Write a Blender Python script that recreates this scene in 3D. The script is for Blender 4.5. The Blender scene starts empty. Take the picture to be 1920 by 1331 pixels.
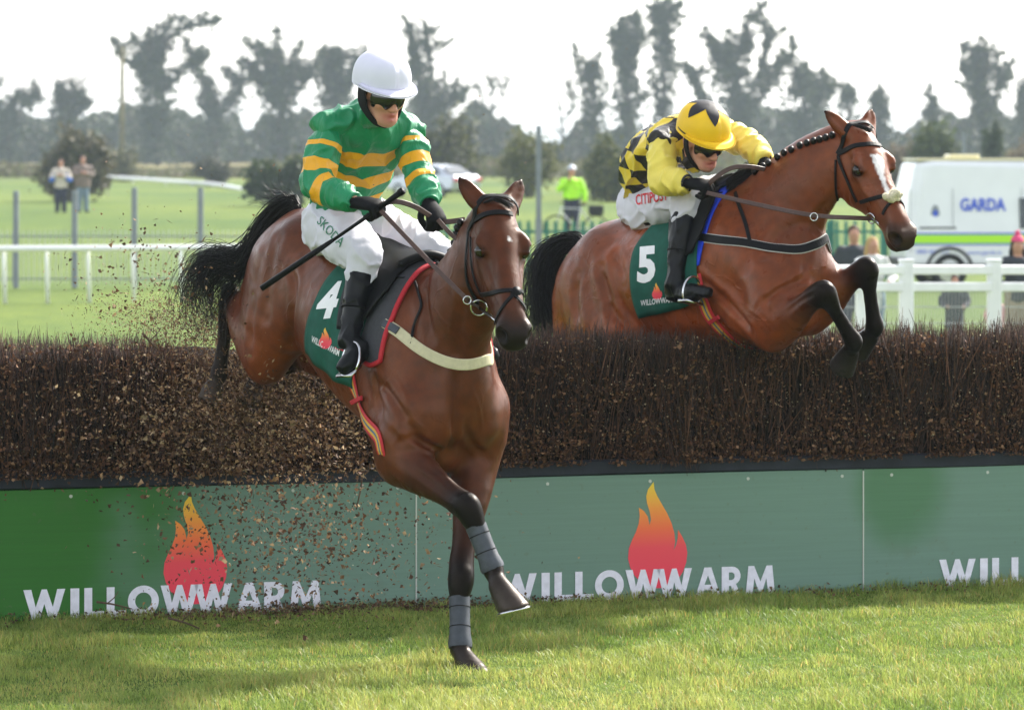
import bpy, math, random
import numpy as np
from mathutils import Vector, Matrix
from mathutils.bvhtree import BVHTree

R = math.radians
SC = bpy.context.scene
COL = SC.collection
rng = np.random.default_rng(7)
random.seed(7)

# ------------------------------------------------------------------ camera, sky, sun, exposure
F_PX, HOR, CAM_H = 8000.0, 285.0, 2.1           # focal length in pixels of the 1920 wide photograph
cam_d = bpy.data.cameras.new('camera')
cam = bpy.data.objects.new('camera', cam_d); COL.objects.link(cam)
cam.location = (0, 0, CAM_H); cam.rotation_euler = (R(90), 0, 0)
cam_d.sensor_width = 36.0; cam_d.lens = 150.0
cam_d.shift_y = -(665.5 - HOR) / 1920.0
cam_d.clip_start = 0.5; cam_d.clip_end = 9000.0
cam_d.dof.use_dof = True; cam_d.dof.focus_distance = 18.2; cam_d.dof.aperture_fstop = 5.8
SC.camera = cam

SUN_EL, SUN_AZ = 39.0, 41.0                       # azimuth measured from +Y (straight behind) towards +X
world = bpy.data.worlds.new('World'); SC.world = world; world.use_nodes = True
wn = world.node_tree.nodes; wl = world.node_tree.links
bg = wn['Background']; bg.inputs['Strength'].default_value = 0.15
sky = wn.new('ShaderNodeTexSky'); sky.sky_type = 'NISHITA'; sky.sun_disc = False
sky.sun_elevation = R(SUN_EL); sky.sun_rotation = R(SUN_AZ)
sky.air_density = 1.0; sky.dust_density = 1.5; sky.ozone_density = 1.0
hsv = wn.new('ShaderNodeHueSaturation'); hsv.inputs['Saturation'].default_value = 0.30   # thin milky overcast
wl.new(sky.outputs['Color'], hsv.inputs['Color']); wl.new(hsv.outputs['Color'], bg.inputs['Color'])
sun_d = bpy.data.lights.new('sun', 'SUN'); sun_d.energy = 3.3; sun_d.angle = R(4.0); sun_d.color = (1.0, 0.95, 0.86)
sun = bpy.data.objects.new('sun', sun_d); COL.objects.link(sun)
sd = Vector((math.sin(R(SUN_AZ)) * math.cos(R(SUN_EL)), math.cos(R(SUN_AZ)) * math.cos(R(SUN_EL)), math.sin(R(SUN_EL))))
sun.rotation_euler = sd.to_track_quat('Z', 'Y').to_euler()
SC.view_settings.view_transform = 'Standard'; SC.view_settings.look = 'None'
SC.view_settings.exposure = 1.5; SC.view_settings.gamma = 1.0; SC.view_settings.use_curve_mapping = False
SC.render.engine = 'CYCLES'
SC.cycles.max_bounces = 6; SC.cycles.transparent_max_bounces = 8; SC.cycles.volume_bounces = 1
SC.cycles.use_denoising = True

# ------------------------------------------------------------------ helpers
def P(px, py, D):
    "point at depth D that the photograph shows at pixel px, py (1920 wide)"
    return np.array([(px - 960.0) * D / F_PX, D, CAM_H - (py - HOR) * D / F_PX])

def unit(v):
    v = np.asarray(v, float); return v / (np.linalg.norm(v) + 1e-12)

def tag(o, label=None, cat=None, group=None, kind=None):
    if label: o['label'] = label
    if cat: o['category'] = cat
    if group: o['group'] = group
    if kind: o['kind'] = kind
    return o

def empty(name, loc, label=None, cat=None, group=None):
    o = bpy.data.objects.new(name, None); COL.objects.link(o); o.location = [float(c) for c in loc]
    o.empty_display_size = 0.1
    return tag(o, label, cat, group)

def base_of(o):
    b = np.zeros(3)
    while o is not None:
        b += np.array(o.location); o = o.parent
    return b

def mk(name, V, F, mat, parent=None, smooth=False, base=None):
    "one mesh object from world-space vertices; its origin sits on its parent's origin (or on base)"
    V = np.asarray(V, float).reshape(-1, 3)
    b = base_of(parent) if parent is not None else (np.zeros(3) if base is None else np.asarray(base, float))
    me = bpy.data.meshes.new(name)
    V = V - b
    if isinstance(F, np.ndarray):
        F = np.asarray(F, np.int32); n, k = F.shape
        me.vertices.add(len(V)); me.vertices.foreach_set('co', V.astype(np.float32).ravel())
        me.loops.add(n * k); me.loops.foreach_set('vertex_index', F.ravel())
        me.polygons.add(n); me.polygons.foreach_set('loop_start', np.arange(0, n * k, k, dtype=np.int32))
        me.polygons.foreach_set('loop_total', np.full(n, k, np.int32))
        me.update(calc_edges=True)
    else:
        me.from_pydata(V.tolist(), [], F); me.update()
    if smooth: me.polygons.foreach_set('use_smooth', np.ones(len(me.polygons), bool))
    if mat is not None:
        for m_ in (mat if isinstance(mat, (list, tuple)) else [mat]): me.materials.append(m_)
    o = bpy.data.objects.new(name, me); COL.objects.link(o)
    if parent is not None: o.parent = parent
    else: o.location = b.tolist()
    return o

def set_col(o, C, name='Col'):
    a = o.data.color_attributes.new(name, 'FLOAT_COLOR', 'POINT')
    C = np.asarray(C, np.float32)
    if C.shape[1] == 3: C = np.concatenate([C, np.ones((len(C), 1), np.float32)], 1)
    a.data.foreach_set('color', C.ravel())

def set_f(o, A, name):
    a = o.data.attributes.new(name, 'FLOAT', 'POINT'); a.data.foreach_set('value', np.asarray(A, np.float32))

class MB:
    "collects vertices and faces"
    def __init__(s): s.V = []; s.F = []; s.n = 0
    def add(s, V, F):
        V = np.asarray(V, float).reshape(-1, 3); s.V.append(V)
        s.F += [tuple(int(i) + s.n for i in f) for f in F]; s.n += len(V); return s
    def box(s, c, h, ax=None, bev=0.0):
        c = np.asarray(c, float); ax = np.eye(3) if ax is None else np.asarray(ax, float); h = np.asarray(h, float)
        if bev <= 0:
            q = np.array([[x, y, z] for x in (-1, 1) for y in (-1, 1) for z in (-1, 1)]) * h
            s.add(c + q @ ax, [(0, 1, 3, 2), (4, 6, 7, 5), (0, 4, 5, 1), (2, 3, 7, 6), (0, 2, 6, 4), (1, 5, 7, 3)])
        else:
            b = min(bev, h.min() * .9); V = []; idx = {}
            for x in (-1, 1):
                for y in (-1, 1):
                    for z in (-1, 1):
                        for a in range(3):
                            p = np.array([x, y, z]) * (h - b); p[a] += b * (x, y, z)[a]
                            idx[(x, y, z, a)] = len(V); V.append(p)
            Fs = []
            for a in range(3):
                o1, o2 = (a + 1) % 3, (a + 2) % 3
                for sg in (-1, 1):
                    f = []
                    for (q1, q2) in ((-1, -1), (1, -1), (1, 1), (-1, 1)):
                        k = [0, 0, 0]; k[a] = sg; k[o1] = q1; k[o2] = q2; f.append(idx[(*k, a)])
                    Fs.append(tuple(f if sg > 0 else f[::-1]))
            for a in range(3):
                o1, o2 = (a + 1) % 3, (a + 2) % 3
                for q1 in (-1, 1):
                    for q2 in (-1, 1):
                        k0 = [0, 0, 0]; k0[o1] = q1; k0[o2] = q2; k1 = list(k0); k0[a] = -1; k1[a] = 1
                        f = [idx[(*k0, o1)], idx[(*k1, o1)], idx[(*k1, o2)], idx[(*k0, o2)]]
                        Fs.append(tuple(f if q1 * q2 < 0 else f[::-1]))
            for x in (-1, 1):
                for y in (-1, 1):
                    for z in (-1, 1):
                        f = [idx[(x, y, z, a)] for a in range(3)]
                        Fs.append(tuple(f if x * y * z > 0 else f[::-1]))
            s.add(c + np.array(V) @ ax, Fs)
        return s
    def tube(s, pts, r, n=8, cap=True, flat=None):
        "tube along pts; r scalar or per point; flat = (ratio, normal list) squashes it into a strap"
        pts = np.asarray(pts, float); m = len(pts); r = np.broadcast_to(np.asarray(r, float), (m,))
        T = np.gradient(pts, axis=0); T /= np.linalg.norm(T, axis=1)[:, None] + 1e-12
        u = np.cross(T[0], [0, 0, 1.0]);
        if np.linalg.norm(u) < 1e-3: u = np.cross(T[0], [0, 1.0, 0])
        u = unit(u); V = []
        for i in range(m):
            u = unit(u - T[i] * (u @ T[i])); w = np.cross(T[i], u)
            a = np.arange(n) * 2 * math.pi / n
            V.append(pts[i] + r[i] * (np.cos(a)[:, None] * u + np.sin(a)[:, None] * w))
        Fs = []
        for i in range(m - 1):
            for j in range(n):
                k = (j + 1) % n
                Fs.append((i * n + j, i * n + k, (i + 1) * n + k, (i + 1) * n + j))
        if cap:
            Fs.append(tuple(range(n))[::-1]); Fs.append(tuple((m - 1) * n + j for j in range(n)))
        return s.add(np.concatenate(V), Fs)
    def ribbon(s, pts, nrm, width, thick, closed=False):
        "flat strap: centre line pts, surface normals nrm"
        pts = np.asarray(pts, float); nrm = np.asarray(nrm, float); m = len(pts)
        if closed: T = np.roll(pts, -1, 0) - np.roll(pts, 1, 0)
        else: T = np.gradient(pts, axis=0)
        T /= np.linalg.norm(T, axis=1)[:, None] + 1e-12
        B = np.cross(T, nrm); B /= np.linalg.norm(B, axis=1)[:, None] + 1e-12
        N = np.cross(B, T); w = np.broadcast_to(np.asarray(width, float), (m,))[:, None] / 2
        e = thick
        prof = [(-1, 0), (-1, .6), (-.8, 1), (.8, 1), (1, .6), (1, 0)]
        V = np.stack([pts + B * w * a + N * e * b for a, b in prof], 1).reshape(-1, 3); k = len(prof)
        Fs = []; rngm = m if closed else m - 1
        for i in range(rngm):
            j = (i + 1) % m
            for a in range(k):
                b = (a + 1) % k
                Fs.append((i * k + a, i * k + b, j * k + b, j * k + a))
        if not closed:
            Fs.append(tuple(range(k))); Fs.append(tuple((m - 1) * k + a for a in range(k))[::-1])
        return s.add(V, Fs)
    def build(s, name, mat, parent=None, smooth=False, base=None):
        return mk(name, np.concatenate(s.V), s.F, mat, parent, smooth, base)

def catmull(pts, sub):
    pts = np.asarray(pts, float); m = len(pts)
    if m < 3:
        t = np.linspace(0, 1, sub + 1)[:, None]; return pts[0] * (1 - t) + pts[1] * t
    E = np.concatenate([[2 * pts[0] - pts[1]], pts, [2 * pts[-1] - pts[-2]]]); out = []
    for i in range(m - 1):
        p0, p1, p2, p3 = E[i:i + 4]
        for k in range(sub):
            t = k / sub
            out.append(.5 * (2 * p1 + (p2 - p0) * t + (2 * p0 - 5 * p1 + 4 * p2 - p3) * t * t + (3 * p1 - p0 - 3 * p2 + p3) * t ** 3))
    out.append(pts[-1]); return np.array(out)

# ------------------------------------------------------------------ materials
def nodes(m): return m.node_tree.nodes, m.node_tree.links

def mat(name, color=(.5, .5, .5), rough=.6, spec=.4, metal=0.0, var=0.0, scale=8.0, bump=0.0, bscale=60.0, attr=None,
        sheen=0.0, coat=0.0, stretch=None, trans=0.0, bdist=.004, hue=None, emit=None):
    m = bpy.data.materials.new(name); m.use_nodes = True; N, L = nodes(m)
    b = N['Principled BSDF']
    b.inputs['Roughness'].default_value = rough; b.inputs['Specular IOR Level'].default_value = spec
    b.inputs['Metallic'].default_value = metal; b.inputs['Sheen Weight'].default_value = sheen; b.inputs['Coat Weight'].default_value = coat
    b.inputs['Base Color'].default_value = (*color, 1)
    tc = N.new('ShaderNodeTexCoord'); vec = tc.outputs['Object']
    if stretch:
        mp = N.new('ShaderNodeMapping'); mp.inputs['Scale'].default_value = stretch; L.new(vec, mp.inputs['Vector']); vec = mp.outputs['Vector']
    src = None
    if attr:
        a = N.new('ShaderNodeAttribute'); a.attribute_name = attr; src = a.outputs['Color']
    if var > 0:
        nz = N.new('ShaderNodeTexNoise'); nz.inputs['Scale'].default_value = scale; nz.inputs['Detail'].default_value = 5
        L.new(vec, nz.inputs['Vector'])
        mr = N.new('ShaderNodeMapRange'); mr.inputs['From Min'].default_value = .3; mr.inputs['From Max'].default_value = .7
        mr.inputs['To Min'].default_value = 1 - var; mr.inputs['To Max'].default_value = 1 + var
        L.new(nz.outputs['Fac'], mr.inputs['Value'])
        vm = N.new('ShaderNodeVectorMath'); vm.operation = 'SCALE'
        if src is not None: L.new(src, vm.inputs[0])
        else: vm.inputs[0].default_value = color
        L.new(mr.outputs['Result'], vm.inputs['Scale']); src = vm.outputs['Vector']
    if src is not None: L.new(src, b.inputs['Base Color'])
    if bump > 0:
        n2 = N.new('ShaderNodeTexNoise'); n2.inputs['Scale'].default_value = bscale; n2.inputs['Detail'].default_value = 4
        L.new(vec, n2.inputs['Vector'])
        bp = N.new('ShaderNodeBump'); bp.inputs['Strength'].default_value = bump; bp.inputs['Distance'].default_value = bdist
        L.new(n2.outputs['Fac'], bp.inputs['Height']); L.new(bp.outputs['Normal'], b.inputs['Normal'])
    if trans > 0:
        t = N.new('ShaderNodeBsdfTranslucent'); mx = N.new('ShaderNodeMixShader'); mx.inputs['Fac'].default_value = trans
        if src is not None: L.new(src, t.inputs['Color'])
        else: t.inputs['Color'].default_value = (*color, 1)
        L.new(b.outputs['BSDF'], mx.inputs[1]); L.new(t.outputs['BSDF'], mx.inputs[2]); L.new(mx.outputs['Shader'], N['Material Output'].inputs['Surface'])
    return m
# ------------------------------------------------------------------ signed-distance modelling of bodies
class Sdf:
    def __init__(s): s.pr = []
    def loft(s, pts, w, h=None, side=None, col=(1, 1, 1), k=.04, sub=3, op=1, clip=None, cap=1.0):
        pts = np.asarray(pts, float); n = len(pts)
        w = np.broadcast_to(np.asarray(w, float), (n,)); h = w if h is None else np.broadcast_to(np.asarray(h, float), (n,))
        col = np.broadcast_to(np.asarray(col, float), (n, 3))
        if side is None: side = np.array([1.0, .01, .02])
        side = np.broadcast_to(np.asarray(side, float), (n, 3))
        if n == 1:
            pts = np.concatenate([pts, pts + 1e-4]); w = np.repeat(w, 2); h = np.repeat(h, 2); col = np.repeat(col, 2, 0); side = np.repeat(side, 2, 0); n = 2
        A = catmull(np.concatenate([pts, w[:, None], h[:, None], col, side], 1), sub if n > 2 else 1)
        s.pr.append(dict(P=A[:, :3], W=np.maximum(A[:, 3], 1e-3), H=np.maximum(A[:, 4], 1e-3), C=np.clip(A[:, 5:8], 0, 4), S=A[:, 8:11], k=k, op=op, clip=clip, cap=cap))
        return s
    def ell(s, c, axes, radii, col=(1, 1, 1), k=.03, op=1):
        "ellipsoid; axes rows are unit vectors"
        s.pr.append(dict(ell=True, c=np.asarray(c, float), A=np.asarray(axes, float), r=np.asarray(radii, float), C=np.asarray(col, float)[None], k=k, op=op, clip=None))
        return s
    @staticmethod
    def seg(X, p, i):
        a = p['P'][i]; d = p['P'][i + 1] - a; L = np.linalg.norm(d) + 1e-9; dh = d / L
        r = X - a; t = np.clip((r @ dh) / L, 0, 1)
        q = r - t[..., None] * d
        w = p['W'][i] * (1 - t) + p['W'][i + 1] * t; h = p['H'][i] * (1 - t) + p['H'][i + 1] * t
        sv = p['S'][i]; sv = sv - dh * (sv @ dh); sv = sv / (np.linalg.norm(sv) + 1e-9); nv = np.cross(dh, sv)
        qs = q @ sv; qn = q @ nv; qa = q @ dh; ra = (w + h) * .5 * p['cap']
        k0 = np.sqrt((qs / w) ** 2 + (qn / h) ** 2 + (qa / ra) ** 2)
        k1 = np.sqrt((qs / w ** 2) ** 2 + (qn / h ** 2) ** 2 + (qa / ra ** 2) ** 2)
        return k0 * (k0 - 1) / (k1 + 1e-9), t
    @staticmethod
    def elld(X, p):
        q = (X - p['c']) @ p['A'].T
        k0 = np.linalg.norm(q / p['r'], axis=-1); k1 = np.linalg.norm(q / p['r'] ** 2, axis=-1)
        return k0 * (k0 - 1) / (k1 + 1e-9)
    def bounds(s, p, m):
        if 'ell' in p:
            R_ = p['r'].max() + m; return p['c'] - R_, p['c'] + R_
        r = np.maximum(p['W'], p['H'])[:, None] + m
        return (p['P'] - r).min(0), (p['P'] + r).max(0)
    def mesh(s, vox, smooth=2, jit=None):
        lo = np.min([s.bounds(p, .03)[0] for p in s.pr if p['op'] > 0], 0); hi = np.max([s.bounds(p, .03)[1] for p in s.pr if p['op'] > 0], 0)
        n = np.ceil((hi - lo) / vox).astype(int) + 1
        f = np.full(n, .3, np.float32)
        ax = [lo[a] + vox * np.arange(n[a]) for a in range(3)]
        for p in s.pr:
            m = p['k'] + 2.5 * vox
            a0, a1 = s.bounds(p, m)
            i0 = np.clip(((a0 - lo) / vox).astype(int), 0, n - 1); i1 = np.clip(((a1 - lo) / vox).astype(int) + 2, 1, n)
            if np.any(i1 <= i0): continue
            d = np.full(i1 - i0, .3, np.float32)
            if 'ell' in p:
                X = np.stack(np.meshgrid(*[ax[a][i0[a]:i1[a]] for a in range(3)], indexing='ij'), -1)
                d = s.elld(X, p).astype(np.float32)
            else:
                for i in range(len(p['P']) - 1):
                    rr = max(p['W'][i], p['W'][i + 1], p['H'][i], p['H'][i + 1]) + m
                    b0 = np.minimum(p['P'][i], p['P'][i + 1]) - rr; b1 = np.maximum(p['P'][i], p['P'][i + 1]) + rr
                    j0 = np.maximum(((b0 - lo) / vox).astype(int), i0); j1 = np.minimum(((b1 - lo) / vox).astype(int) + 2, i1)
                    if np.any(j1 <= j0): continue
                    X = np.stack(np.meshgrid(*[ax[a][j0[a]:j1[a]] for a in range(3)], indexing='ij'), -1)
                    dd, _ = s.seg(X, p, i)
                    sl = tuple(slice(j0[a] - i0[a], j1[a] - i0[a]) for a in range(3))
                    d[sl] = np.minimum(d[sl], dd)
            if p['clip']:
                X = np.stack(np.meshgrid(*[ax[a][i0[a]:i1[a]] for a in range(3)], indexing='ij'), -1)
                for (cp, cn) in p['clip']: d = np.maximum(d, ((X - cp) @ unit(cn)).astype(np.float32))
            sl = tuple(slice(i0[a], i1[a]) for a in range(3)); g = f[sl]; k = p['k']
            if p['op'] > 0:
                hh = np.maximum(k - np.abs(g - d), 0) / k; f[sl] = np.minimum(g, d) - hh * hh * k * .25
            else:
                d = -d; hh = np.maximum(k - np.abs(g - d), 0) / k; f[sl] = np.maximum(g, d) + hh * hh * k * .25
        f[0] = f[-1] = .3; f[:, 0] = f[:, -1] = .3; f[:, :, 0] = f[:, :, -1] = .3
        # surface nets
        ins = f < 0
        cnt = np.zeros(n - 1, np.int8)
        for dx in (0, 1):
            for dy in (0, 1):
                for dz in (0, 1):
                    cnt += ins[dx:n[0] - 1 + dx, dy:n[1] - 1 + dy, dz:n[2] - 1 + dz]
        act = np.argwhere((cnt > 0) & (cnt < 8)); idx = np.full(n - 1, -1, np.int32); idx[tuple(act.T)] = np.arange(len(act))
        acc = np.zeros((len(act), 3)); c = np.zeros(len(act))
        cor = {}
        for dx in (0, 1):
            for dy in (0, 1):
                for dz in (0, 1):
                    cor[(dx, dy, dz)] = f[act[:, 0] + dx, act[:, 1] + dy, act[:, 2] + dz].astype(float)
        for a in range(3):
            o1, o2 = (a + 1) % 3, (a + 2) % 3
            for q1 in (0, 1):
                for q2 in (0, 1):
                    k0 = [0, 0, 0]; k0[o1] = q1; k0[o2] = q2; k1 = list(k0); k1[a] = 1
                    va, vb = cor[tuple(k0)], cor[tuple(k1)]; mk_ = (va < 0) != (vb < 0)
                    t = np.where(mk_, va / np.where(mk_, va - vb, 1), 0)
                    pos = np.zeros((len(act), 3)); pos[:, o1] = q1; pos[:, o2] = q2; pos[:, a] = t
                    acc += pos * mk_[:, None]; c += mk_
        V = lo + vox * (act + acc / c[:, None])
        Q = []
        for a in range(3):
            o1, o2 = (a + 1) % 3, (a + 2) % 3
            sl0 = [slice(None)] * 3; sl1 = [slice(None)] * 3; sl0[a] = slice(0, -1); sl1[a] = slice(1, None)
            A, B = ins[tuple(sl0)], ins[tuple(sl1)]
            for flip in (0, 1):
                e = np.argwhere((A & ~B) if not flip else (~A & B))
                e = e[(e[:, o1] > 0) & (e[:, o2] > 0)]
                e = e[(e[:, o1] < n[o1] - 1) & (e[:, o2] < n[o2] - 1)]
                qs = []
                for (q1, q2) in ((-1, -1), (0, -1), (0, 0), (-1, 0)):
                    g = e.copy(); g[:, o1] += q1; g[:, o2] += q2; qs.append(idx[g[:, 0], g[:, 1], g[:, 2]])
                q = np.stack(qs, 1); Q.append(q if not flip else q[:, ::-1])
        Q = np.concatenate(Q); Q = Q[(Q >= 0).all(1)]
        for _ in range(smooth):
            S_ = np.zeros_like(V); cn = np.zeros(len(V))
            for a in range(4):
                b = (a + 1) % 4
                for q0, q1 in ((a, b), (b, a)):
                    for x in range(3): S_[:, x] += np.bincount(Q[:, q0], V[Q[:, q1], x], len(V))
                    cn += np.bincount(Q[:, q0], minlength=len(V))
            V = V * .4 + .6 * S_ / np.maximum(cn, 1)[:, None]
        return V, Q
    def colors(s, V, tau=.012, every=False):
        acc = np.zeros((len(V), 3)); ws = np.zeros(len(V))
        for p in s.pr:
            if p['op'] < 0 and p.get('nocol', True) and not every: continue
            if 'ell' in p:
                d = s.elld(V, p) * p['op']; w = np.exp(-np.clip(d, -.02, 1) / tau); acc += w[:, None] * p['C'][0]; ws += w
            else:
                best = np.full(len(V), 9.0); bc = np.zeros((len(V), 3))
                for i in range(len(p['P']) - 1):
                    rr = max(p['W'][i], p['W'][i + 1], p['H'][i], p['H'][i + 1]) + .1
                    b0 = np.minimum(p['P'][i], p['P'][i + 1]) - rr; b1 = np.maximum(p['P'][i], p['P'][i + 1]) + rr
                    sel = np.where(((V > b0) & (V < b1)).all(1))[0]
                    if not len(sel): continue
                    d, t = s.seg(V[sel], p, i); up = d < best[sel]; ii = sel[up]
                    best[ii] = d[up]; bc[ii] = p['C'][i] * (1 - t[up])[:, None] + p['C'][i + 1] * t[up][:, None]
                w = np.where(best < 5, np.exp(-np.clip(best, -.02, 1) / tau), 0); acc += w[:, None] * bc; ws += w
        return acc / np.maximum(ws, 1e-12)[:, None]

def normals_of(V, Q):
    n = np.cross(V[Q[:, 2]] - V[Q[:, 0]], V[Q[:, 3]] - V[Q[:, 1]]); N = np.zeros_like(V)
    for a in range(4):
        for x in range(3): N[:, x] += np.bincount(Q[:, a], n[:, x], len(V))
    return N / (np.linalg.norm(N, axis=1)[:, None] + 1e-12)

_ph = rng.uniform(0, 6.28, (24,)); _dr = rng.normal(size=(24, 3)); _dr /= np.linalg.norm(_dr, axis=1)[:, None]
def snoise(V, freq, oct=3):
    "cheap smooth noise, about -1..1"
    o = np.zeros(len(V)); a = 1.0; q = 0
    for j in range(oct):
        t = np.zeros(len(V))
        for i in range(5):
            k = (q * 5 + i) % 24; wv = V @ _dr[k] * freq * (1 + .23 * i) + _ph[k]
            t += np.sin(wv + 1.3 * np.sin(V @ _dr[(k + 7) % 24] * freq * .7 + _ph[(k + 3) % 24]))
        o += a * t / 3.0; a *= .5; freq *= 2.1; q += 1
    return o

class Frame:
    def __init__(s, o, f, up=(0, 0, 1.0)):
        s.o = np.asarray(o, float); s.f = unit(f); s.s = unit(np.cross(s.f, up)); s.u = np.cross(s.s, s.f); s.M = np.array([s.f, s.s, s.u])
    def __call__(s, a, b, c): return s.o + s.f * a + s.s * b + s.u * c
    def inv(s, X): return (np.asarray(X) - s.o) @ s.M.T
# ------------------------------------------------------------------ horses
def lerp(a, b, t): return np.asarray(a) * (1 - t) + np.asarray(b) * t

def horse_body(J):
    "continuous body surface of a horse in the pose J; returns vertices, quads, colours, frames"
    fr = J['frame']; B = J['bay']; Dk = J['black']; S = Sdf(); s = fr.s
    back = lerp(B, Dk, .30); low = lerp(B, (.30, .13, .06), .25)
    # trunk
    st = [(-1.13, -.34, .13, .19), (-1.00, -.295, .215, .255), (-.82, -.290, .262, .285), (-.60, -.315, .262, .295), (-.36, -.352, .283, .328),
          (-.10, -.385, .278, .352), (.12, -.405, .238, .342), (.30, -.42, .205, .285), (.45, -.43, .15, .205)]
    S.loft([fr(a, 0, c) for a, c, w, h in st], [x[2] for x in st], [x[3] for x in st], s, B, k=.05, sub=3, cap=.75)
    S.loft([fr(-.45, 0, -.10), fr(-.15, 0, -.085), fr(.02, 0, -.075), fr(.18, 0, -.12)], [.10, .085, .065, .08], None, s, back, k=.09)
    S.loft([fr(-1.02, 0, -.13), fr(-.8, 0, -.075), fr(-.5, 0, -.10)], [.07, .10, .09], None, s, back, k=.08)
    # neck
    nk = J['neck']  # list of centres from chest to poll
    S.loft([fr(.10, 0, -.30)] + nk, [.17] + J['neck_w'], [.33] + J['neck_h'], J['neck_side'], B, k=.10, sub=4)
    hf = J['head']
    for sg, key in ((1, 'R'), (-1, 'L')):
        el, kn, ft, hoof, toe = [J[x + key] for x in ('el', 'kn', 'ft', 'co', 'toe')]
        sh = J.get('sh' + key, fr(.39, .165 * sg, -.50))
        # scapula, upper arm, chest muscle
        S.loft([fr(.0, .12 * sg, -.12), fr(.16, .175 * sg, -.30), sh], [.05, .075, .085], [.12, .13, .10], s, B, k=.08)
        S.loft([sh, lerp(sh, el, .5) + fr.s * .02 * sg, el], [.10, .095, .075], [.12, .125, .10], s, B, k=.06)
        S.loft([fr(.10, .17 * sg, -.42), lerp(fr(.05, .18 * sg, -.52), el, .45), el], [.06, .075, .06], [.10, .11, .09], s, B, k=.06)
        S.loft([fr(.44, .085 * sg, -.40), lerp(fr(.50, .085 * sg, -.54), sh, .15), lerp(sh, el, .55) - fr.s * .06 * sg + fr.f * .03], [.075, .088, .06], None, s, B, k=.035)
        S.loft([lerp(sh, el, .35) + fr.s * .05 * sg, lerp(sh, el, .75) + fr.s * .055 * sg, lerp(el, kn, .3) + fr.s * .035 * sg], [.045, .05, .03], [.06, .055, .035], s, B, k=.035)
        S.loft([fr(.02, .10 * sg, -.06), fr(.20, .165 * sg, -.26), lerp(sh, fr(.25, .19 * sg, -.36), .3)], [.022, .028, .03], [.05, .045, .04], s, B, k=.03)
        S.loft([lerp(fr(-.02, .20 * sg, -.30), el, .1), lerp(fr(-.02, .21 * sg, -.42), el, .55), el - fr.f * .05 + fr.s * .03 * sg], [.03, .045, .035], [.07, .075, .05], s, B, k=.03)
        # fore leg
        d = unit(kn - el); fwd = J.get('fwd', fr.f); cd = unit(ft - kn); pd = unit(hoof - ft)
        dk1 = lerp(B, Dk, J.get('legdark', .55))
        kf = unit(fwd - d * (fwd @ d))
        S.loft([el - d * .03, lerp(el, kn, .25) + kf * .012, lerp(el, kn, .6) + kf * .006, lerp(el, kn, .87)], [.078, .078, .054, .045], [.106, .095, .062, .052], s,
               [B, lerp(B, Dk, J.get('armdark', .15)), lerp(B, Dk, J.get('armdark', .15) + .3), dk1], k=.05)
        S.loft([lerp(el, kn, .84), kn - d * .03 + kf * .008, kn + kf * .012, kn + cd * .035 + kf * .006, kn + cd * .075], [.044, .052, .053, .049, .035], [.051, .059, .062, .055, .042], s, [dk1, Dk, Dk, Dk, Dk], k=.02)
        S.loft([kn + cd * .05, lerp(kn, ft, .45), lerp(kn, ft, .82), ft, lerp(ft, hoof, .5), hoof], [.033, .029, .032, .041, .033, .040], [.041, .036, .040, .049, .038, .044], s, Dk, k=.015)
        S.loft([kn + cd * .06 - kf * .030, lerp(kn, ft, .5) - kf * .030, lerp(kn, ft, .88) - kf * .034], [.010, .011, .014], None, s, Dk, k=.006)
        S.loft([ft - kf * .040 + cd * .0, ft - kf * .030 + pd * .04], [.018, .014], None, s, Dk, k=.015)
        S.ell(kn + kf * .052 - d * .02, np.eye(3), (.016, .016, .016), Dk, k=.012); S.ell(kn + kf * .050 + cd * .025, np.eye(3), (.014, .014, .014), Dk, k=.012)
        hd = unit(toe - hoof); sole = J.get('sole' + key, unit(np.array([0, 0, -1.0]) * .55 + hd * .75)) if ('sole' + key) in J else unit(hd + unit(pd) * .15)
        S.loft([hoof - hd * .012, hoof + hd * .03, toe + hd * .03], [.043, .050, .066], [.045, .054, .074], s, J['hoof'], k=.008, clip=[(toe, sole)])
        # hind leg
        stf, hk, hft, hco, htoe = [J[x + key] for x in ('st', 'hk', 'hf', 'hc', 'ht')]
        S.loft([fr(-.80, .12 * sg, -.13), fr(-.98, .135 * sg, -.28), fr(-1.04, .135 * sg, -.46)], [.09, .10, .08], [.12, .13, .11], s, B, k=.09)
        S.loft([fr(-.80, .13 * sg, -.22), lerp(fr(-.86, .15 * sg, -.40), stf, .35), lerp(fr(-.82, .17 * sg, -.45), stf, .92)], [.11, .135, .085], [.19, .20, .115], s, B, k=.07)
        hd1 = unit(hk - stf)
        S.loft([fr(-.64, .205 * sg, -.20), lerp(fr(-.62, .225 * sg, -.34), stf, .3), lerp(fr(-.66, .25 * sg, -.42), stf, .85)], [.035, .05, .045], [.06, .07, .06], s, B, k=.035)
        S.loft([fr(-.92, .22 * sg, -.22), lerp(fr(-1.02, .22 * sg, -.42), stf, .25), lerp(stf, hk, .25) + fr.s * .03 * sg], [.04, .05, .035], [.07, .08, .05], s, B, k=.035)
        S.loft([fr(-1.10, .105 * sg, -.34), lerp(fr(-1.14, .11 * sg, -.52), hk, .18), lerp(stf, hk, .55)], [.075, .085, .05], [.10, .10, .06], s, B, k=.07)
        S.loft([stf - hd1 * .02, lerp(stf, hk, .3), lerp(stf, hk, .65), lerp(stf, hk, .9)], [.085, .078, .052, .037], [.105, .10, .066, .05], s, [B, B, lerp(B, Dk, .3), dk1], k=.06)
        c1 = unit(hft - hk); p1 = unit(hco - hft)
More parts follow.
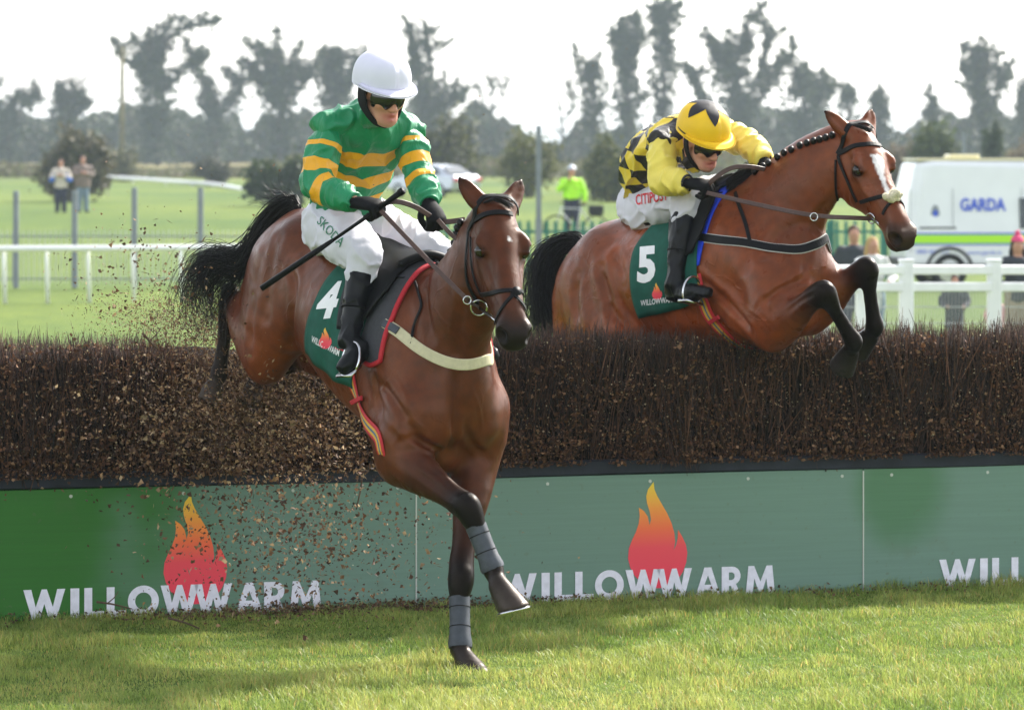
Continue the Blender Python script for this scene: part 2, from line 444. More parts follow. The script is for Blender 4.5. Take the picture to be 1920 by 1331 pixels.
        S.loft([lerp(stf, hk, .88), hk - c1 * .045, hk, hk + c1 * .07, lerp(hk, hft, .5), lerp(hk, hft, .85), hft, lerp(hft, hco, .5), hco],
               [.036, .032, .042, .037, .029, .030, .039, .031, .039], [.05, .048, .056, .048, .036, .038, .046, .036, .043], s, [dk1, Dk, Dk, Dk, Dk, Dk, Dk, Dk, Dk], k=.018)
        S.loft([hco, htoe + unit(htoe - hco) * .03], [.047, .066], [.05, .072], s, J['hoof'], k=.008, clip=[(htoe, unit(htoe - hco))])
    S.loft([fr(.22, 0, -.52), fr(.34, 0, -.62), lerp(J['elR'], J['elL'], .5) + fr.u * .05], [.13, .125, .10], [.13, .13, .10], s, B, k=.05)
    # sheath / belly line
    S.ell(fr(-.62, 0, -.60), fr.M, (.16, .06, .05), B, k=.06)
    # ---- head
    hs = hf.s; g = J['hsc']                                # H(x, lateral right, n): x along the nose, n towards the forehead
    def H(x, b, n): return hf(x * g, b * g * 1.02, n * g)
    def HE(c, ax, rr, col, k, op=1): S.ell(c, ax, np.array(rr) * g, col, k=k, op=op)
    def HL(pts, w, h, side, col, k, **kw): S.loft(pts, np.array(w) * g, None if h is None else np.array(h) * g, side, col, k=k, **kw)
    mz = J['muzzle']
    stn = [(-.035, .052, .17), (.03, .072, .215), (.10, .085, .245), (.18, .086, .258), (.27, .075, .230), (.36, .060, .180), (.45, .053, .148), (.525, .056, .136), (.572, .052, .112)]
    cc = [B, B, B, B, B, B, lerp(B, mz, .25), lerp(B, mz, .75), mz]
    HL([H(x, 0, -dp / 2) for x, w, dp in stn], [w for x, w, dp in stn], [dp / 2 for x, w, dp in stn], hs, cc, k=.04, sub=3, cap=.6)
    HL([H(.05, 0, -.03), H(.25, 0, -.018), H(.48, 0, -.022)], [.05, .040, .034], [.03, .022, .024], hs, [B, B, lerp(B, mz, .3)], k=.04)
    HE(H(.135, 0, -.035), hf.M, (.10, .075, .034), B, k=.04)
    for sg in (1, -1):
        HE(H(.185, .050 * sg, -.165), hf.M, (.105, .034, .092), B, k=.035)                       # jowl
        HL([H(.20, .072 * sg, -.075), H(.33, .052 * sg, -.075)], [.018, .012], None, hs, B, k=.03)  # facial crest
        HL([H(.135, .076 * sg, -.018), H(.168, .090 * sg, -.021), H(.208, .088 * sg, -.026)], [.016, .021, .015], None, hs, B, k=.025)  # brow over the eye
        HE(H(.192, .096 * sg, -.041), hf.M, (.031, .020, .023), lerp(B, Dk, .7), k=.012, op=-1)
        HL([H(.160, .085 * sg, -.062), H(.192, .091 * sg, -.070), H(.220, .084 * sg, -.064)], [.008, .009, .008], None, hs, lerp(B, Dk, .6), k=.012)
        HE(H(.545, .040 * sg, -.040), hf.M, (.050, .032, .038), mz, k=.025)
        HE(H(.572, .058 * sg, -.036), hf.M, (.034, .026, .027), mz, k=.010, op=-1)
        et = J['earR' if sg > 0 else 'earL']; eb = H(.0, .050 * sg, -.035); ed = unit(et - eb); el_ = np.linalg.norm(et - eb)
        face = unit(J['earface'] - ed * (J['earface'] @ ed)); es = np.cross(ed, face)
        HL([eb, lerp(eb, et, .35) - face * .006, lerp(eb, et, .72), et - ed * .002], [.034, .040, .030, .008], [.030, .024, .016, .007], es, [B, B, lerp(B, Dk, .3), Dk], k=.03)
        HL([lerp(eb, et, .20) + face * .024, lerp(eb, et, .5) + face * .020, lerp(eb, et, .82) + face * .010], [.014, .019, .008], [.012, .012, .006], es, Dk, k=.008, op=-1)
    HE(H(.530, 0, -.128), hf.M, (.046, .034, .026), mz, k=.03)                                  # chin and lower lip
    HL([H(.61, 0, -.094), H(.545, .052, -.098), H(.475, .058, -.094)], [.006, .006, .004], None, hs, mz, k=.008, op=-1)
    HL([H(.61, 0, -.094), H(.545, -.052, -.098), H(.475, -.058, -.094)], [.006, .006, .004], None, hs, mz, k=.008, op=-1)
    V, Q = S.mesh(.0095, smooth=2)
    C = S.colors(V, .014)
    return V, Q, C, S

def coat_material(name, rough):
    m = mat(name, attr='Col', var=.24, scale=22, rough=rough, spec=.46, bump=.25, bscale=300, bdist=.003, coat=.03)
    m.node_tree.nodes['Principled BSDF'].inputs['Coat Roughness'].default_value = .28
    N, L = nodes(m); N['Principled BSDF'].inputs['Specular Tint'].default_value = (1.0, .74, .56, 1)
    at_ = [n for n in N if n.type == 'ATTRIBUTE'][0]; bw = N.new('ShaderNodeRGBToBW'); L.new(at_.outputs['Color'], bw.inputs[0]); ms = N.new('ShaderNodeMapRange'); ms.inputs['From Min'].default_value = .008; ms.inputs['From Max'].default_value = .04; ms.inputs['To Min'].default_value = .10; ms.inputs['To Max'].default_value = .36; L.new(bw.outputs[0], ms.inputs['Value']); L.new(ms.outputs['Result'], N['Principled BSDF'].inputs['Specular IOR Level'])
    rn = N.new('ShaderNodeTexNoise'); rn.inputs['Scale'].default_value = 16; rn.inputs['Detail'].default_value = 6; rm = N.new('ShaderNodeMapRange'); rm.inputs['From Min'].default_value = .35; rm.inputs['From Max'].default_value = .65; rm.inputs['To Min'].default_value = rough - .10; rm.inputs['To Max'].default_value = rough + .12
    L.new([n for n in N if n.type == 'TEX_COORD'][0].outputs['Object'], rn.inputs['Vector']); L.new(rn.outputs['Fac'], rm.inputs['Value']); L.new(rm.outputs['Result'], N['Principled BSDF'].inputs['Roughness'])
    # veins and muscle ripple on top of the fine hair
    b = N['Principled BSDF']; bp0 = [n for n in N if n.type == 'BUMP'][0]
    nz = N.new('ShaderNodeTexNoise'); nz.inputs['Scale'].default_value = 7.0; nz.inputs['Detail'].default_value = 3.0; nz.inputs['Distortion'].default_value = 1.2
    tc = [n for n in N if n.type == 'TEX_COORD'][0]; L.new(tc.outputs['Object'], nz.inputs['Vector'])
    bp = N.new('ShaderNodeBump'); bp.inputs['Strength'].default_value = .20; bp.inputs['Distance'].default_value = .02
    L.new(nz.outputs['Fac'], bp.inputs['Height']); L.new(bp0.outputs['Normal'], bp.inputs['Normal']); L.new(bp.outputs['Normal'], b.inputs['Normal'])
    vo = N.new('ShaderNodeTexVoronoi'); vo.feature = 'DISTANCE_TO_EDGE'; vo.inputs['Scale'].default_value = 6.5
    n3 = N.new('ShaderNodeTexNoise'); n3.inputs['Scale'].default_value = 5.0; n3.inputs['Detail'].default_value = 3.0; L.new(tc.outputs['Object'], n3.inputs['Vector'])
    mxv = N.new('ShaderNodeMix'); mxv.data_type = 'VECTOR'; mxv.inputs['Factor'].default_value = .16; L.new(tc.outputs['Object'], mxv.inputs['A']); L.new(n3.outputs['Color'], mxv.inputs['B']); L.new(mxv.outputs['Result'], vo.inputs['Vector'])
    mr = N.new('ShaderNodeMapRange'); mr.interpolation_type = 'SMOOTHSTEP'; mr.inputs['From Min'].default_value = .0; mr.inputs['From Max'].default_value = .05; mr.inputs['To Min'].default_value = 1; mr.inputs['To Max'].default_value = 0; L.new(vo.outputs['Distance'], mr.inputs['Value'])
    msk = N.new('ShaderNodeMapRange'); msk.inputs['From Min'].default_value = .48; msk.inputs['From Max'].default_value = .62; L.new(n3.outputs['Fac'], msk.inputs['Value'])
    ml = N.new('ShaderNodeMath'); ml.operation = 'MULTIPLY'; L.new(mr.outputs['Result'], ml.inputs[0]); L.new(msk.outputs['Result'], ml.inputs[1])
    b3 = N.new('ShaderNodeBump'); b3.inputs['Strength'].default_value = .28; b3.inputs['Distance'].default_value = .006; L.new(ml.outputs[0], b3.inputs['Height']); L.new(bp.outputs['Normal'], b3.inputs['Normal']); L.new(b3.outputs['Normal'], b.inputs['Normal'])
    return m

M_HAIR = mat('black horse hair', (.007, .006, .006), rough=.42, spec=.28, var=.4, scale=30)
M_EYE = mat('wet dark eye', (.012, .007, .005), rough=.06, spec=.6)

def strands(guides, n, spread, r, seed, taper=.25, seg=5, fly=.0):
    "hair: n thin strands following random blends of guide curves"
    g = np.random.default_rng(seed); mb = MB(); G = [catmull(x, seg) for x in guides]; m = min(len(x) for x in G)
    G = np.array([x[np.linspace(0, len(x) - 1, m).astype(int)] for x in G])
    VV = []; FF = []; nv = 0; t = np.linspace(0, 1, m)
    for i in range(n):
        a, b = g.integers(0, len(G), 2); f = g.uniform()
        c = G[a] * (1 - f) + G[b] * f
        off = g.normal(size=3) * spread; wob = g.normal(size=3) * spread * .7; ph = g.uniform(0, 6.28); fr_ = g.uniform(3, 8)
        end = g.uniform(.7, 1.0)
        k = max(6, int(m * end)); c = c[:k]; tt = t[:k]
        c = c + off * (.25 + .9 * tt)[:, None] + wob * (np.sin(fr_ * tt + ph) * tt)[:, None] + (g.normal(size=3) * fly * (tt ** 2)[:, None])
        T = np.gradient(c, axis=0); T /= np.linalg.norm(T, axis=1)[:, None] + 1e-9
        u = np.cross(T, g.normal(size=3)); u /= np.linalg.norm(u, axis=1)[:, None] + 1e-9; w = np.cross(T, u)
        rr = (r * g.uniform(.6, 1.3) * (1 - (1 - taper) * tt))[:, None]
        ring = np.stack([c + rr * u, c + rr * (-.5 * u + .87 * w), c + rr * (-.5 * u - .87 * w)], 1).reshape(-1, 3)
        ii = np.arange(k - 1)[:, None] * 3
        for q in range(3):
            e = (q + 1) % 3; FF.append(np.concatenate([ii + q, ii + e, ii + 3 + e, ii + 3 + q], 1) + nv)
        VV.append(ring); nv += len(ring)
    return np.concatenate(VV), np.concatenate(FF)

class Body:
    "a finished body surface that things can be laid on"
    def __init__(s, V, Q):
        s.V = V; s.bvh = BVHTree.FromPolygons([Vector(v) for v in V], Q.tolist())
    def pix(s, px, py):
        "surface point seen at that pixel, with its normal"
        o = Vector((0, 0, CAM_H)); d = Vector(P(px, py, 10.0)) - o
        h, n, i, _ = s.bvh.ray_cast(o, d.normalized())
        return (None, None) if h is None else (np.array(h), np.array(n))
    def near(s, p):
        h, n, i, d = s.bvh.find_nearest(Vector(p)); n = np.array(n); return np.array(h), n
    def out(s, c, d, far=1.2):
        "outermost surface point from c in direction d"
        d = unit(d); o = np.asarray(c) + d * far
        h, n, i, _ = s.bvh.ray_cast(Vector(o), Vector(-d), far)
        return (np.asarray(c), d) if h is None else (np.array(h), np.array(n))
    def path(s, pts, sub=6, lift=.004):
        "dense curve through pts pressed on the surface"
        D = catmull(pts, sub); o = []; nn = []
        for p in D:
            h, n = s.near(p); o.append(h + n * lift); nn.append(n)
        o = np.array(o); nn = np.array(nn)
        for _ in range(3):
            if len(nn) > 2: nn[1:-1] = (nn[:-2] + 2 * nn[1:-1] + nn[2:]) / 4; o[1:-1] = (o[:-2] + 2 * o[1:-1] + o[2:]) / 4
        nn /= np.linalg.norm(nn, axis=1)[:, None]; return o, nn

def chainpts(body, pix):
    r = []
    for p in pix:
        if len(p) == 3: r.append(P(*p)); continue
        h, n = body.pix(*p)
        if h is not None: r.append(h)
    return r
class Drape:
    "surface of the trunk unrolled: a = metres along the back from the withers, v = metres down the right (sg=1) or left side"
    def __init__(s, body, fr, a0, a1, sg=1, na=28, nt=40):
        s.a = np.linspace(a0, a1, na); s.sg = sg; s.fr = fr
        th = np.linspace(0, R(165), nt); s.P = np.zeros((na, nt, 3))
        for i, a in enumerate(s.a):
            o = fr(a, 0, -.36)
            for j, t in enumerate(th):
                s.P[i, j], _ = body.out(o, fr.s * math.sin(t) * sg + fr.u * math.cos(t), .75)
        for _ in range(3):
            s.P[1:-1, 1:-1] = .5 * s.P[1:-1, 1:-1] + .125 * (s.P[:-2, 1:-1] + s.P[2:, 1:-1] + s.P[1:-1, :-2] + s.P[1:-1, 2:])
        s.v = np.concatenate([np.zeros((na, 1)), np.cumsum(np.linalg.norm(np.diff(s.P, axis=1), axis=2), 1)], 1)
        T = np.gradient(s.P, axis=0); U = np.gradient(s.P, axis=1); s.N = np.cross(U, T) * sg
        s.N /= np.linalg.norm(s.N, axis=2)[..., None] + 1e-9
        if np.mean((s.N * (s.P - (fr.o - fr.u * .36))).sum(2)) < 0: s.N = -s.N
    def __call__(s, a, v, lift=.0):
        a = np.atleast_1d(np.asarray(a, float)); v = np.atleast_1d(np.asarray(v, float)); a, v = np.broadcast_arrays(a, v)
        sh = a.shape; a = a.ravel(); v = v.ravel(); o = np.zeros((len(a), 3)); on = np.zeros((len(a), 3))
        fi = np.clip((a - s.a[0]) / (s.a[1] - s.a[0]), 0, len(s.a) - 1.001); i = fi.astype(int); f = fi - i
        for q, w in ((0, 1 - f), (1, f)):
            for m in range(len(a)):
                vv = s.v[i[m] + q]; fj = np.interp(v[m], vv, np.arange(len(vv))); j = min(int(fj), len(vv) - 2); g = fj - j
                o[m] += w[m] * (s.P[i[m] + q, j] * (1 - g) + s.P[i[m] + q, j + 1] * g)
                on[m] += w[m] * (s.N[i[m] + q, j] * (1 - g) + s.N[i[m] + q, j + 1] * g)
        on /= np.linalg.norm(on, axis=1)[:, None]
        return (o + on * lift).reshape(*sh, 3), on.reshape(*sh, 3)
    def coord(s, p):
        d = np.linalg.norm(s.P - p, axis=2); i, j = np.unravel_index(d.argmin(), d.shape); return s.a[i], s.v[i, j]
# ------------------------------------------------------------------ lettering and decals
def text_mesh(txt, bold=.02, res=3):
    "flat outline of a text as 2D vertices and faces, one unit high"
    cu = bpy.data.curves.new('t', 'FONT'); cu.body = txt; cu.offset = bold; cu.resolution_u = res; cu.size = 1.0
    o = bpy.data.objects.new('t', cu); COL.objects.link(o)
    dg = bpy.context.evaluated_depsgraph_get(); me = bpy.data.meshes.new_from_object(o.evaluated_get(dg))
    V = np.array([v.co[:2] for v in me.vertices]); F = [tuple(p.vertices) for p in me.polygons]
    bpy.data.objects.remove(o); bpy.data.curves.remove(cu); bpy.data.meshes.remove(me)
    V = V - V.min(0); return V / V[:, 1].max(), F

def subdivide(V, F, maxlen):
    "split triangles until edges are short, so that a flat outline can follow a curved surface"
    V = [np.asarray(v, float) for v in V]; T = []
    for f in F:
        for i in range(1, len(f) - 1): T.append((f[0], f[i], f[i + 1]))
    for _ in range(7):
        out = []; mid = {}; done = True
        def m(a, b):
            k = (min(a, b), max(a, b))
            if k not in mid: mid[k] = len(V); V.append((V[a] + V[b]) / 2)
            return mid[k]
        for (a, b, c) in T:
            L = [np.linalg.norm(V[a] - V[b]), np.linalg.norm(V[b] - V[c]), np.linalg.norm(V[c] - V[a])]
            i = int(np.argmax(L))
            if L[i] <= maxlen: out.append((a, b, c)); continue
            done = False
            if i == 0: x = m(a, b); out += [(a, x, c), (x, b, c)]
            elif i == 1: x = m(b, c); out += [(a, b, x), (a, x, c)]
            else: x = m(c, a); out += [(a, b, x), (x, b, c)]
        T = out
        if done: break
    return np.array(V), T

def decal(name, body, V2, F, mat_, parent, lift=.003, maxlen=7.0):
    "lay a flat outline (given as seen in the photograph) on a surface"
    V2, T = subdivide(V2, F, maxlen); V = []; ok = []
    for p in V2:
        h, n = body.pix(p[0], p[1])
        if h is None: V.append(np.zeros(3)); ok.append(False)
        else: V.append(h + n * lift if n[1] < .2 else h + np.array([0, -lift, 0])); ok.append(True)
    T = [t for t in T if all(ok[i] for i in t)]
    if not T: return None
    V = np.array(V); use = sorted({i for t in T for i in t}); mp = {a: b for b, a in enumerate(use)}
    return mk(name, V[use], [tuple(mp[i] for i in t) for t in T], mat_, parent)

def text_decal(name, body, txt, o, ex, ey, mat_, parent, bold=.02, lift=.003):
    "o pixel of lower left corner, ex pixel vector of the whole width, ey pixel vector of the letter height"
    V, F = text_mesh(txt, bold); w = V[:, 0].max()
    return decal(name, body, np.array(o) + V[:, :1] / w * np.array(ex) + V[:, 1:] * np.array(ey), F, mat_, parent, lift)

FLAME = np.array([(617, 135), (620, 160), (630, 182), (645, 207), (665, 240), (680, 272), (690, 305), (693, 335), (688, 362), (697, 345), (702, 322), (703, 295), (718, 318), (731, 345),
                  (736, 372), (732, 405), (720, 435), (702, 460), (680, 477), (655, 484), (630, 486), (600, 480), (572, 465), (550, 442), (535, 415), (527, 385), (530, 352), (541, 325), (555, 298),
                  (565, 270), (568, 245), (565, 218), (583, 230), (596, 248), (603, 278), (608, 258), (603, 232), (594, 205), (591, 182), (597, 160)], float)
FLAME = (FLAME - [632, 486]) * [1, -1] / 351.0            # height 1, centred, base at 0
def tri_poly(V):
    from mathutils.geometry import tessellate_polygon
    return [tuple(t) for t in tessellate_polygon([[Vector((*v, 0)) for v in V]])]
FLAME_F = tri_poly(FLAME)

def flame_material(name, axis, lo, hi):
    m = bpy.data.materials.new(name); m.use_nodes = True; N, L = nodes(m); b = N['Principled BSDF']; b.inputs['Roughness'].default_value = .5
    tc = N.new('ShaderNodeTexCoord'); sp = N.new('ShaderNodeSeparateXYZ'); L.new(tc.outputs['Object'], sp.inputs[0])
    mr = N.new('ShaderNodeMapRange'); mr.inputs['From Min'].default_value = lo; mr.inputs['From Max'].default_value = hi; L.new(sp.outputs[axis], mr.inputs['Value'])
    cr = N.new('ShaderNodeValToRGB'); e = cr.color_ramp.elements
    e[0].position = 0; e[0].color = (.80, .035, .085, 1); e[1].position = 1; e[1].color = (.80, .60, .04, 1)
    for p_, c_ in ((.38, (.82, .06, .085, 1)), (.56, (.85, .14, .045, 1)), (.75, (.85, .30, .04, 1))):
        q = e.new(p_); q.color = c_
    L.new(mr.outputs['Result'], cr.inputs['Fac']); L.new(cr.outputs['Color'], b.inputs['Base Color']); return m

M_WHITE = mat('white print', (.78, .78, .80), rough=.5, var=.05, scale=20)
M_CLOTH = mat('dark green saddle cloth', (.010, .085, .060), rough=.75, spec=.2, var=.15, scale=25, bump=.25, bscale=300, bdist=.001)
M_BLACK = mat('black leather', (.005, .005, .006), rough=.5, spec=.14, var=.25, scale=40, bump=.15, bscale=200, bdist=.001)
M_BOOT = mat('black riding boot leather', (.004, .0045, .006), rough=.30, spec=.18, var=.2, scale=15, bump=.2, bscale=26, bdist=.004)
M_BROWN = mat('brown rein leather', (.060, .030, .022), rough=.5, spec=.4, var=.25, scale=60)
M_STEEL = mat('polished steel', (.55, .55, .56), rough=.22, metal=1.0, var=.1, scale=40)
M_CREAM = mat('cream elastic', (.55, .50, .34), rough=.8, spec=.2, var=.08, scale=60, bump=.2, bscale=500, bdist=.001)
M_EDGE = mat('pale piping', (.45, .45, .42), rough=.7)
M_RED = mat('red webbing', (.46, .018, .030), rough=.7, var=.1, scale=80)
M_GREYPAD = mat('grey saddle pad', (.045, .045, .053), rough=.85, var=.15, scale=60, bump=.2, bscale=300, bdist=.001)
M_BLUE = mat('bright blue saddle pad', (.012, .050, .62), rough=.75, var=.1, scale=50)
M_FLEECE = mat('cream sheepskin', (.62, .56, .40), rough=.95, var=.2, scale=90, bump=.8, bscale=260, bdist=.006)
M_GBOOT = mat('grey brushing boot', (.045, .052, .066), rough=.55, spec=.4, var=.25, scale=30, bump=.25, bscale=120, bdist=.002)
M_DKGREEN = mat('dark green edging', (.006, .05, .035), rough=.75)

def stripe_material(name):
    "striped girth webbing, stripes across the width attribute"
    m = bpy.data.materials.new(name); m.use_nodes = True; N, L = nodes(m); b = N['Principled BSDF']; b.inputs['Roughness'].default_value = .75
    a = N.new('ShaderNodeAttribute'); a.attribute_name = 'across'
    cr = N.new('ShaderNodeValToRGB'); cr.color_ramp.interpolation = 'CONSTANT'; e = cr.color_ramp.elements
    red, yel, blu = (.47, .02, .03, 1), (.62, .34, .04, 1), (.06, .14, .20, 1)
    e[0].position = 0; e[0].color = red; e[1].position = .24; e[1].color = yel
    for p_, c_ in ((.42, blu), (.58, yel), (.76, red)): q = e.new(p_); q.color = c_
    L.new(a.outputs['Fac'], cr.inputs['Fac']); L.new(cr.outputs['Color'], b.inputs['Base Color']); return m
M_GIRTH = stripe_material('striped girth webbing')

def strap(name, pts, nrm, width, thick, mat_, parent, closed=False):
    mb = MB().ribbon(pts, nrm, width, thick, closed); o = mb.build(name, mat_, parent)
    set_f(o, np.tile([0, 0, .1, .9, 1, 1], len(pts)), 'across'); return o

def pixstrap(name, body, pix, width, thick, mat_, parent, lift=.003, sub=6):
    pts = chainpts(body, pix); o, n = body.path(pts, sub, lift); return strap(name, o, n, width, thick, mat_, parent)

def ring(mb, c, nrm, r, t, n=20, e=1.0, ax=None):
    nrm = unit(nrm); a = unit(np.cross(nrm, [0, 0, 1.0]) if ax is None else np.asarray(ax) - nrm * (np.asarray(ax) @ nrm)); b = np.cross(nrm, a)
    th = np.linspace(0, 2 * math.pi, n + 1)
    return mb.tube([c + r * (e * math.cos(x) * a + math.sin(x) * b) for x in th], t, 6, cap=False)

def drape_sheet(name, drapes, outline, lift, thick, mat_, parent, nu=22, nv=26, edge=None, flutter=0.0, top=0.0):
    "cloth over the back; outline(t) gives (a_back, a_front) at depth t=0..1 of v_max; both sides in one sheet"
    rows = []; vmax = outline['v']
    for sg, D in ((-1, drapes[1]), (1, drapes[0])):
        ts = np.linspace(top, 1, nv); ts = ts[::-1] if sg < 0 else ts[1:] if top == 0 else ts
        for t in ts:
            ab = np.interp(t, outline['t'], outline['back']); af = np.interp(t, outline['t'], outline['front'])
            a = np.linspace(ab, af, nu); vv = vmax * t * (1 + outline.get('skew', 0) * np.linspace(-1, 1, nu))
            p, n = D(a, vv, lift); p = p + n * (flutter * t * t * np.sin(a * 34 + t * 5))[:, None]; rows.append((p, n))
    A = np.array([r[0] for r in rows]); Nn = np.array([r[1] for r in rows]); m, k = A.shape[:2]
    V = np.concatenate([A.reshape(-1, 3) + Nn.reshape(-1, 3) * thick, A.reshape(-1, 3)]); F = []; q = m * k
    gap = nv - 1 if top > 0 else None
    for i in range(m - 1):
        if gap is not None and i == nv - 1: continue
        for j in range(k - 1):
            a, b, c, d = i * k + j, i * k + j + 1, (i + 1) * k + j + 1, (i + 1) * k + j
            F.append((a, b, c, d)); F.append((q + d, q + c, q + b, q + a))
    bd = [(i, 0) for i in range(m)] + [(m - 1, j) for j in range(1, k)] + [(i, k - 1) for i in range(m - 2, -1, -1)] + [(0, j) for j in range(k - 2, 0, -1)]
    ids = [i * k + j for i, j in bd]
    for x in range(len(ids)):
        a, b = ids[x], ids[(x + 1) % len(ids)]
        F.append((a, b, q + b, q + a))
    o = mk(name, V, F, mat_, parent, True)
    return o, A, Nn, V, F

class Surf(Body):
    def __init__(s, V, F): s.V = V; s.bvh = BVHTree.FromPolygons([Vector(v) for v in V], [tuple(f) for f in F])

def eyes(J, root):
    g = J['hsc']; H = J['head']
    for sg in (1, -1):
        c = H(.192 * g, .080 * g * 1.02 * sg, -.042 * g); mb = MB(); n = 14; V = []; Fs = []
        for i in range(n + 1):
            ph = math.pi * i / n
            for j in range(n):
                th = 2 * math.pi * j / n; V.append(c + .0265 * g * (math.cos(ph) * H.s * sg + math.sin(ph) * (math.cos(th) * H.f + math.sin(th) * H.u)))
        for i in range(n):
            for j in range(n): Fs.append((i * n + j, i * n + (j + 1) % n, (i + 1) * n + (j + 1) % n, (i + 1) * n + j))
        mk('eye', V, Fs, M_EYE, root, True)

def braid_ball(c, r, parent, name='mane_braid', squash=None):
    n = 10; V = []; Fs = []
    for i in range(n + 1):
        ph = math.pi * i / n
        for j in range(n):
            th = 2 * math.pi * j / n; k = 1 + .10 * math.sin(3 * th + 4 * ph)
            V.append(c + r * k * np.array([math.sin(ph) * math.cos(th), math.sin(ph) * math.sin(th), math.cos(ph) * 1.05]))
    for i in range(n):
        for j in range(n): Fs.append((i * n + j, (i + 1) * n + j, (i + 1) * n + (j + 1) % n, i * n + (j + 1) % n))
    return mk(name, V, Fs, M_HAIR, parent, True)

def whiten(J, body, pix, rad, col=(.75, .72, .70)):
    for (a, b), (ra, rb) in zip(zip(pix[:-1], pix[1:]), zip(rad[:-1], rad[1:])):
        pa, _ = body.pix(*a); pb, _ = body.pix(*b)
        if pa is None or pb is None: continue
        d = pb - pa; t = np.clip(((J['V'] - pa) @ d) / (d @ d + 1e-9), 0, 1); q = np.linalg.norm(J['V'] - pa - t[:, None] * d, axis=1)
        w = np.clip((ra + (rb - ra) * t + .004 * snoise(J['V'], 160, 1) - q) / .006 + .5, 0, 1)[:, None]; J['C'] = J['C'] * (1 - w) + np.array(col) * w
# ------------------------------------------------------------------ ground
def zt(Y):
    return np.interp(Y, [0, 36, 42, 50, 58, 68, 95, 104, 114, 130, 220, 480, 1200, 6000], [0, 0, -.06, -.28, -.5, -.58, -.58, -.4, -.15, 0, .12, .95, 1.4, 2.0])

def grass_ground(name):
    m = bpy.data.materials.new(name); m.use_nodes = True; N, L = nodes(m); b = N['Principled BSDF']; b.inputs['Roughness'].default_value = .85; b.inputs['Specular IOR Level'].default_value = .15
    tc = N.new('ShaderNodeTexCoord'); geo = N.new('ShaderNodeNewGeometry')
    def nz(s, d=5, st=(1, 1, 1)):
        mp = N.new('ShaderNodeMapping'); mp.inputs['Scale'].default_value = st; L.new(geo.outputs['Position'], mp.inputs['Vector'])
        n = N.new('ShaderNodeTexNoise'); n.inputs['Scale'].default_value = s; n.inputs['Detail'].default_value = d; L.new(mp.outputs['Vector'], n.inputs['Vector']); return n.outputs['Fac']
    c1 = N.new('ShaderNodeValToRGB'); e = c1.color_ramp.elements; e[0].position = .34; e[0].color = (.060, .115, .010, 1); e[1].position = .66; e[1].color = (.135, .180, .018, 1)
    L.new(nz(.10, 8, (1, .35, 1)), c1.inputs['Fac'])
    c2 = N.new('ShaderNodeValToRGB'); e = c2.color_ramp.elements; e[0].position = .42; e[0].color = (.7, .75, .7, 1); e[1].position = .70; e[1].color = (1.25, 1.15, .95, 1)
    L.new(nz(3.0, 6), c2.inputs['Fac'])
    mx = N.new('ShaderNodeMix'); mx.data_type = 'RGBA'; mx.blend_type = 'MULTIPLY'; mx.inputs['Factor'].default_value = 1.0
    L.new(c1.outputs['Color'], mx.inputs['A']); L.new(c2.outputs['Color'], mx.inputs['B'])
    # far rough pasture turns straw coloured
    sp = N.new('ShaderNodeSeparateXYZ'); L.new(geo.outputs['Position'], sp.inputs[0])
    mr = N.new('ShaderNodeMapRange'); mr.inputs['From Min'].default_value = 250; mr.inputs['From Max'].default_value = 420; L.new(sp.outputs['Y'], mr.inputs['Value'])
    mx2 = N.new('ShaderNodeMix'); mx2.data_type = 'RGBA'; L.new(mr.outputs['Result'], mx2.inputs['Factor']); L.new(mx.outputs['Result'], mx2.inputs['A']); mx2.inputs['B'].default_value = (.17, .14, .05, 1)
    L.new(mx2.outputs['Result'], b.inputs['Base Color'])
    bp = N.new('ShaderNodeBump'); bp.inputs['Strength'].default_value = .8; bp.inputs['Distance'].default_value = .05; L.new(nz(14, 6), bp.inputs['Height']); L.new(bp.outputs['Normal'], b.inputs['Normal'])
    return m
ys = np.concatenate([np.arange(-40, 36, 4), np.arange(36, 134, 1.5), np.arange(134, 500, 12), np.linspace(500, 6000, 24)]); xs = np.concatenate([np.linspace(-4000, -120, 8), np.linspace(-100, 100, 41), np.linspace(120, 4000, 8)])
XX, YY = np.meshgrid(xs, ys); V = np.stack([XX, YY, zt(YY)], -1).reshape(-1, 3); nx_ = len(xs)
V[:, 2] += .05 * np.sin(V[:, 0] * .21 + 1) * np.clip((V[:, 1] - 60) / 40, 0, 1)
F = np.array([(j * nx_ + i, j * nx_ + i + 1, (j + 1) * nx_ + i + 1, (j + 1) * nx_ + i) for j in range(len(ys) - 1) for i in range(nx_ - 1)], np.int32)
M_GROUND = grass_ground('turf ground')
tag(mk('ground', V, F, M_GROUND, None, True), kind='structure')

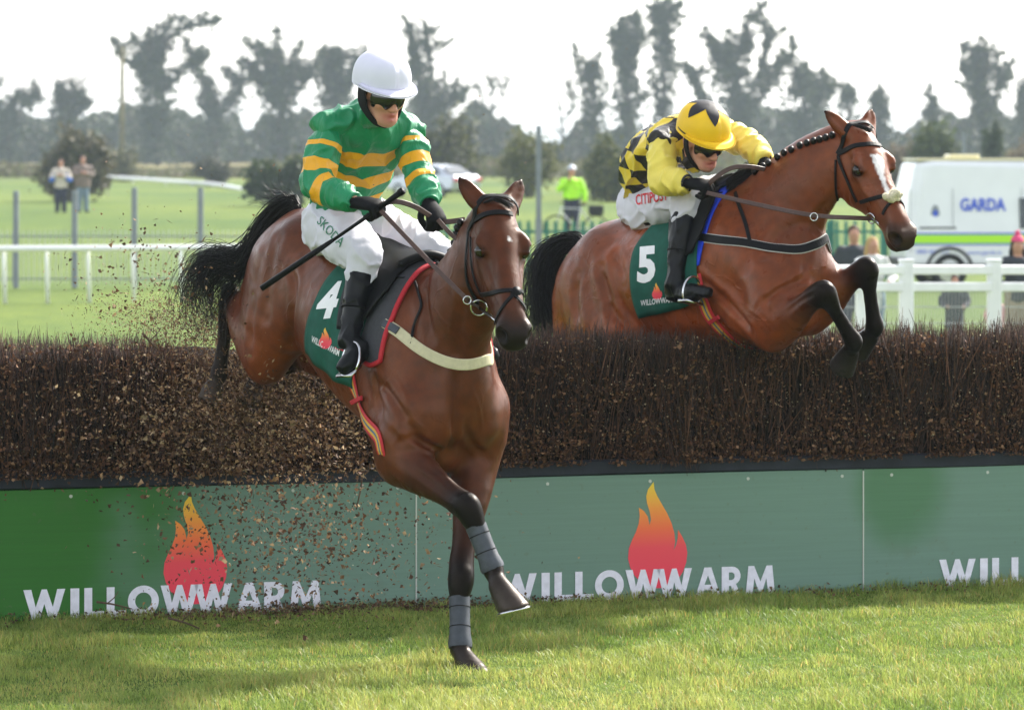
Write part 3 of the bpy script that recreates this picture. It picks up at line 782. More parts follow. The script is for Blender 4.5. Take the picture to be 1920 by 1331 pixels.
# ------------------------------------------------------------------ the fence: boards, rail, birch brush
ang = math.atan(.335); FE = np.array([math.cos(ang), math.sin(ang), 0]); FN = np.array([math.sin(ang), -math.cos(ang), 0]); FO = np.array([0, 19.87, 0]); UZ = np.array([0, 0, 1.0])
def fp(u, w, z): return FO + FE * u + FN * w + UZ * z            # w towards the camera
def u_at(px): k = (px - 960) / F_PX; Y = 19.87 / (1 - .335 * k); return k * Y / math.cos(ang)
fence = empty('brush_fence', fp(0, 0, 0), 'steeplechase fence of dark birch brush behind green sponsor boards', 'fence')
FAX = np.array([FE, FN, UZ])
def board_material():
    m = bpy.data.materials.new('muddy green board with painted sky sheen'); m.use_nodes = True; N, L = nodes(m); b = N['Principled BSDF']
    tc = N.new('ShaderNodeTexCoord'); sp = N.new('ShaderNodeSeparateXYZ')
    geo = N.new('ShaderNodeNewGeometry'); 
    mp = N.new('ShaderNodeMapping'); mp.vector_type = 'POINT'; mp.inputs['Rotation'].default_value = (0, 0, -ang); L.new(tc.outputs['Object'], mp.inputs['Vector']); L.new(mp.outputs['Vector'], sp.inputs[0])
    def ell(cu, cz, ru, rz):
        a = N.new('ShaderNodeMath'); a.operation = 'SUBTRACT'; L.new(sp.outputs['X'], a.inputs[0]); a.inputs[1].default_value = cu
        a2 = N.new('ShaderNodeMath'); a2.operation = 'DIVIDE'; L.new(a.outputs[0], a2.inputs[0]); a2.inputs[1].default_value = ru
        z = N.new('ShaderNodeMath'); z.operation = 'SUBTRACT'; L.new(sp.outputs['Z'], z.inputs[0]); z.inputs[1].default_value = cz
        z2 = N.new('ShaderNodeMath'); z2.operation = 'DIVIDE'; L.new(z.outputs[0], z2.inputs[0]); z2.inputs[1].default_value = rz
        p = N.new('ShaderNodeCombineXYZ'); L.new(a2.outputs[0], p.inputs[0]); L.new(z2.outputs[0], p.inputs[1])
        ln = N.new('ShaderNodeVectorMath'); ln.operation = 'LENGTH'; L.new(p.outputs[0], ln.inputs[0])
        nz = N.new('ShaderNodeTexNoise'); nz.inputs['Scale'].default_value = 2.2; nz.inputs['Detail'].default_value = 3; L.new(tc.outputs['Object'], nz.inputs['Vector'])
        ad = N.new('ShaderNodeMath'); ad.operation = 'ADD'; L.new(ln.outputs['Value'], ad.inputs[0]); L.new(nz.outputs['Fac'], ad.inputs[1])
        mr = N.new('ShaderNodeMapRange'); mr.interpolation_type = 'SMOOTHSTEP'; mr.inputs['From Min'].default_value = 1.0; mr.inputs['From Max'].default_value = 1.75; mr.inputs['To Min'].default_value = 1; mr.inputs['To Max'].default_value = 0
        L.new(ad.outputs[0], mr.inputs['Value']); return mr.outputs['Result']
    f1 = ell(-2.55, .30, 1.05, 1.3); f2 = ell(u_at(1680), .50, .24, .26)  # sky reflection painted into the colour: ovals of clear green amid grey-green sheen
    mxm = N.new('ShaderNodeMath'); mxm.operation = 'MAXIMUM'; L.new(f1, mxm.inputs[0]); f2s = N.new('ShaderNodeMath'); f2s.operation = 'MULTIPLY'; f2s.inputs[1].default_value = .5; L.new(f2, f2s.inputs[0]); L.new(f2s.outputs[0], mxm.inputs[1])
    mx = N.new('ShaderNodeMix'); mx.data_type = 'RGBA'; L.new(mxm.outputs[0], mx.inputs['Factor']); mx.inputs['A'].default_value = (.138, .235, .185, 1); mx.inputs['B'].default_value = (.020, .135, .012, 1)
    ng = N.new('ShaderNodeTexNoise'); ng.inputs['Scale'].default_value = 1.0; ng.inputs['Detail'].default_value = 6
    mp2 = N.new('ShaderNodeMapping'); mp2.inputs['Scale'].default_value = (2, 2, 90); L.new(tc.outputs['Object'], mp2.inputs['Vector']); L.new(mp2.outputs['Vector'], ng.inputs['Vector'])
    mr = N.new('ShaderNodeMapRange'); mr.inputs['From Min'].default_value = .3; mr.inputs['From Max'].default_value = .7; mr.inputs['To Min'].default_value = .95; mr.inputs['To Max'].default_value = 1.05; L.new(ng.outputs['Fac'], mr.inputs['Value'])
    nd = N.new('ShaderNodeTexNoise'); nd.inputs['Scale'].default_value = 3.2; nd.inputs['Detail'].default_value = 7; L.new(tc.outputs['Object'], nd.inputs['Vector'])
    md = N.new('ShaderNodeMapRange'); md.inputs['From Min'].default_value = .60; md.inputs['From Max'].default_value = .75; md.inputs['To Min'].default_value = 0; md.inputs['To Max'].default_value = .35; L.new(nd.outputs['Fac'], md.inputs['Value'])
    mz_ = N.new('ShaderNodeMapRange'); mz_.inputs['From Min'].default_value = .0; mz_.inputs['From Max'].default_value = .22; mz_.inputs['To Min'].default_value = 1.9; mz_.inputs['To Max'].default_value = .8; L.new(sp.outputs['Z'], mz_.inputs['Value'])
    nd2 = N.new('ShaderNodeTexNoise'); nd2.inputs['Scale'].default_value = 38; nd2.inputs['Detail'].default_value = 4; L.new(tc.outputs['Object'], nd2.inputs['Vector'])
    md2 = N.new('ShaderNodeMapRange'); md2.inputs['From Min'].default_value = .66; md2.inputs['From Max'].default_value = .70; md2.inputs['To Min'].default_value = 0; md2.inputs['To Max'].default_value = .30; L.new(nd2.outputs['Fac'], md2.inputs['Value'])
    mda = N.new('ShaderNodeMath'); mda.operation = 'ADD'; L.new(md.outputs['Result'], mda.inputs[0]); L.new(md2.outputs['Result'], mda.inputs[1])
    mdm = N.new('ShaderNodeMath'); mdm.operation = 'MULTIPLY'; mdm.use_clamp = True; L.new(mda.outputs[0], mdm.inputs[0]); L.new(mz_.outputs['Result'], mdm.inputs[1])
    sc = N.new('ShaderNodeVectorMath'); sc.operation = 'SCALE'; L.new(mx.outputs['Result'], sc.inputs[0]); L.new(mr.outputs['Result'], sc.inputs['Scale'])
    mud = N.new('ShaderNodeMix'); mud.data_type = 'RGBA'; L.new(mdm.outputs[0], mud.inputs['Factor']); L.new(sc.outputs['Vector'], mud.inputs['A']); mud.inputs['B'].default_value = (.11, .12, .07, 1)
    L.new(mud.outputs['Result'], b.inputs['Base Color']); b.inputs['Roughness'].default_value = .42; b.inputs['Specular IOR Level'].default_value = .4
    return m
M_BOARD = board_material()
M_RAIL = mat('black rubber rail', (.012, .015, .024), rough=.6, spec=.3, var=.35, scale=9, bump=.5, bscale=30, bdist=.006)
M_LETTER = mat('white vinyl letter', (.74, .73, .82), rough=.45, var=.10, scale=30, bump=.1, bscale=80)
M_SCREW = mat('galvanised screw', (.5, .52, .5), rough=.4, metal=.6)

def glyph(ch, w, t=.27):
    "outline loops (outer first) of one letter, height 1"
    if ch == 'I': return [[(0, 0), (w, 0), (w, 1), (0, 1)]]
    if ch == 'L': return [[(0, 0), (w, 0), (w, .21), (t, .21), (t, 1), (0, 1)]]
    if ch == 'O':
        a = np.linspace(0, 2 * math.pi, 37)[:-1]
        return [[(w / 2 + w / 2 * math.cos(x), .5 + .52 * math.sin(x)) for x in a], [(w / 2 + (w / 2 - t * .92) * math.cos(x), .5 + (.52 - t * .86) * math.sin(x)) for x in a[::-1]]]
    if ch == 'W': return [[(0, 1), (t, 1), (.295 * w, .40), (.5 * w - .32 * t, 1), (.5 * w + .32 * t, 1), (.705 * w, .40), (w - t, 1), (w, 1), (.79 * w, 0), (.79 * w - .95 * t, 0), (.5 * w, .52), (.21 * w + .95 * t, 0), (.21 * w, 0)][::-1]]
    if ch == 'A': return [[(0, 0), (t, 0), (t + .075 * w, .20), (w - t - .075 * w, .20), (w - t, 0), (w, 0), (.5 * w + .48 * t, 1), (.5 * w - .48 * t, 1)], [(.5 * w, .72), (.5 * w - .14 * w, .39), (.5 * w + .14 * w, .39)]]
    if ch == 'R':
        a = np.linspace(-90, 90, 10); rr = .325
        return [[(0, 0), (t, 0), (t, .32), (.50 * w, .32), (w - t * 1.12, 0), (w, 0), (.76 * w, .38)] + [(.56 * w + .44 * w * math.cos(R(x)), .675 + rr * math.sin(R(x))) for x in a[1:]] + [(0, 1)],
                [(t, .80), (.52 * w, .80)] + [(.52 * w + .17 * w * math.cos(R(x)), .665 + .135 * math.sin(R(x))) for x in a[::-1]] + [(t, .53)]]
    if ch == 'M': return [[(0, 0), (t * .92, 0), (t + .05 * w, .56), (.5 * w - .26 * t, .08), (.5 * w + .26 * t, .08), (w - t - .05 * w, .56), (w - t * .92, 0), (w, 0), (.91 * w, 1), (.91 * w - .80 * t, 1), (.5 * w, .44), (.09 * w + .80 * t, 1), (.09 * w, 1)]]
from mathutils.geometry import tessellate_polygon
def plate(loops, place, thick):
    "extruded outline; place(x, y, h) gives the world point at height h above the surface"
    flat = [p for l in loops for p in l]; T = tessellate_polygon([[Vector((x, y, 0)) for x, y in l] for l in loops]); n = len(flat)
    V = [place(x, y, thick) for x, y in flat] + [place(x, y, 0) for x, y in flat]; F = [tuple(t) for t in T]; k = 0
    for l in loops:
        m_ = len(l)
        for i in range(m_): F.append((k + i, k + (i + 1) % m_, n + k + (i + 1) % m_, n + k + i))
        k += m_
    return V, F
WORD = [('W', 100, 200), ('I', 320, 42), ('L', 385, 95), ('L', 490, 95), ('O', 590, 150), ('W', 745, 185), ('W', 905, 185), ('A', 1105, 130), ('R', 1240, 100), ('M', 1365, 155)]
LH = .134; LS = 1.391 / 1420
M_FLAME = flame_material_board = None
BT = .585
for bi in range(-1, 3):
    u0 = -.468 + 2.24 * (bi - 0) - (0); u1 = u0 + 2.24 - .004
    if bi == -1: pass
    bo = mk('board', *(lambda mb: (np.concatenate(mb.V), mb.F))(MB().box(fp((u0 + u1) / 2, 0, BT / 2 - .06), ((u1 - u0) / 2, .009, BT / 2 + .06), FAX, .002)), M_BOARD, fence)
    bo['label'] = 'green sponsor board with white lettering and a flame'
    us = u0 + .394
    for ch, x, w in WORD:
        wl_ = w * LS; gl = glyph(ch, w / 140.0)
        V, F = plate(gl, lambda a, b, h_: fp(us + (x - 100) * LS + a * LH, .0095 + h_ + .0012, .004 + b * LH), .0015); mk('letter_' + ch.lower(), V, F, M_LETTER, bo)
    V, F = plate([[(p[0] * .50, p[1] * .50) for p in FLAME[::-1]]], lambda a, b, h_: fp(us + .795 + a, .0095 + h_, .048 + b), .0010)
    fo = mk('flame_emblem', V, F, None, bo)
    if M_FLAME is None: M_FLAME = flame_material('printed flame', 'Z', .05, .55)
    fo.data.materials.append(M_FLAME)
    for k in range(5):
        uu = u0 + .12 + k * .5 + .03 * math.sin(k * 7 + bi); a = np.arange(8) * math.pi / 4; c = [(.008 * math.cos(x), .008 * math.sin(x)) for x in a]
        V, F = plate([c], lambda p, q, h_: fp(uu + p, .010 + h_, .552 + q), .002); mk('screw', V, F, M_SCREW, bo)
for u in (-.470, 1.770):
    MB().box(fp(u, .0098, BT / 2 - .03), (.0035, .002, BT / 2 + .02), FAX).build('joint_strip', M_SCREW, fence)
# rubber rail on top of the boards
pts = [fp(u, -.012, BT + .034 + .004 * math.sin(u * 2.1)) for u in np.linspace(-4.6, 5.4, 60)]
MB().ribbon(pts, np.tile(FN, (60, 1)), .072, .030).build('rubber_rail', M_RAIL, fence)
pts = [fp(u_at(1640) + .012 * math.cos(a), .012, BT + .034 + .05 * math.sin(a)) for a in np.linspace(0, 6.28, 16)]

M_TWIG = mat('dark birch twigs', attr='Col', rough=.75, spec=.2)
M_LEAF = mat('dead leaves', attr='Col', rough=.7, spec=.25, trans=.25)
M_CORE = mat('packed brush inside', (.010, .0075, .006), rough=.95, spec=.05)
BZ0, BZ1 = BT + .05, 1.235
# packed core, irregular
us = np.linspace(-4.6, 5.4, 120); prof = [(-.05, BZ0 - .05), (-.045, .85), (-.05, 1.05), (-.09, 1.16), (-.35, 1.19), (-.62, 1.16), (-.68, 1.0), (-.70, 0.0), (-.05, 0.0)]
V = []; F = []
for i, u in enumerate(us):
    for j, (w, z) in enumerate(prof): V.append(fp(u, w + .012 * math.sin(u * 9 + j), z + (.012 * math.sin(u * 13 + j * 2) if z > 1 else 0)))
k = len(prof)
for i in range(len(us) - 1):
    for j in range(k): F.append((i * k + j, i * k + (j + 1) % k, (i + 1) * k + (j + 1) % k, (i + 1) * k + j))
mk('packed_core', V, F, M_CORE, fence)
def dip(u):
    "the brush is broken down where the first horse has just gone through"
    return -.085 * np.exp(-((u - u_at(470)) / .28) ** 2) - .03 * np.exp(-((u - u_at(640)) / .3) ** 2)
def twigs(n, u, w, z, length, lean, r, colr, seed):
    g = np.random.default_rng(seed)
    base = FO + u[:, None] * FE + w[:, None] * FN + z[:, None] * UZ
    d = UZ[None] + lean[:, :1] * FE + lean[:, 1:] * FN; d /= np.linalg.norm(d, axis=1)[:, None]
    bend = g.normal(size=(n, 3)) * .06
    P0 = base; P1 = base + d * (length * .55)[:, None] + bend * (length * .4)[:, None]; P2 = base + d * length[:, None] + bend * (length)[:, None]
    a = g.normal(size=(n, 3)); s1 = np.cross(d, a); s1 /= np.linalg.norm(s1, axis=1)[:, None]; s2 = np.cross(d, s1)
    rings = []
    for p_, k_ in ((P0, 1.0), (P1, .75), (P2, .3)):
        for x in range(3): rings.append(p_ + (r * k_)[:, None] * (math.cos(2.094 * x) * s1 + math.sin(2.094 * x) * s2))
    V = np.stack(rings, 1).reshape(-1, 3); b = np.arange(n)[:, None] * 9; Fs = []
    for q in range(2):
        for x in range(3):
            y = (x + 1) % 3; Fs.append(np.concatenate([b + q * 3 + x, b + q * 3 + y, b + q * 3 + 3 + y, b + q * 3 + 3 + x], 1))
    return V, np.concatenate(Fs), np.repeat(colr, 9, 0)
def flakes(C, size, colr, seed, bend=.35, wr=(.35, .8)):
    "small bent leaf fragments, four triangles each"
    g = np.random.default_rng(seed); n = len(C)
    a = g.normal(size=(n, 3)); a /= np.linalg.norm(a, axis=1)[:, None]; b = np.cross(a, g.normal(size=(n, 3))); b /= np.linalg.norm(b, axis=1)[:, None]; c = np.cross(a, b)
    L = size[:, None]; W = L * g.uniform(*wr, (n, 1)); H = W * g.normal(0, bend * 1.6, (n, 1))
    V = np.stack([C - a * L * .5, C + b * W * .5 * g.uniform(.5, 1, (n, 1)) + c * H * .5, C + a * L * .5 * g.uniform(.6, 1, (n, 1)), C - b * W * .5 + c * H * .5, C - a * L * .15 + b * W * .5 + c * H * .3], 1).reshape(-1, 3)
    i = np.arange(n)[:, None] * 5
    F = np.concatenate([np.concatenate([i, i + 4, i + 1], 1), np.concatenate([i, i + 1, i + 2], 1), np.concatenate([i, i + 2, i + 3], 1)])
    return V, F, np.repeat(colr, 5, 0)
def mixcol(g, n, cols, jit=.3):
    c = np.array(cols)[g.integers(0, len(cols), n)]; return c * g.uniform(1 - jit, 1 + jit, (n, 1))
g = np.random.default_rng(21)
n1 = 19000
u = g.uniform(-4.4, 5.2, n1); w = -np.abs(g.normal(0, .06, n1)) + .012; z = g.uniform(BZ0 - .06, 1.05, n1); ln = np.minimum(g.uniform(.12, .42, n1), BZ1 + dip(u) + g.normal(0, .018, n1) - z); ln = np.maximum(ln, .05)
cluster = snoise(np.stack([u, z, 0 * u], 1), 9, 2); w = w + .034 * np.clip(cluster, -1, 1); leanu = g.normal(0, .22, n1) + .16 * snoise(np.stack([u, z, 0 * u], 1) + 4, 6, 2) + np.where(g.uniform(size=n1) < .10, g.normal(0, .9, n1), 0)
A = twigs(n1, u, w, z, ln, np.stack([leanu, g.normal(.02, .10, n1)], 1), g.uniform(.0015, .0042, n1), mixcol(g, n1, [(.055, .032, .024), (.036, .024, .020), (.090, .046, .030), (.15, .074, .045), (.020, .015, .014), (.06, .04, .034)]), 1)
n2 = 17000
u = g.uniform(-4.4, 5.2, n2); w = -g.uniform(0, .66, n2); top = BZ1 + dip(u) + .014 * snoise(np.stack([u, w, 0 * u], 1), 7, 2) + g.normal(0, .020, n2) + np.where(g.uniform(size=n2) < .07, g.uniform(0, .07, n2), 0); ln = g.uniform(.10, .22, n2)
Bt = twigs(n2, u, w, top - ln, ln, np.stack([g.normal(0, .20, n2), g.normal(.05, .16, n2)], 1), g.uniform(.0013, .0030, n2), mixcol(g, n2, [(.12, .075, .06), (.075, .048, .04), (.17, .105, .08), (.05, .036, .032)]), 2)
V = np.concatenate([A[0], Bt[0]]); F = np.concatenate([A[1], Bt[1] + len(A[0])]); ob = mk('birch_twigs', V, F, M_TWIG, fence); set_col(ob, np.concatenate([A[2], Bt[2]])); ob['kind'] = 'stuff'
n4 = 3600; u = g.uniform(-4.4, 5.2, n4); z = BZ0 + (BZ1 + dip(u) - BZ0) * g.uniform(.15, 1, n4); C = FO + u[:, None] * FE + (.055 - np.abs(g.normal(0, .02, n4)))[:, None] * FN + z[:, None] * UZ
A = flakes(C, g.uniform(.005, .014, n4), mixcol(g, n4, [(.50, .40, .24), (.42, .32, .2), (.34, .25, .15)], .25), 9); ob = mk('cut_twig_ends', A[0], A[1], M_LEAF, fence); set_col(ob, A[2]); ob['kind'] = 'stuff'
n3 = 60000
u = g.uniform(-4.4, 5.2, n3); z = BZ0 + (BZ1 + dip(u) - BZ0) * g.uniform(0, 1, n3) ** 1.35; w = .052 - np.abs(g.normal(0, .030, n3)); lk = snoise(np.stack([u, z, 0 * u], 1), 11, 3) + g.normal(0, .35, n3) > np.interp((z - BZ0) / .6, [0, .5, 1], [-.9, -.35, .25]) - .3 * (u < u_at(700)); u, z, w = u[lk], z[lk], w[lk]; n3 = len(u)
C = FO + u[:, None] * FE + w[:, None] * FN + z[:, None] * UZ
sz = g.uniform(.008, .026, n3) * np.where(g.uniform(size=n3) < .12, 1.5, 1)
A = flakes(C, sz, mixcol(g, n3, [(.11, .048, .026), (.075, .038, .025), (.18, .085, .042), (.30, .17, .095), (.05, .028, .02), (.14, .066, .036), (.09, .045, .03)]), 3)
ob = mk('brush_leaves', A[0], A[1], M_LEAF, fence); set_col(ob, A[2]); ob['kind'] = 'stuff'
HB = {}
# --- horse carrying number 4 (landing)
W4 = P(785, 500, 17.85); T4 = P(572, 404, 18.72)
f0 = Frame(W4, W4 - T4); fr4 = Frame(W4, (W4 - T4) - .06 * f0.u)
poll4 = P(935, 380, 17.22); nose4 = P(968, 600, 16.92)
ha = unit(nose4 - poll4); hs_ = unit(np.array([-.95, -.30, .0])); hs_ = unit(hs_ - ha * (hs_ @ ha)); hn = np.cross(hs_, ha)
def headframe(o, a, s_):
    f = Frame(o, a); f.f = unit(a); f.s = unit(s_ - f.f * (s_ @ f.f)); f.u = np.cross(f.s, f.f); f.M = np.array([f.f, f.s, f.u]); return f
hf4 = headframe(poll4, ha, hs_)
if hf4.u @ np.array([0, -1, 0]) < 0: hf4.u = -hf4.u; hf4.M[2] = hf4.u
nb = hf4(.02, 0, -.11)
J4 = dict(legdark=.9, armdark=.35, hsc=1.07, frame=fr4, head=hf4, bay=np.array([.098, .023, .0065]), black=np.array([.006, .005, .005]), muzzle=np.array([.018, .013, .012]), hoof=np.array([.030, .024, .021]),
    neck=[fr4(.26, 0, -.22), lerp(fr4(.38, 0, -.12), nb, .36), lerp(fr4(.36, 0, -.02), nb, .72), nb], neck_w=[.150, .118, .092, .075], neck_h=[.255, .195, .150, .115],
    neck_side=np.array([fr4.s, fr4.s, lerp(fr4.s, hf4.s, .3), lerp(fr4.s, hf4.s, .7), hf4.s]),
    elR=P(752, 862, 17.58), knR=P(880, 955, 17.22), ftR=P(925, 1068, 17.18), coR=P(938, 1102, 17.12), toeR=P(963, 1143, 17.06), soleR=unit([.25, -.1, -.95]),
    elL=P(888, 868, 17.74), knL=P(861, 1085, 17.50), ftL=P(863, 1214, 17.40), coL=P(873, 1238, 17.36), toeL=P(890, 1268, 17.30), soleL=unit([.1, -.1, -1]),
    stR=P(497, 672, 18.62), hkR=P(430, 566, 18.98), hfR=P(411, 700, 18.98), hcR=P(400, 730, 18.98), htR=P(392, 752, 18.98),
    stL=fr4(-.86, -.20, -.66), hkL=fr4(-1.22, -.14, -.78), hfL=P(480, 712, 19.2), hcL=P(474, 736, 19.18), htL=P(468, 758, 19.16),
    earR=P(859, 333, 17.26), earL=P(978, 337, 17.36), earface=np.array([.35, -.93, .1]))
# --- horse carrying number 5 (over the fence)
W5 = P(1362, 366, 20.45); T5 = P(1112, 460, 21.2)
f0 = Frame(W5, W5 - T5); fr5 = Frame(W5, (W5 - T5) - .06 * f0.u)
poll5 = P(1616, 241, 19.88); nose5 = P(1702, 431, 19.60)
ha = unit(nose5 - poll5); hf5 = headframe(poll5, ha, unit(np.array([-.87, -.48, -.08])))
if hf5.u @ np.array([0, -1, 0]) < 0: hf5.u = -hf5.u; hf5.M[2] = hf5.u
nb = hf5(.015, 0, -.11)
J5 = dict(legdark=.8, armdark=.2, hsc=1.05, frame=fr5, head=hf5, bay=np.array([.175, .038, .0095]), black=np.array([.006, .005, .005]), muzzle=np.array([.030, .016, .012]), hoof=np.array([.02, .017, .016]),
    neck=[fr5(.26, 0, -.20), lerp(fr5(.36, 0, -.10), nb, .36), lerp(fr5(.36, 0, -.04), nb, .72), nb], neck_w=[.150, .115, .090, .075], neck_h=[.265, .205, .155, .115],
    neck_side=np.array([fr5.s, fr5.s, lerp(fr5.s, hf5.s, .3), lerp(fr5.s, hf5.s, .7), hf5.s]),
    elR=P(1452, 612, 19.92), knR=P(1543, 545, 19.66), ftR=P(1600, 640, 19.72), coR=P(1592, 664, 19.80), toeR=P(1578, 692, 19.86),
    elL=P(1522, 580, 20.18), knL=P(1624, 501, 19.98), ftL=P(1640, 612, 20.02), coL=P(1628, 634, 20.08), toeL=P(1606, 658, 20.14),
    stR=fr5(-.64, .21, -.60), hkR=fr5(-.98, .16, -.86), hfR=fr5(-.95, .16, -1.22), hcR=fr5(-.99, .16, -1.31), htR=fr5(-1.03, .16, -1.37),
    stL=fr5(-.60, -.21, -.60), hkL=fr5(-.94, -.16, -.90), hfL=fr5(-1.02, -.16, -1.24), hcL=fr5(-1.07, -.16, -1.32), htL=fr5(-1.12, -.16, -1.37),
    earR=P(1546, 208, 19.86), earL=P(1634, 205, 20.0), earface=np.array([.45, -.85, .1]))

def carve(J, body, lines):
    "muscle borders as seen on the animal: polylines pressed in (depth > 0) or raised (depth < 0)"
    V, N = J['V'], normals_of(J['V'], J['Q']); dsp = np.zeros(len(V))
    for pix, depth, width in lines:
        pts = chainpts(body, pix)
        if len(pts) < 2: continue
        c = catmull(pts, 5); best = np.full(len(V), 9.0)
        sel = np.where(((V > c.min(0) - .12) & (V < c.max(0) + .12)).all(1))[0]; bb = best[sel]
        for a, b in zip(c[:-1], c[1:]):
            d = b - a; t = np.clip(((V[sel] - a) @ d) / (d @ d + 1e-9), 0, 1); bb = np.minimum(bb, np.linalg.norm(V[sel] - a - t[:, None] * d, axis=1))
        ends = np.minimum(np.linalg.norm(V[sel] - c[0], axis=1), np.linalg.norm(V[sel] - c[-1], axis=1)); fade = np.clip(ends / .05, .15, 1)
        dsp[sel] -= depth * np.exp(-(bb / width) ** 2) * fade - .35 * depth * np.exp(-((bb - 1.9 * width) / width) ** 2) * fade
    J['V'] = V + N * dsp[:, None]
LINES4 = [([(853, 690), (853, 740), (851, 795), (838, 850)], .016, .016), ([(709, 715), (735, 745), (755, 775), (766, 803)], .012, .020), ([(766, 803), (790, 825), (812, 838), (832, 842)], .014, .016),
          ([(748, 840), (763, 822), (794, 832), (818, 862)], .010, .014), ([(868, 790), (885, 830), (912, 862)], .010, .016), ([(800, 534), (800, 580), (808, 632)], .012, .022), ([(870, 560), (862, 620), (860, 670)], .008, .022),
          ([(546, 500), (552, 550), (548, 610), (545, 645)], .012, .022), ([(520, 450), (505, 520), (500, 590)], .008, .028), ([(475, 560), (470, 610), (470, 660)], .008, .022), ([(700, 690), (715, 760), (742, 822)], .008, .018),
          ([(790, 870), (820, 890), (850, 920)], .006, .012), ([(775, 880), (810, 905), (845, 935)], .006, .012), ([(590, 560), (600, 620), (610, 680)], .004, .014), ([(625, 610), (632, 660), (642, 705)], .004, .014),
          ([(915, 420), (925, 470), (930, 520)], .003, .010), ([(912, 500), (925, 540), (935, 570)], -.004, .006), ([(730, 690), (760, 740), (790, 800)], -.004, .007), ([(880, 720), (900, 770), (905, 820)], -.004, .007)]
LINES5 = [([(1309, 520), (1345, 550), (1376, 580), (1410, 622)], .014, .020), ([(1425, 575), (1455, 548), (1490, 530), (1520, 520)], .012, .016), ([(1511, 470), (1508, 510), (1500, 540)], .010, .018), ([(1526, 430), (1500, 420), (1460, 440), (1430, 480)], .010, .024),
          ([(1560, 370), (1540, 395), (1530, 430)], .010, .018), ([(1127, 505), (1138, 550), (1150, 598)], .014, .024), ([(1142, 580), (1165, 604), (1185, 622)], .012, .018), ([(1085, 520), (1080, 560), (1085, 610)], .010, .026), ([(1154, 478), (1165, 500), (1170, 530)], .008, .024),
          ([(1100, 490), (1105, 540), (1115, 600)], .006, .03), ([(1215, 600), (1222, 618), (1235, 628)], .004, .014), ([(1440, 400), (1420, 450), (1400, 500)], .008, .028), ([(1470, 590), (1500, 565), (1530, 550)], .006, .012), ([(1455, 600), (1440, 580), (1432, 560)], .008, .014),
          ([(1620, 330), (1640, 365), (1655, 400)], -.004, .006), ([(1380, 560), (1420, 590), (1450, 620)], -.004, .007), ([(1480, 480), (1470, 520), (1460, 560)], -.004, .007), ([(1595, 350), (1590, 370), (1600, 390)], .005, .012)]
for key, J, LN in (('h4', J4, LINES4), ('h5', J5, LINES5)):
    V, Q, C, S_ = horse_body(J); J['V'], J['Q'], J['C'] = V, Q, C; carve(J, Body(V, Q), LN); HB[key] = Body(J['V'], Q)
    g = J['hsc']; H = J['head']
    for sg in (1, -1):                                    # dark nostril lining and eye rims
        for c_, r_, w_ in ((H(.574 * g, .056 * g * sg, -.036 * g), .030, .008), (H(.192 * g, .092 * g * sg, -.040 * g), .034, .010)):
            d_ = np.linalg.norm(J['V'] - c_, axis=1); k_ = np.clip((r_ - d_) / w_ + .5, 0, 1)[:, None] * .85; J['C'] = J['C'] * (1 - k_) + J['black'] * .7 * k_
    # dark back line, dapple and sweat patches
    loc = J['frame'].inv(J['V']); sh_ = np.clip(.5 + .5 * snoise(J['V'], 6, 3), 0, 1)[:, None]; J['C'] = J['C'] * (.80 + .38 * sh_)
    top_ = np.clip((loc[:, 2] + .12) / .14, 0, 1) * np.clip((.35 - loc[:, 0]) / .2, 0, 1); nk_ = np.clip((loc[:, 0] - .30) / .2, 0, 1) * np.clip((loc[:, 2] + .5) / .2, 0, 1); low_ = np.clip((-loc[:, 2] - .40) / .2, 0, 1) * np.clip((.35 - loc[:, 0]) / .2, 0, 1)
    J['C'] = J['C'] * (1 - .35 * top_ - .22 * nk_)[:, None] * (1 + low_[:, None] * np.array([.35, .30, .2]))
b4, b5 = HB['h4'], HB['h5']
whiten(J5, b5, [(1636, 292), (1646, 300), (1653, 330), (1661, 352), (1667, 366)], [.010, .030, .012, .008, .012])
whiten(J4, b4, [(954, 444), (955, 449)], [.004, .005])
M_COAT4 = coat_material('dark bay coat', .38); M_COAT5 = coat_material('bright bay coat', .36)
horse4 = empty('racehorse', (P(760, 900, 17.7)[0], 17.7, 0.0), 'dark bay racehorse number 4 landing with one forefoot on the grass', 'horse', 'racehorses jumping the fence')
horse5 = empty('racehorse', (P(1350, 900, 20.4)[0], 20.4, 0.0), 'bright bay racehorse number 5 with white blaze, still above the brush', 'horse', 'racehorses jumping the fence')
for J, ro, m_ in ((J4, horse4, M_COAT4), (J5, horse5, M_COAT5)):
    o = mk('body', J['V'], J['Q'], m_, ro, True); set_col(o, J['C']); eyes(J, ro)
# tails
T0 = fr4(-1.06, 0, -.10)
g1 = [T0, P(545, 377, 18.78), P(505, 400, 18.82), P(474, 452, 18.86), P(440, 478, 18.9), P(400, 474, 18.94), P(366, 500, 18.96), P(356, 552, 18.95), P(380, 592, 18.93), P(412, 602, 18.9)]
g2 = [T0, P(550, 388, 18.78), P(512, 420, 18.82), P(484, 470, 18.86), P(452, 508, 18.9), P(415, 500, 18.94), P(385, 520, 18.96), P(378, 560, 18.95), P(398, 590, 18.93), P(424, 588, 18.9)]
g3 = [T0, P(535, 385, 18.80), P(490, 430, 18.84), P(466, 485, 18.88), P(444, 530, 18.92), P(424, 560, 18.94), P(412, 590, 18.95), P(402, 610, 18.94)]
g4 = [T0, P(552, 377, 18.77), P(515, 398, 18.80), P(482, 446, 18.84), P(458, 492, 18.88), P(430, 490, 18.92), P(398, 492, 18.95), P(372, 524, 18.96), P(366, 566, 18.95), P(392, 602, 18.93)]
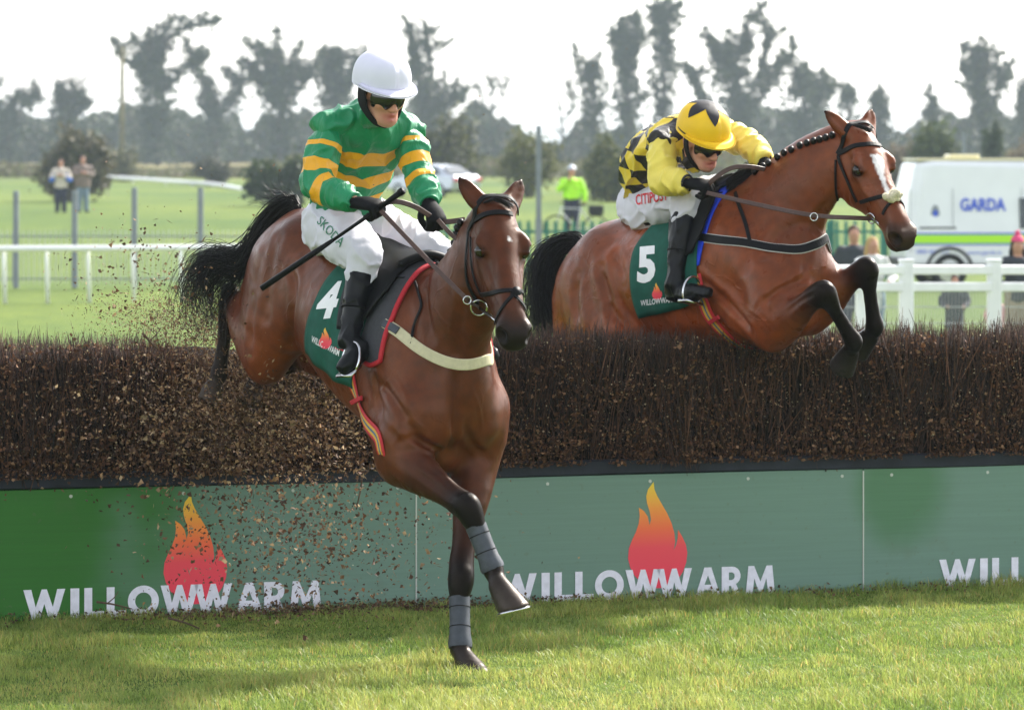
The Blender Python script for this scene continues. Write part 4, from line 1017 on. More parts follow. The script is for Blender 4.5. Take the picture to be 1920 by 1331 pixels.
V, F = strands([g1, g2, g3, g4], 680, .030, .0021, 3, fly=.06); V2, F2 = strands([[T0, P(545, 372, 18.78), P(520, 362, 18.8), P(503, 345, 18.8)], [T0, P(540, 378, 18.78), P(505, 380, 18.8), P(490, 372, 18.8)]], 70, .016, .0012, 4, fly=.03)
mk('tail', np.concatenate([V, V2]), np.concatenate([F, F2 + len(V)]), M_HAIR, horse4, True)
T0 = fr5(-1.02, 0, -.12)
g1 = [T0, P(1080, 447, 21.25), P(1040, 458, 21.28), P(1014, 500, 21.3), P(1016, 560, 21.3), P(1030, 620, 21.3), P(1036, 680, 21.3)]
g2 = [T0, P(1076, 452, 21.25), P(1030, 468, 21.28), P(1004, 510, 21.3), P(1004, 570, 21.3), P(1012, 630, 21.3), P(1016, 690, 21.3)]
g3 = [T0, P(1085, 455, 21.25), P(1050, 478, 21.28), P(1034, 520, 21.3), P(1036, 575, 21.3), P(1044, 625, 21.3), P(1046, 680, 21.3)]
V, F = strands([g1, g2, g3], 760, .032, .0024, 5, fly=.07); mk('tail', V, F, M_HAIR, horse5, True)
# plaited mane
for px, py in ((868, 420), (862, 430), (856, 441), (850, 454), (843, 466), (836, 478), (829, 489), (821, 499), (812, 508)):
    h, n = b4.near(P(px, py, 17.4 + (py - 420) * .0045)); braid_ball(h + n * .010, .016, horse4)
for px, py in ((1566, 258), (1555, 264), (1545, 269), (1535, 274), (1524, 280), (1513, 287), (1501, 294), (1489, 303), (1477, 314), (1465, 323), (1452, 333), (1440, 342)):
    h, n = b5.near(P(px, py, 19.95 + (1566 - px) * .0022)); braid_ball(h + n * .010, .016, horse5)
for J, ro, pts in ((J4, horse4, [(908, 388), (920, 380), (935, 384), (947, 392), (952, 398)]), (J5, horse5, [(1597, 243), (1610, 246), (1620, 254), (1626, 259)])):
    bd = HB['h4' if ro is horse4 else 'h5']; c = []
    for p in pts:
        h, n = bd.near(P(*p, float(J['head'].o[1]))); c.append(h + n * .012)
    V, F = strands([c, [x + np.array([.012, 0, .004]) for x in c]], 90, .006, .0022, 6); mk('forelock', V, F, M_HAIR, ro, True)
cr = [b5.near(P(px, py, 20.3))[0] + np.array([0, 0, .012]) for px, py in ((1360, 350), (1385, 345), (1410, 342), (1435, 340))]
V, F = strands([cr, [p + np.array([-.0, -.02, -.04]) for p in cr], [p + np.array([.0, .0, .03]) for p in cr]], 260, .016, .0022, 8); mk('loose_mane', V, F, M_HAIR, horse5, True)

DR4 = (Drape(b4, fr4, -.62, .36, 1), Drape(b4, fr4, -.62, .36, -1)); DR5 = (Drape(b5, fr5, -.62, .36, 1), Drape(b5, fr5, -.62, .36, -1))
def on(h, name, label, cat, group=None): return empty(name, base_of(h), label, cat, group)
# saddle pads and number cloths
pad4 = on(horse4, 'saddle_pad', 'grey saddle pad with red binding under the saddle of horse number 4', 'saddle pad')
o, A, Nn, V, F = drape_sheet('pad', DR4, dict(v=.52, t=[0, .25, .6, 1], back=[-.30, -.28, -.2, -.10], front=[.10, .15, .20, .24]), .004, .008, M_GREYPAD, pad4)
k = A.shape[1]
edge = np.concatenate([A[:, -1], A[-1, ::-1][1:]]); en = np.concatenate([Nn[:, -1], Nn[-1, ::-1][1:]])
MB().tube(edge + en * .006, .011, 8).build('binding', M_RED, pad4, True)
pad5 = on(horse5, 'saddle_pad', 'bright blue saddle pad showing along the shoulder of horse number 5', 'saddle pad')
drape_sheet('pad', DR5, dict(v=.50, t=[0, .3, .7, 1], back=[-.30, -.28, -.2, -.06], front=[.13, .125, .09, .035]), .004, .006, M_BLUE, pad5)
CL = {}
for key, ho, DR, ol, num in (('4', horse4, DR4, dict(v=.655, t=[0, .35, .62, 1], back=[-.35, -.345, -.345, -.40], front=[.04, .05, .06, .02], skew=.03), '4'),
                             ('5', horse5, DR5, dict(v=.66, t=[0, .25, .5, 1], back=[-.26, -.34, -.425, -.455], front=[.06, .06, .045, .0], skew=.0), '5')):
    e = on(ho, 'saddle_cloth', f'dark green number cloth with a white {num} on the {"dark" if num == "4" else "bright"} bay horse', 'saddle cloth', 'numbered saddle cloths')
    o, A, Nn, V, F = drape_sheet('cloth', DR, ol, .014, .003, M_CLOTH, e, flutter=.006)
    CL[key] = (e, Surf(V, F))
e4, c4 = CL['4']; e5, c5 = CL['5']
text_decal('number', c4, '4', (586, 600), (38, -4), (22, -70), M_WHITE, e4, bold=.045)
text_decal('number', c5, '5', (1194, 532), (34, -3), (2, -69), M_WHITE, e5, bold=.045)
def flame_px(c, par, cx, cy, h, sk, nm):
    V2 = np.array([cx, cy]) + FLAME[:, :1] * h * np.array([1.0, -.02]) + FLAME[:, 1:] * np.array([sk, -h])
    o = decal('flame_emblem', c, V2, FLAME_F, None, par, .003, 6)
    if o:
        z = [v.co.z for v in o.data.vertices]; o.data.materials.append(flame_material(nm, 'Z', min(z), max(z)))
flame_px(c4, e4, 609, 654, 40, 3, 'flame print four'); flame_px(c5, e5, 1232, 562, 32, 0, 'flame print five')
text_decal('lettering', c4, 'WILLOWWARM', (583, 641), (52, 27), (2, -12), M_WHITE, e4, bold=.02)
text_decal('lettering', c5, 'WILLOWWARM', (1201, 574), (65, -8), (0, -11), M_WHITE, e5, bold=.02)
# saddles with girth, stirrups
def saddle(ho, DR, body, fr, key, gpix, label):
    e = on(ho, 'racing_saddle', label, 'saddle', 'racing saddles')
    drape_sheet('seat', DR, dict(v=.20, t=[0, .5, 1], back=[-.44, -.43, -.40], front=[.06, .08, .10]), .020, .018, M_BLACK, e, 20, 12)
    drape_sheet('flap', DR, dict(v=.44, t=[.3, .5, .8, 1], back=[-.26, -.20, -.13, -.09], front=[.10, .115, .09, .02]), .030, .010, M_BLACK, e, 16, 16, top=.36)
    c = [DR[0](-.43, v, .045)[0][0] for v in (.16, .10, .04)] + [DR[1](-.43, v, .045)[0][0] for v in (.0, .05, .10, .16)]
    MB().tube(catmull(c, 4), .016, 8).build('cantle', M_BROWN if key == '5' else M_BLACK, e, True)
    c = [DR[0](.07, v, .045)[0][0] for v in (.12, .07, .02)] + [DR[1](.07, v, .045)[0][0] for v in (.0, .05, .12)]
    MB().tube(catmull(c, 4), .018, 8).build('pommel', M_BLACK, e, True)
    pts = chainpts(body, gpix); last = fr.inv(pts[-1])
    up = [fr(*(fr.inv(pts[0]) + [-.02, -.02, .12]))]
    rest = [fr(last[0] + .01, b, c_) for b, c_ in ((last[1] * .5, -.80), (0, -.83), (-last[1] * .5, -.80))] + [fr(*(fr.inv(p) * [1, -1, 1])) for p in pts[::-1]]
    o_, n_ = body.path(up + pts + rest, 5, .005); strap('girth', o_, n_, .062, .006, M_GIRTH, e)
    return e
sad4 = saddle(horse4, DR4, b4, fr4, '4', [(658, 688), (666, 730), (679, 768), (698, 804), (714, 826)], 'black racing saddle with striped red girth on the dark bay horse')
sad5 = saddle(horse5, DR5, b5, fr5, '5', [(1318, 560), (1330, 592), (1352, 618)], 'black racing saddle with brown cantle on the bright bay horse')
for bd, par, a, b in ((b4, sad4, (664, 752), (684, 746)), (b5, sad5, (1332, 603), (1352, 592))):
    pixstrap('girth_buckle', bd, [a, b], .020, .010, M_RED, par, lift=.010)
# breast girths
bp4 = on(horse4, 'breast_girth', 'cream elastic breast girth across the chest of the dark bay horse', 'breast girth')
pts = chainpts(b4, [(722, 607), (745, 621), (782, 650), (830, 676), (874, 684), (912, 674)]); l = fr4.inv(pts[0])
far = [fr4(*(fr4.inv(p) * [1, -1, 1])) for p in pts[::-1] if fr4.inv(p)[1] > .08]
o, n = b4.path(pts + far, 6, .004); strap('chest_band', o, n, .046, .006, M_CREAM, bp4); nb_ = len(o)
o2, n2 = b4.path(chainpts(b4, [(722, 607), (735, 614), (748, 622)]), 6, .011); strap('buckle_tab', o2, n2, .034, .005, M_GBOOT, bp4)
o2, n2 = b4.path(chainpts(b4, [(772, 645), (778, 610), (792, 575), (785, 545), (779, 530)]), 6, .006); strap('neck_strap', o2, n2, .012, .004, M_BLACK, bp4)
bp5 = on(horse5, 'breast_girth', 'black leather breast girth with pale piping on the bright bay horse', 'breast girth')
pts = chainpts(b5, [(1312, 445), (1355, 451), (1405, 457), (1460, 466), (1500, 468), (1535, 456), (1549, 446)]); l = fr5.inv(pts[0])
far = [fr5(*(fr5.inv(p) * [1, -1, 1])) for p in pts[::-1] if fr5.inv(p)[1] > .08]
o, n = b5.path(pts + far, 6, .004); strap('piping', o, n, .046, .004, M_EDGE, bp5); strap('chest_band', o + n * .003, n, .038, .004, M_BLACK, bp5)
o2, n2 = b5.path(chainpts(b5, [(1407, 458), (1400, 425), (1390, 395), (1380, 362), (1376, 345)]), 6, .006); strap('neck_strap', o2, n2, .018, .004, M_BLACK, bp5)
# bridles
def bridle(ho, body, J, label, brow, cheek, nose, low, lash, ringc, ringr, knot, extra):
    e = on(ho, 'bridle', label, 'bridle', 'bridles of the racehorses'); hf = J['head']; g = J['hsc']
    def mir(pts): return [hf.o + hf.M.T @ (hf.M @ (p - hf.o) * [1, -1, 1]) for p in pts]
    for nm, px, w, both in (('browband', brow, .024, False), ('cheekpiece', cheek, .017, True), ('noseband', nose, .019, True), ('cross_strap', low, .015, True), ('throat_lash', lash, .011, True)):
        pts = chainpts(body, px)
        if nm == 'browband':
            o, n = body.path(pts, 6, .004); strap(nm, o, n, w, .005, M_BLACK, e)
            o, n = body.path([pts[0]] + [hf(.02 * g, .085 * g, -.05 * g), hf(-.03 * g, .05 * g, -.0), hf(-.04 * g, 0, .01), hf(-.03 * g, -.05 * g, 0), hf(.02 * g, -.085 * g, -.05 * g)], 6, .004); strap('headpiece', o, n, .022, .005, M_BLACK, e)
            continue
        for q in (pts, mir(pts)) if both else (pts,):
            o, n = body.path(q, 6, .004); strap(nm, o, n, w, .0045, M_BLACK, e)
    def surf(p):
        a_, b_ = body.pix(*p); return (a_, b_) if a_ is not None else body.near(P(*p, float(hf.o[1]) - .15))
    c, n = surf(ringc); rw = ringr * c[1] / F_PX
    for cc, nn in ((c, n), (mir([c])[0], mir([c + n])[0] - mir([c])[0])):
        mb = MB(); ring(mb, cc + nn * .016, nn + np.array([0, -.3, 0]), rw, .0038, 22); mb.build('bit_ring', M_STEEL, e, True)
        MB().tube([cc + nn * .014, hf(.505 * g, .0, -.098 * g)], [.008, .006], 8).build('bit_mouthpiece', M_STEEL, e, True)
    k, kn = surf(knot)
    if extra == 'fleece':
        V = []; Fs = []; m = 16
        for i in range(m + 1):
            for j in range(m):
                ph, th = math.pi * i / m, 2 * math.pi * j / m
                p = math.cos(ph) * hf.s * .050 + math.sin(ph) * (math.cos(th) * hf.f * .032 + math.sin(th) * kn * .032); V.append(k + kn * .012 + p)
        V = np.array(V); V += (V - k) * (.22 * snoise(V, 90, 2))[:, None]
        for i in range(m):
            for j in range(m): Fs.append((i * m + j, i * m + (j + 1) % m, (i + 1) * m + (j + 1) % m, (i + 1) * m + j))
        mk('sheepskin_roll', V, Fs, M_FLEECE, e, True)
    else:
        mb = MB(); t = unit(np.cross(kn, hf.f)); a = np.linspace(0, 2 * math.pi, 15)[:-1]
        c0 = [k + kn * .006 + .021 * (math.cos(x) * t + math.sin(x) * hf.f) for x in a]; c1 = [k + kn * .014 + .017 * (math.cos(x) * t + math.sin(x) * hf.f) for x in a]
        mb.add(c0 + c1, [tuple(range(14, 28))] + [(i, (i + 1) % 14, 14 + (i + 1) % 14, 14 + i) for i in range(14)]); mb.build('noseband_knot', M_BLACK, e, True)
    return e, c + n * .018
br4, bit4 = bridle(horse4, b4, J4, 'black bridle with crossed noseband on the dark bay horse', [(880, 433), (887, 417), (903, 406), (931, 399), (959, 403), (973, 411)],
    [(880, 433), (877, 463), (875, 497), (877, 525), (886, 548), (896, 570)], [(903, 552), (917, 551), (940, 546), (967, 546)], [(966, 550), (947, 571), (936, 590), (930, 607)],
    [(884, 445), (885, 486), (890, 519), (902, 548)], (898, 574), 15, (968, 547), None)
br5, bit5 = bridle(horse5, b5, J5, 'black bridle with sheepskin noseband on the bright bay horse', [(1571, 289), (1592, 279), (1620, 272), (1650, 274)],
    [(1572, 292), (1577, 309), (1592, 344), (1608, 379), (1620, 408)], [(1614, 379), (1635, 373), (1661, 367), (1676, 366)], [(1673, 377), (1656, 402), (1645, 428)],
    [(1568, 300), (1567, 340), (1570, 375), (1582, 402)], (1626, 413), 10, (1674, 370), 'fleece')
# ------------------------------------------------------------------ jockeys
SKIN = np.array([.52, .27, .19])
M_SKIN = mat('skin', attr='Col', rough=.5, spec=.35, var=.06, scale=30)
M_SKIN.node_tree.nodes['Principled BSDF'].inputs['Subsurface Weight'].default_value = .12
M_SKIN.node_tree.nodes['Principled BSDF'].inputs['Subsurface Radius'].default_value = (.012, .004, .002)
M_GLOVE = mat('black glove', (.005, .005, .006), rough=.7, spec=.12, var=.2, scale=60, bump=.2, bscale=120, bdist=.002)
M_BREECH = mat('white breeches', (.60, .59, .65), rough=.75, spec=.2, var=.05, scale=14, bump=.45, bscale=22, bdist=.006, stretch=(1, 1, .45))
M_LENS = mat('dark goggle lens', (.010, .010, .012), rough=.07, spec=.7)
M_STRAPB = mat('black webbing', (.007, .007, .008), rough=.8, spec=.2)
M_WCAP = mat('white silk cap', (.66, .65, .77), rough=.5, spec=.3, var=.03, scale=12, bump=.25, bscale=9, bdist=.006)
M_YCAP = mat('yellow silk cap', (.80, .50, .015), rough=.5, spec=.3, var=.05, scale=14, bump=.15, bscale=14, bdist=.004)
M_YSILK = mat('pale yellow silk', (.76, .63, .11), rough=.5, spec=.3, var=.06, scale=12, bump=.5, bscale=16, bdist=.010, stretch=(1, 1, .5))
M_BSILK = mat('black silk', (.016, .014, .016), rough=.5, spec=.35)
M_GSILK = mat('green silk', (.006, .20, .085), rough=.42, spec=.4)
M_REDPRINT = mat('red print', (.62, .02, .03), rough=.6)
M_GREENPRINT = mat('green print', (.01, .17, .09), rough=.6)

def pattern_silk(name, kind):
    m = bpy.data.materials.new(name); m.use_nodes = True; N, L = nodes(m); b = N['Principled BSDF']
    b.inputs['Roughness'].default_value = .45; b.inputs['Specular IOR Level'].default_value = .4; b.inputs['Sheen Weight'].default_value = .08
    def at(n):
        a = N.new('ShaderNodeAttribute'); a.attribute_name = n; return a.outputs['Fac']
    def mth(op, a, b_=0.0):
        n = N.new('ShaderNodeMath'); n.operation = op
        for i, x in enumerate((a, b_)):
            if isinstance(x, (int, float)): n.inputs[i].default_value = x
            else: L.new(x, n.inputs[i])
        return n.outputs[0]
    mx = N.new('ShaderNodeMix'); mx.data_type = 'RGBA'
    if kind == 'hoop':
        L.new(mth('GREATER_THAN', at('hoop'), 0.0), mx.inputs['Factor'])
        mx.inputs['A'].default_value = (.005, .215, .085, 1); mx.inputs['B'].default_value = (.80, .37, .008, 1)
    else:
        u = mth('FLOOR', mth('ADD', at('cu'), at('cv'))); v = mth('FLOOR', mth('SUBTRACT', at('cu'), at('cv')))
        L.new(mth('GREATER_THAN', mth('FLOORED_MODULO', mth('ADD', u, v), 2.0), .5), mx.inputs['Factor']) if kind == 'check' else None
        mx.inputs['A'].default_value = (.78, .58, .05, 1); mx.inputs['B'].default_value = (.016, .014, .016, 1)
    L.new(mx.outputs['Result'], b.inputs['Base Color'])
    tc = N.new('ShaderNodeTexCoord'); mp = N.new('ShaderNodeMapping'); mp.inputs['Scale'].default_value = (1, 1, .5); L.new(tc.outputs['Object'], mp.inputs['Vector'])
    nz = N.new('ShaderNodeTexNoise'); nz.inputs['Scale'].default_value = 15; nz.inputs['Detail'].default_value = 3; nz.inputs['Distortion'].default_value = .8; L.new(mp.outputs['Vector'], nz.inputs['Vector'])
    bp = N.new('ShaderNodeBump'); bp.inputs['Strength'].default_value = .9; bp.inputs['Distance'].default_value = .018; L.new(nz.outputs['Fac'], bp.inputs['Height']); L.new(bp.outputs['Normal'], b.inputs['Normal'])
    return m
M_HOOP = pattern_silk('green silk with gold hoops', 'hoop'); M_CHECK = pattern_silk('yellow and black checked silk', 'check')

def wrinkle(V, Q, amp, freq, axis=None):
    "folds: ridged noise, stretched along axis"
    N = normals_of(V, Q); X = V.copy()
    if axis is not None: X = X - .6 * np.outer(V @ axis, axis)
    r = np.clip(1 - 1.1 * np.abs(snoise(X, freq, 2)), 0, 1) ** 2; return V + N * (amp * (r - .35))[:, None]

def fist(S, w, k, back, thumb, sc=1.0, col=(1, 1, 1)):
    "gloved hand closed round something: w wrist, k direction of the knuckles, back = back of the hand, thumb = side of the thumb"
    x = unit(k); z = unit(np.asarray(back) - x * (np.asarray(back) @ x)); y = np.cross(z, x)
    if y @ np.asarray(thumb) < 0: ys = -1
    else: ys = 1
    def q(a, b, c): return w + sc * (x * a + y * ys * b + z * c)
    S.loft([q(-.05, 0, 0), q(0, 0, 0), q(.045, .0, .004), q(.082, -.002, .004)], np.array([.030, .030, .040, .040]) * sc, np.array([.027, .024, .024, .019]) * sc, y, col, k=.012)
    for b, ln in ((.032, .95), (.011, 1.05), (-.010, 1.0), (-.030, .85)):
        S.loft([q(.080, b, .006), q(.102 * ln ** .5, b, -.008), q(.104 * ln ** .5, b, -.032), q(.080, b * .95, -.046), q(.056, b * .95, -.040)], np.array([.0115, .0112, .0108, .0104, .0095]) * sc, None, y, col, k=.004, sub=3)
    S.loft([q(.012, .030, -.006), q(.045, .048, -.022), q(.075, .040, -.034), q(.090, .020, -.044)], np.array([.015, .0135, .0120, .0105]) * sc, None, y, col, k=.008)
    return q

def ellip_patch(c, ax, r, az, el, n=(24, 10), thick=.0):
    "patch of an ellipsoid: azimuth 0 is straight ahead (ax[0]), ax[1] right, ax[2] up"
    A = np.linspace(R(az[0]), R(az[1]), n[0]); E = np.linspace(R(el[0]), R(el[1]), n[1]); V = []; F = []
    for e in E:
        for a in A: V.append(c + r[0] * math.cos(e) * math.cos(a) * ax[0] + r[1] * math.cos(e) * math.sin(a) * ax[1] + r[2] * math.sin(e) * ax[2])
    for i in range(n[1] - 1):
        for j in range(n[0] - 1): F.append((i * n[0] + j, i * n[0] + j + 1, (i + 1) * n[0] + j + 1, (i + 1) * n[0] + j))
    return np.array(V), F

def solid(name, V, F, t, mat_, parent, c=None, smooth=True):
    "give a patch a thickness t towards c"
    V = np.asarray(V); d = V - c; d /= np.linalg.norm(d, axis=1)[:, None]
    from collections import Counter
    ed = Counter(); 
    for f in F:
        for i in range(len(f)): ed[tuple(sorted((f[i], f[(i + 1) % len(f)])))] += 1
    n = len(V); G = [tuple(f) for f in F] + [tuple(n + i for i in f[::-1]) for f in F]
    for (a, b), q in ed.items():
        if q == 1: G.append((a, b, n + b, n + a))
    return mk(name, np.concatenate([V, V - d * t]), G, mat_, parent, smooth)

def jockey(J, look, root):
    g = J; Hd = J['head']; fw, rt, hu, o = Hd['fw'], Hd['rt'], Hd['up'], Hd['o']; AX = np.array([fw, rt, hu])
    def h(a, b, c): return o + fw * a + rt * b + hu * c
    sp = unit(g['chest'] - g['pel']); side = unit(g['shR'] - g['shL'])
    # --- body: one continuous figure under the clothes
    S = Sdf(); sk = SKIN
    S.loft([g['pel'] - sp * .05, lerp(g['pel'], g['chest'], .45), g['chest'], g['neck'] - sp * .02], [.11, .095, .11, .055], [.08, .07, .07, .05], side, sk, k=.04)
    S.loft([g['shR'], lerp(g['shR'], g['shL'], .5), g['shL']], [.042, .05, .042], None, sp, sk, k=.04)
    S.loft([g['neck'] - sp * .04, g['neck'], h(-.025, 0, -.08)], [.065, .058, .058], None, side, sk, k=.03)
    for q in 'RL':
        S.loft([g['sh' + q], lerp(g['sh' + q], g['el' + q], .4), g['el' + q], lerp(g['el' + q], g['wr' + q], .3), g['wr' + q], g['wr' + q] + unit(g['ha' + q] - g['wr' + q]) * .05], [.042, .042, .036, .036, .026, .024], None, side, sk, k=.02)
        S.loft([g['hip' + q], lerp(g['hip' + q], g['kn' + q], .5), g['kn' + q], lerp(g['kn' + q], g['an' + q], .3), g['an' + q], lerp(g['an' + q], lerp(g['heel' + q], g['toe' + q], .4), .5)], [.09, .075, .052, .046, .030, .018], None, side, sk, k=.03)
    # head and face
    S.ell(h(-.005, 0, .035), AX, (.098, .076, .098), sk, k=.03)
    S.loft([h(.035, 0, .02), h(.045, 0, -.035), h(.055, 0, -.075)], [.066, .057, .042], [.05, .05, .042], rt, sk, k=.03)
    S.ell(h(.079, 0, -.098), AX, (.024, .026, .022), sk, k=.025)
    S.loft([h(.015, .052, -.055), h(.065, .028, -.092)], [.022, .02], None, rt, sk, k=.02); S.loft([h(.015, -.052, -.055), h(.065, -.028, -.092)], [.022, .02], None, rt, sk, k=.02)
    S.loft([h(.088, 0, .012), h(.102, 0, -.012), h(.114, 0, -.032)], [.010, .011, .0145], None, rt, sk * np.array([1.05, .95, .92]), k=.012)
    for sg in (1, -1):
        S.ell(h(.105, .011 * sg, -.036), AX, (.010, .0085, .008), sk * np.array([1.03, .9, .88]), k=.008)
        S.ell(h(.068, .040 * sg, -.020), AX, (.028, .026, .022), sk * np.array([1.05, .95, .95]), k=.02)
        S.ell(h(.078, .032 * sg, .016), AX, (.014, .026, .012), sk, k=.014)
        S.ell(h(.092, .030 * sg, .001), AX, (.012, .016, .010), sk * .9, k=.008, op=-1)
        S.ell(h(-.005, .080 * sg, -.005), AX, (.026, .011, .034), sk * np.array([1.05, .9, .9]), k=.010)
    lip = np.array([.40, .085, .08])
    S.loft([h(.082, .024, -.067), h(.098, 0, -.0635), h(.082, -.024, -.067)], [.007, .0095, .007], None, rt, lip, k=.006)
    S.loft([h(.080, .021, -.080), h(.095, 0, -.081), h(.080, -.021, -.080)], [.007, .0110, .007], None, rt, lip, k=.006)
    S.loft([h(.098, .018, -.0725), h(.104, 0, -.072), h(.098, -.018, -.0725)], [.005, .007, .005], None, rt, lip, k=.004, op=-1)
    V, Q = S.mesh(.0068, 1); C = S.colors(V, .006)
    ob = mk('body', V, Q, M_SKIN, root, True); set_col(ob, C)
    for sg in (1, -1):
        v, f = ellip_patch(h(.078, .030 * sg, .001), AX, (.0125, .0125, .0125), (-90, 90), (-90, 90), (12, 12)); mk('eye', v, f, M_EYE, ob, True)
    # --- jersey (torso)
    S = Sdf(); bk = g.get('back', np.cross(sp, side)); tb = g['pel'] + sp * g.get('hem', .03)
    mid = lerp(g['pel'], g['chest'], .55) + g.get('bow', np.zeros(3))
    S.loft([tb, lerp(tb, mid, .5) + g.get('bow', np.zeros(3)) * .5, mid, g['chest'] - sp * .02, g['neck'] - sp * .035], [.150, .157, .162, .158, .082], [.118, .126, .130, .120, .072], side, k=.05, cap=.45)
    S.loft([g['shR'] + side * .0, lerp(g['shR'], g['shL'], .5) + sp * .005, g['shL']], [.070, .085, .070], [.078, .095, .078], sp, k=.06)
    S.loft([g['neck'] - sp * .05, g['neck'] + sp * .012, h(-.03, 0, -.095)], [.082, .070, .066], None, side, k=.03, clip=[(h(-.03, 0, -.088), hu)])
    V, Q = S.mesh(.0075, 1); V = wrinkle(V, Q, .022, 22, sp)
    ob = mk('jersey', V, Q, look['jersey'], root, True); JB = Body(V, Q)
    t = (V - g['pel']) @ sp; ang = np.arctan2((V - g['pel']) @ side, (V - g['pel']) @ np.cross(sp, side))
    if look['kind'] == 'hoop':
        tt = t + .012 * snoise(V, 9, 1)
        hoop = np.max([.5 * wd - np.abs(tt - c0) for c0, wd in look['hoops']], 0); set_f(ob, hoop, 'hoop')
    else:
        set_f(ob, ang * .165 / look['size'][0] + .25, 'cu'); set_f(ob, t / look['size'][1], 'cv')
    # --- sleeves
    for q in 'RL':
        S = Sdf(); a, b, c = g['sh' + q], g['el' + q], g['wr' + q]; r = look['sleeve']
        sg_ = 1 if q == 'R' else -1
        S.loft([a - side * .02 * sg_, lerp(a, b, .35), lerp(a, b, .72), b, lerp(b, c, .35), lerp(b, c, .72), lerp(b, c, .93)], np.array([.062, .074, .075, .066, .069, .060, .040]) * r, None, side, k=.03, clip=[(lerp(b, c, .97), c - b)])
        V, Q = S.mesh(.0068, 1); V = wrinkle(V, Q, .014, 30, unit(np.cross(b - a, c - b) + 1e-3))
        o2 = mk('sleeve', V, Q, look['sleevemat'], root, True)
        la, lb = np.linalg.norm(b - a), np.linalg.norm(c - b)
        if look['kind'] == 'hoop':
            ta = np.clip(((V - a) @ unit(b - a)) / la, -.4, 1); da = np.linalg.norm(V - (a + ta[:, None] * (b - a)), axis=1)
            tc_ = np.clip(((V - b) @ unit(c - b)) / lb, 0, 1.2); dc = np.linalg.norm(V - (b + tc_[:, None] * (c - b)), axis=1)
            wq = 1 / (1 + np.exp(np.clip((dc - da) / .006, -30, 30))); tt = (ta * la) * (1 - wq) + (la + tc_ * lb) * wq
            hoop = np.max([.5 * wd - np.abs(tt / (la + lb) - c0) for c0, wd in look['shoops']], 0); set_f(o2, hoop, 'hoop')
        # cuff
        d = unit(c - b); n = []
        mb = MB(); ring(mb, lerp(b, c, .945), d, .037, .006, 18); mb.build('cuff', look['cuff'], o2 if False else root, True)
    # --- breeches
    S = Sdf()
    S.loft([g['hipR'] + side * .0, g['pel'] + g.get('seat', np.zeros(3)), g['hipL']], [.118, .135, .118], [.122, .14, .122], sp, k=.06)
    S.loft([g['pel'] - sp * .02, g['pel'] + sp * .09], [.150, .140], [.12, .11], side, k=.05)
    for q in 'RL':
        kn2 = lerp(g['kn' + q], g['an' + q], .14)
        S.loft([g['hip' + q], lerp(g['hip' + q], g['kn' + q], .5) + np.array([0, 0, .0]), g['kn' + q] - unit(g['kn' + q] - g['hip' + q]) * .02, kn2, lerp(g['kn' + q], g['an' + q], .26)], [.118, .108, .080, .070, .062], [.122, .110, .084, .072, .064], side, k=.05)
    V, Q = S.mesh(.0075, 1); V = wrinkle(V, Q, .013, 30, unit(g['knR'] - g['hipR']))
    ob = mk('breeches', V, Q, M_BREECH, root, True); BB = Body(V, Q)
    # --- boots
    for q in 'RL':
        S = Sdf(); kn, an, toe, heel = g['kn' + q], g['an' + q], g['toe' + q], g['heel' + q]; sh_ = unit(an - kn)
        S.loft([lerp(kn, an, .20), lerp(kn, an, .42), lerp(kn, an, .72), lerp(kn, an, .92), an + sh_ * .02], [.062, .060, .050, .043, .045], [.064, .063, .053, .047, .05], side, k=.02, clip=[(lerp(kn, an, .20), kn - an)])
        fdir = unit(toe - heel); sd_ = unit(np.cross(fdir, sh_)); dn = unit(np.cross(sd_, fdir)); dn = dn if dn @ sh_ > 0 else -dn
        S.loft([heel + fdir * .02, lerp(heel, toe, .35), lerp(heel, toe, .68), toe - fdir * .025], [.034, .037, .043, .030], [.042, .046, .034, .022], sd_, k=.03)
        S.loft([heel + fdir * .012 + dn * .028, lerp(heel, toe, .5) + dn * .026, toe - fdir * .02 + dn * .018], [.033, .036, .030], [.010, .010, .010], sd_, k=.006)
        V, Q = S.mesh(.0072, 1); V = wrinkle(V, Q, .006, 34, None); ob = mk('boot', V, Q, M_BOOT, root, True)
        mb = MB(); ring(mb, lerp(kn, an, .66), sh_, .055, .005, 18); mb.build('boot_strap', M_BLACK, root, True)
    # --- gloves
    for q in 'RL':
        S = Sdf(); fist(S, g['wr' + q], g['ha' + q] - g['wr' + q], g['bk' + q], g['th' + q], 1.06); V, Q = S.mesh(.0045, 1); mk('glove', V, Q, M_GLOVE, root, True)
    # --- helmet
    hc = h(-.018, 0, .050 + look.get('lift', .008)); hr = np.array([.134, .118, .126]) * look.get('hs', 1.0)
    v, f = ellip_patch(hc, AX, hr, (0, 360), (-14, 90), (49, 18))
    rr_ = (v - hc) @ np.array([fw / hr[0], rt / hr[1], hu / hr[2]]).T; sq_ = (np.abs(rr_) ** 2.35).sum(1) ** (-1 / 2.35); v = hc + (v - hc) * (sq_ * (1 / np.linalg.norm(rr_, axis=1)) ** 0)[:, None]
    el_ = (v - hc) @ hu / hr[2]; azv = np.arctan2((v - hc) @ rt, (v - hc) @ fw)
    v = v + (v - hc) * (.005 * np.cos(azv * 6) * np.clip(el_ * (1 - el_) * 3, 0, 1))[:, None]
    hm = solid('helmet', v, f, .012, look['cap'], root, hc)
    v, f = ellip_patch(hc, AX, hr * 1.008, (0, 360), (84, 90), (25, 4)); solid('button', v, f, .004, look['capbutton'], hm, hc)
    # peak
    V = []; F = []; m = 25
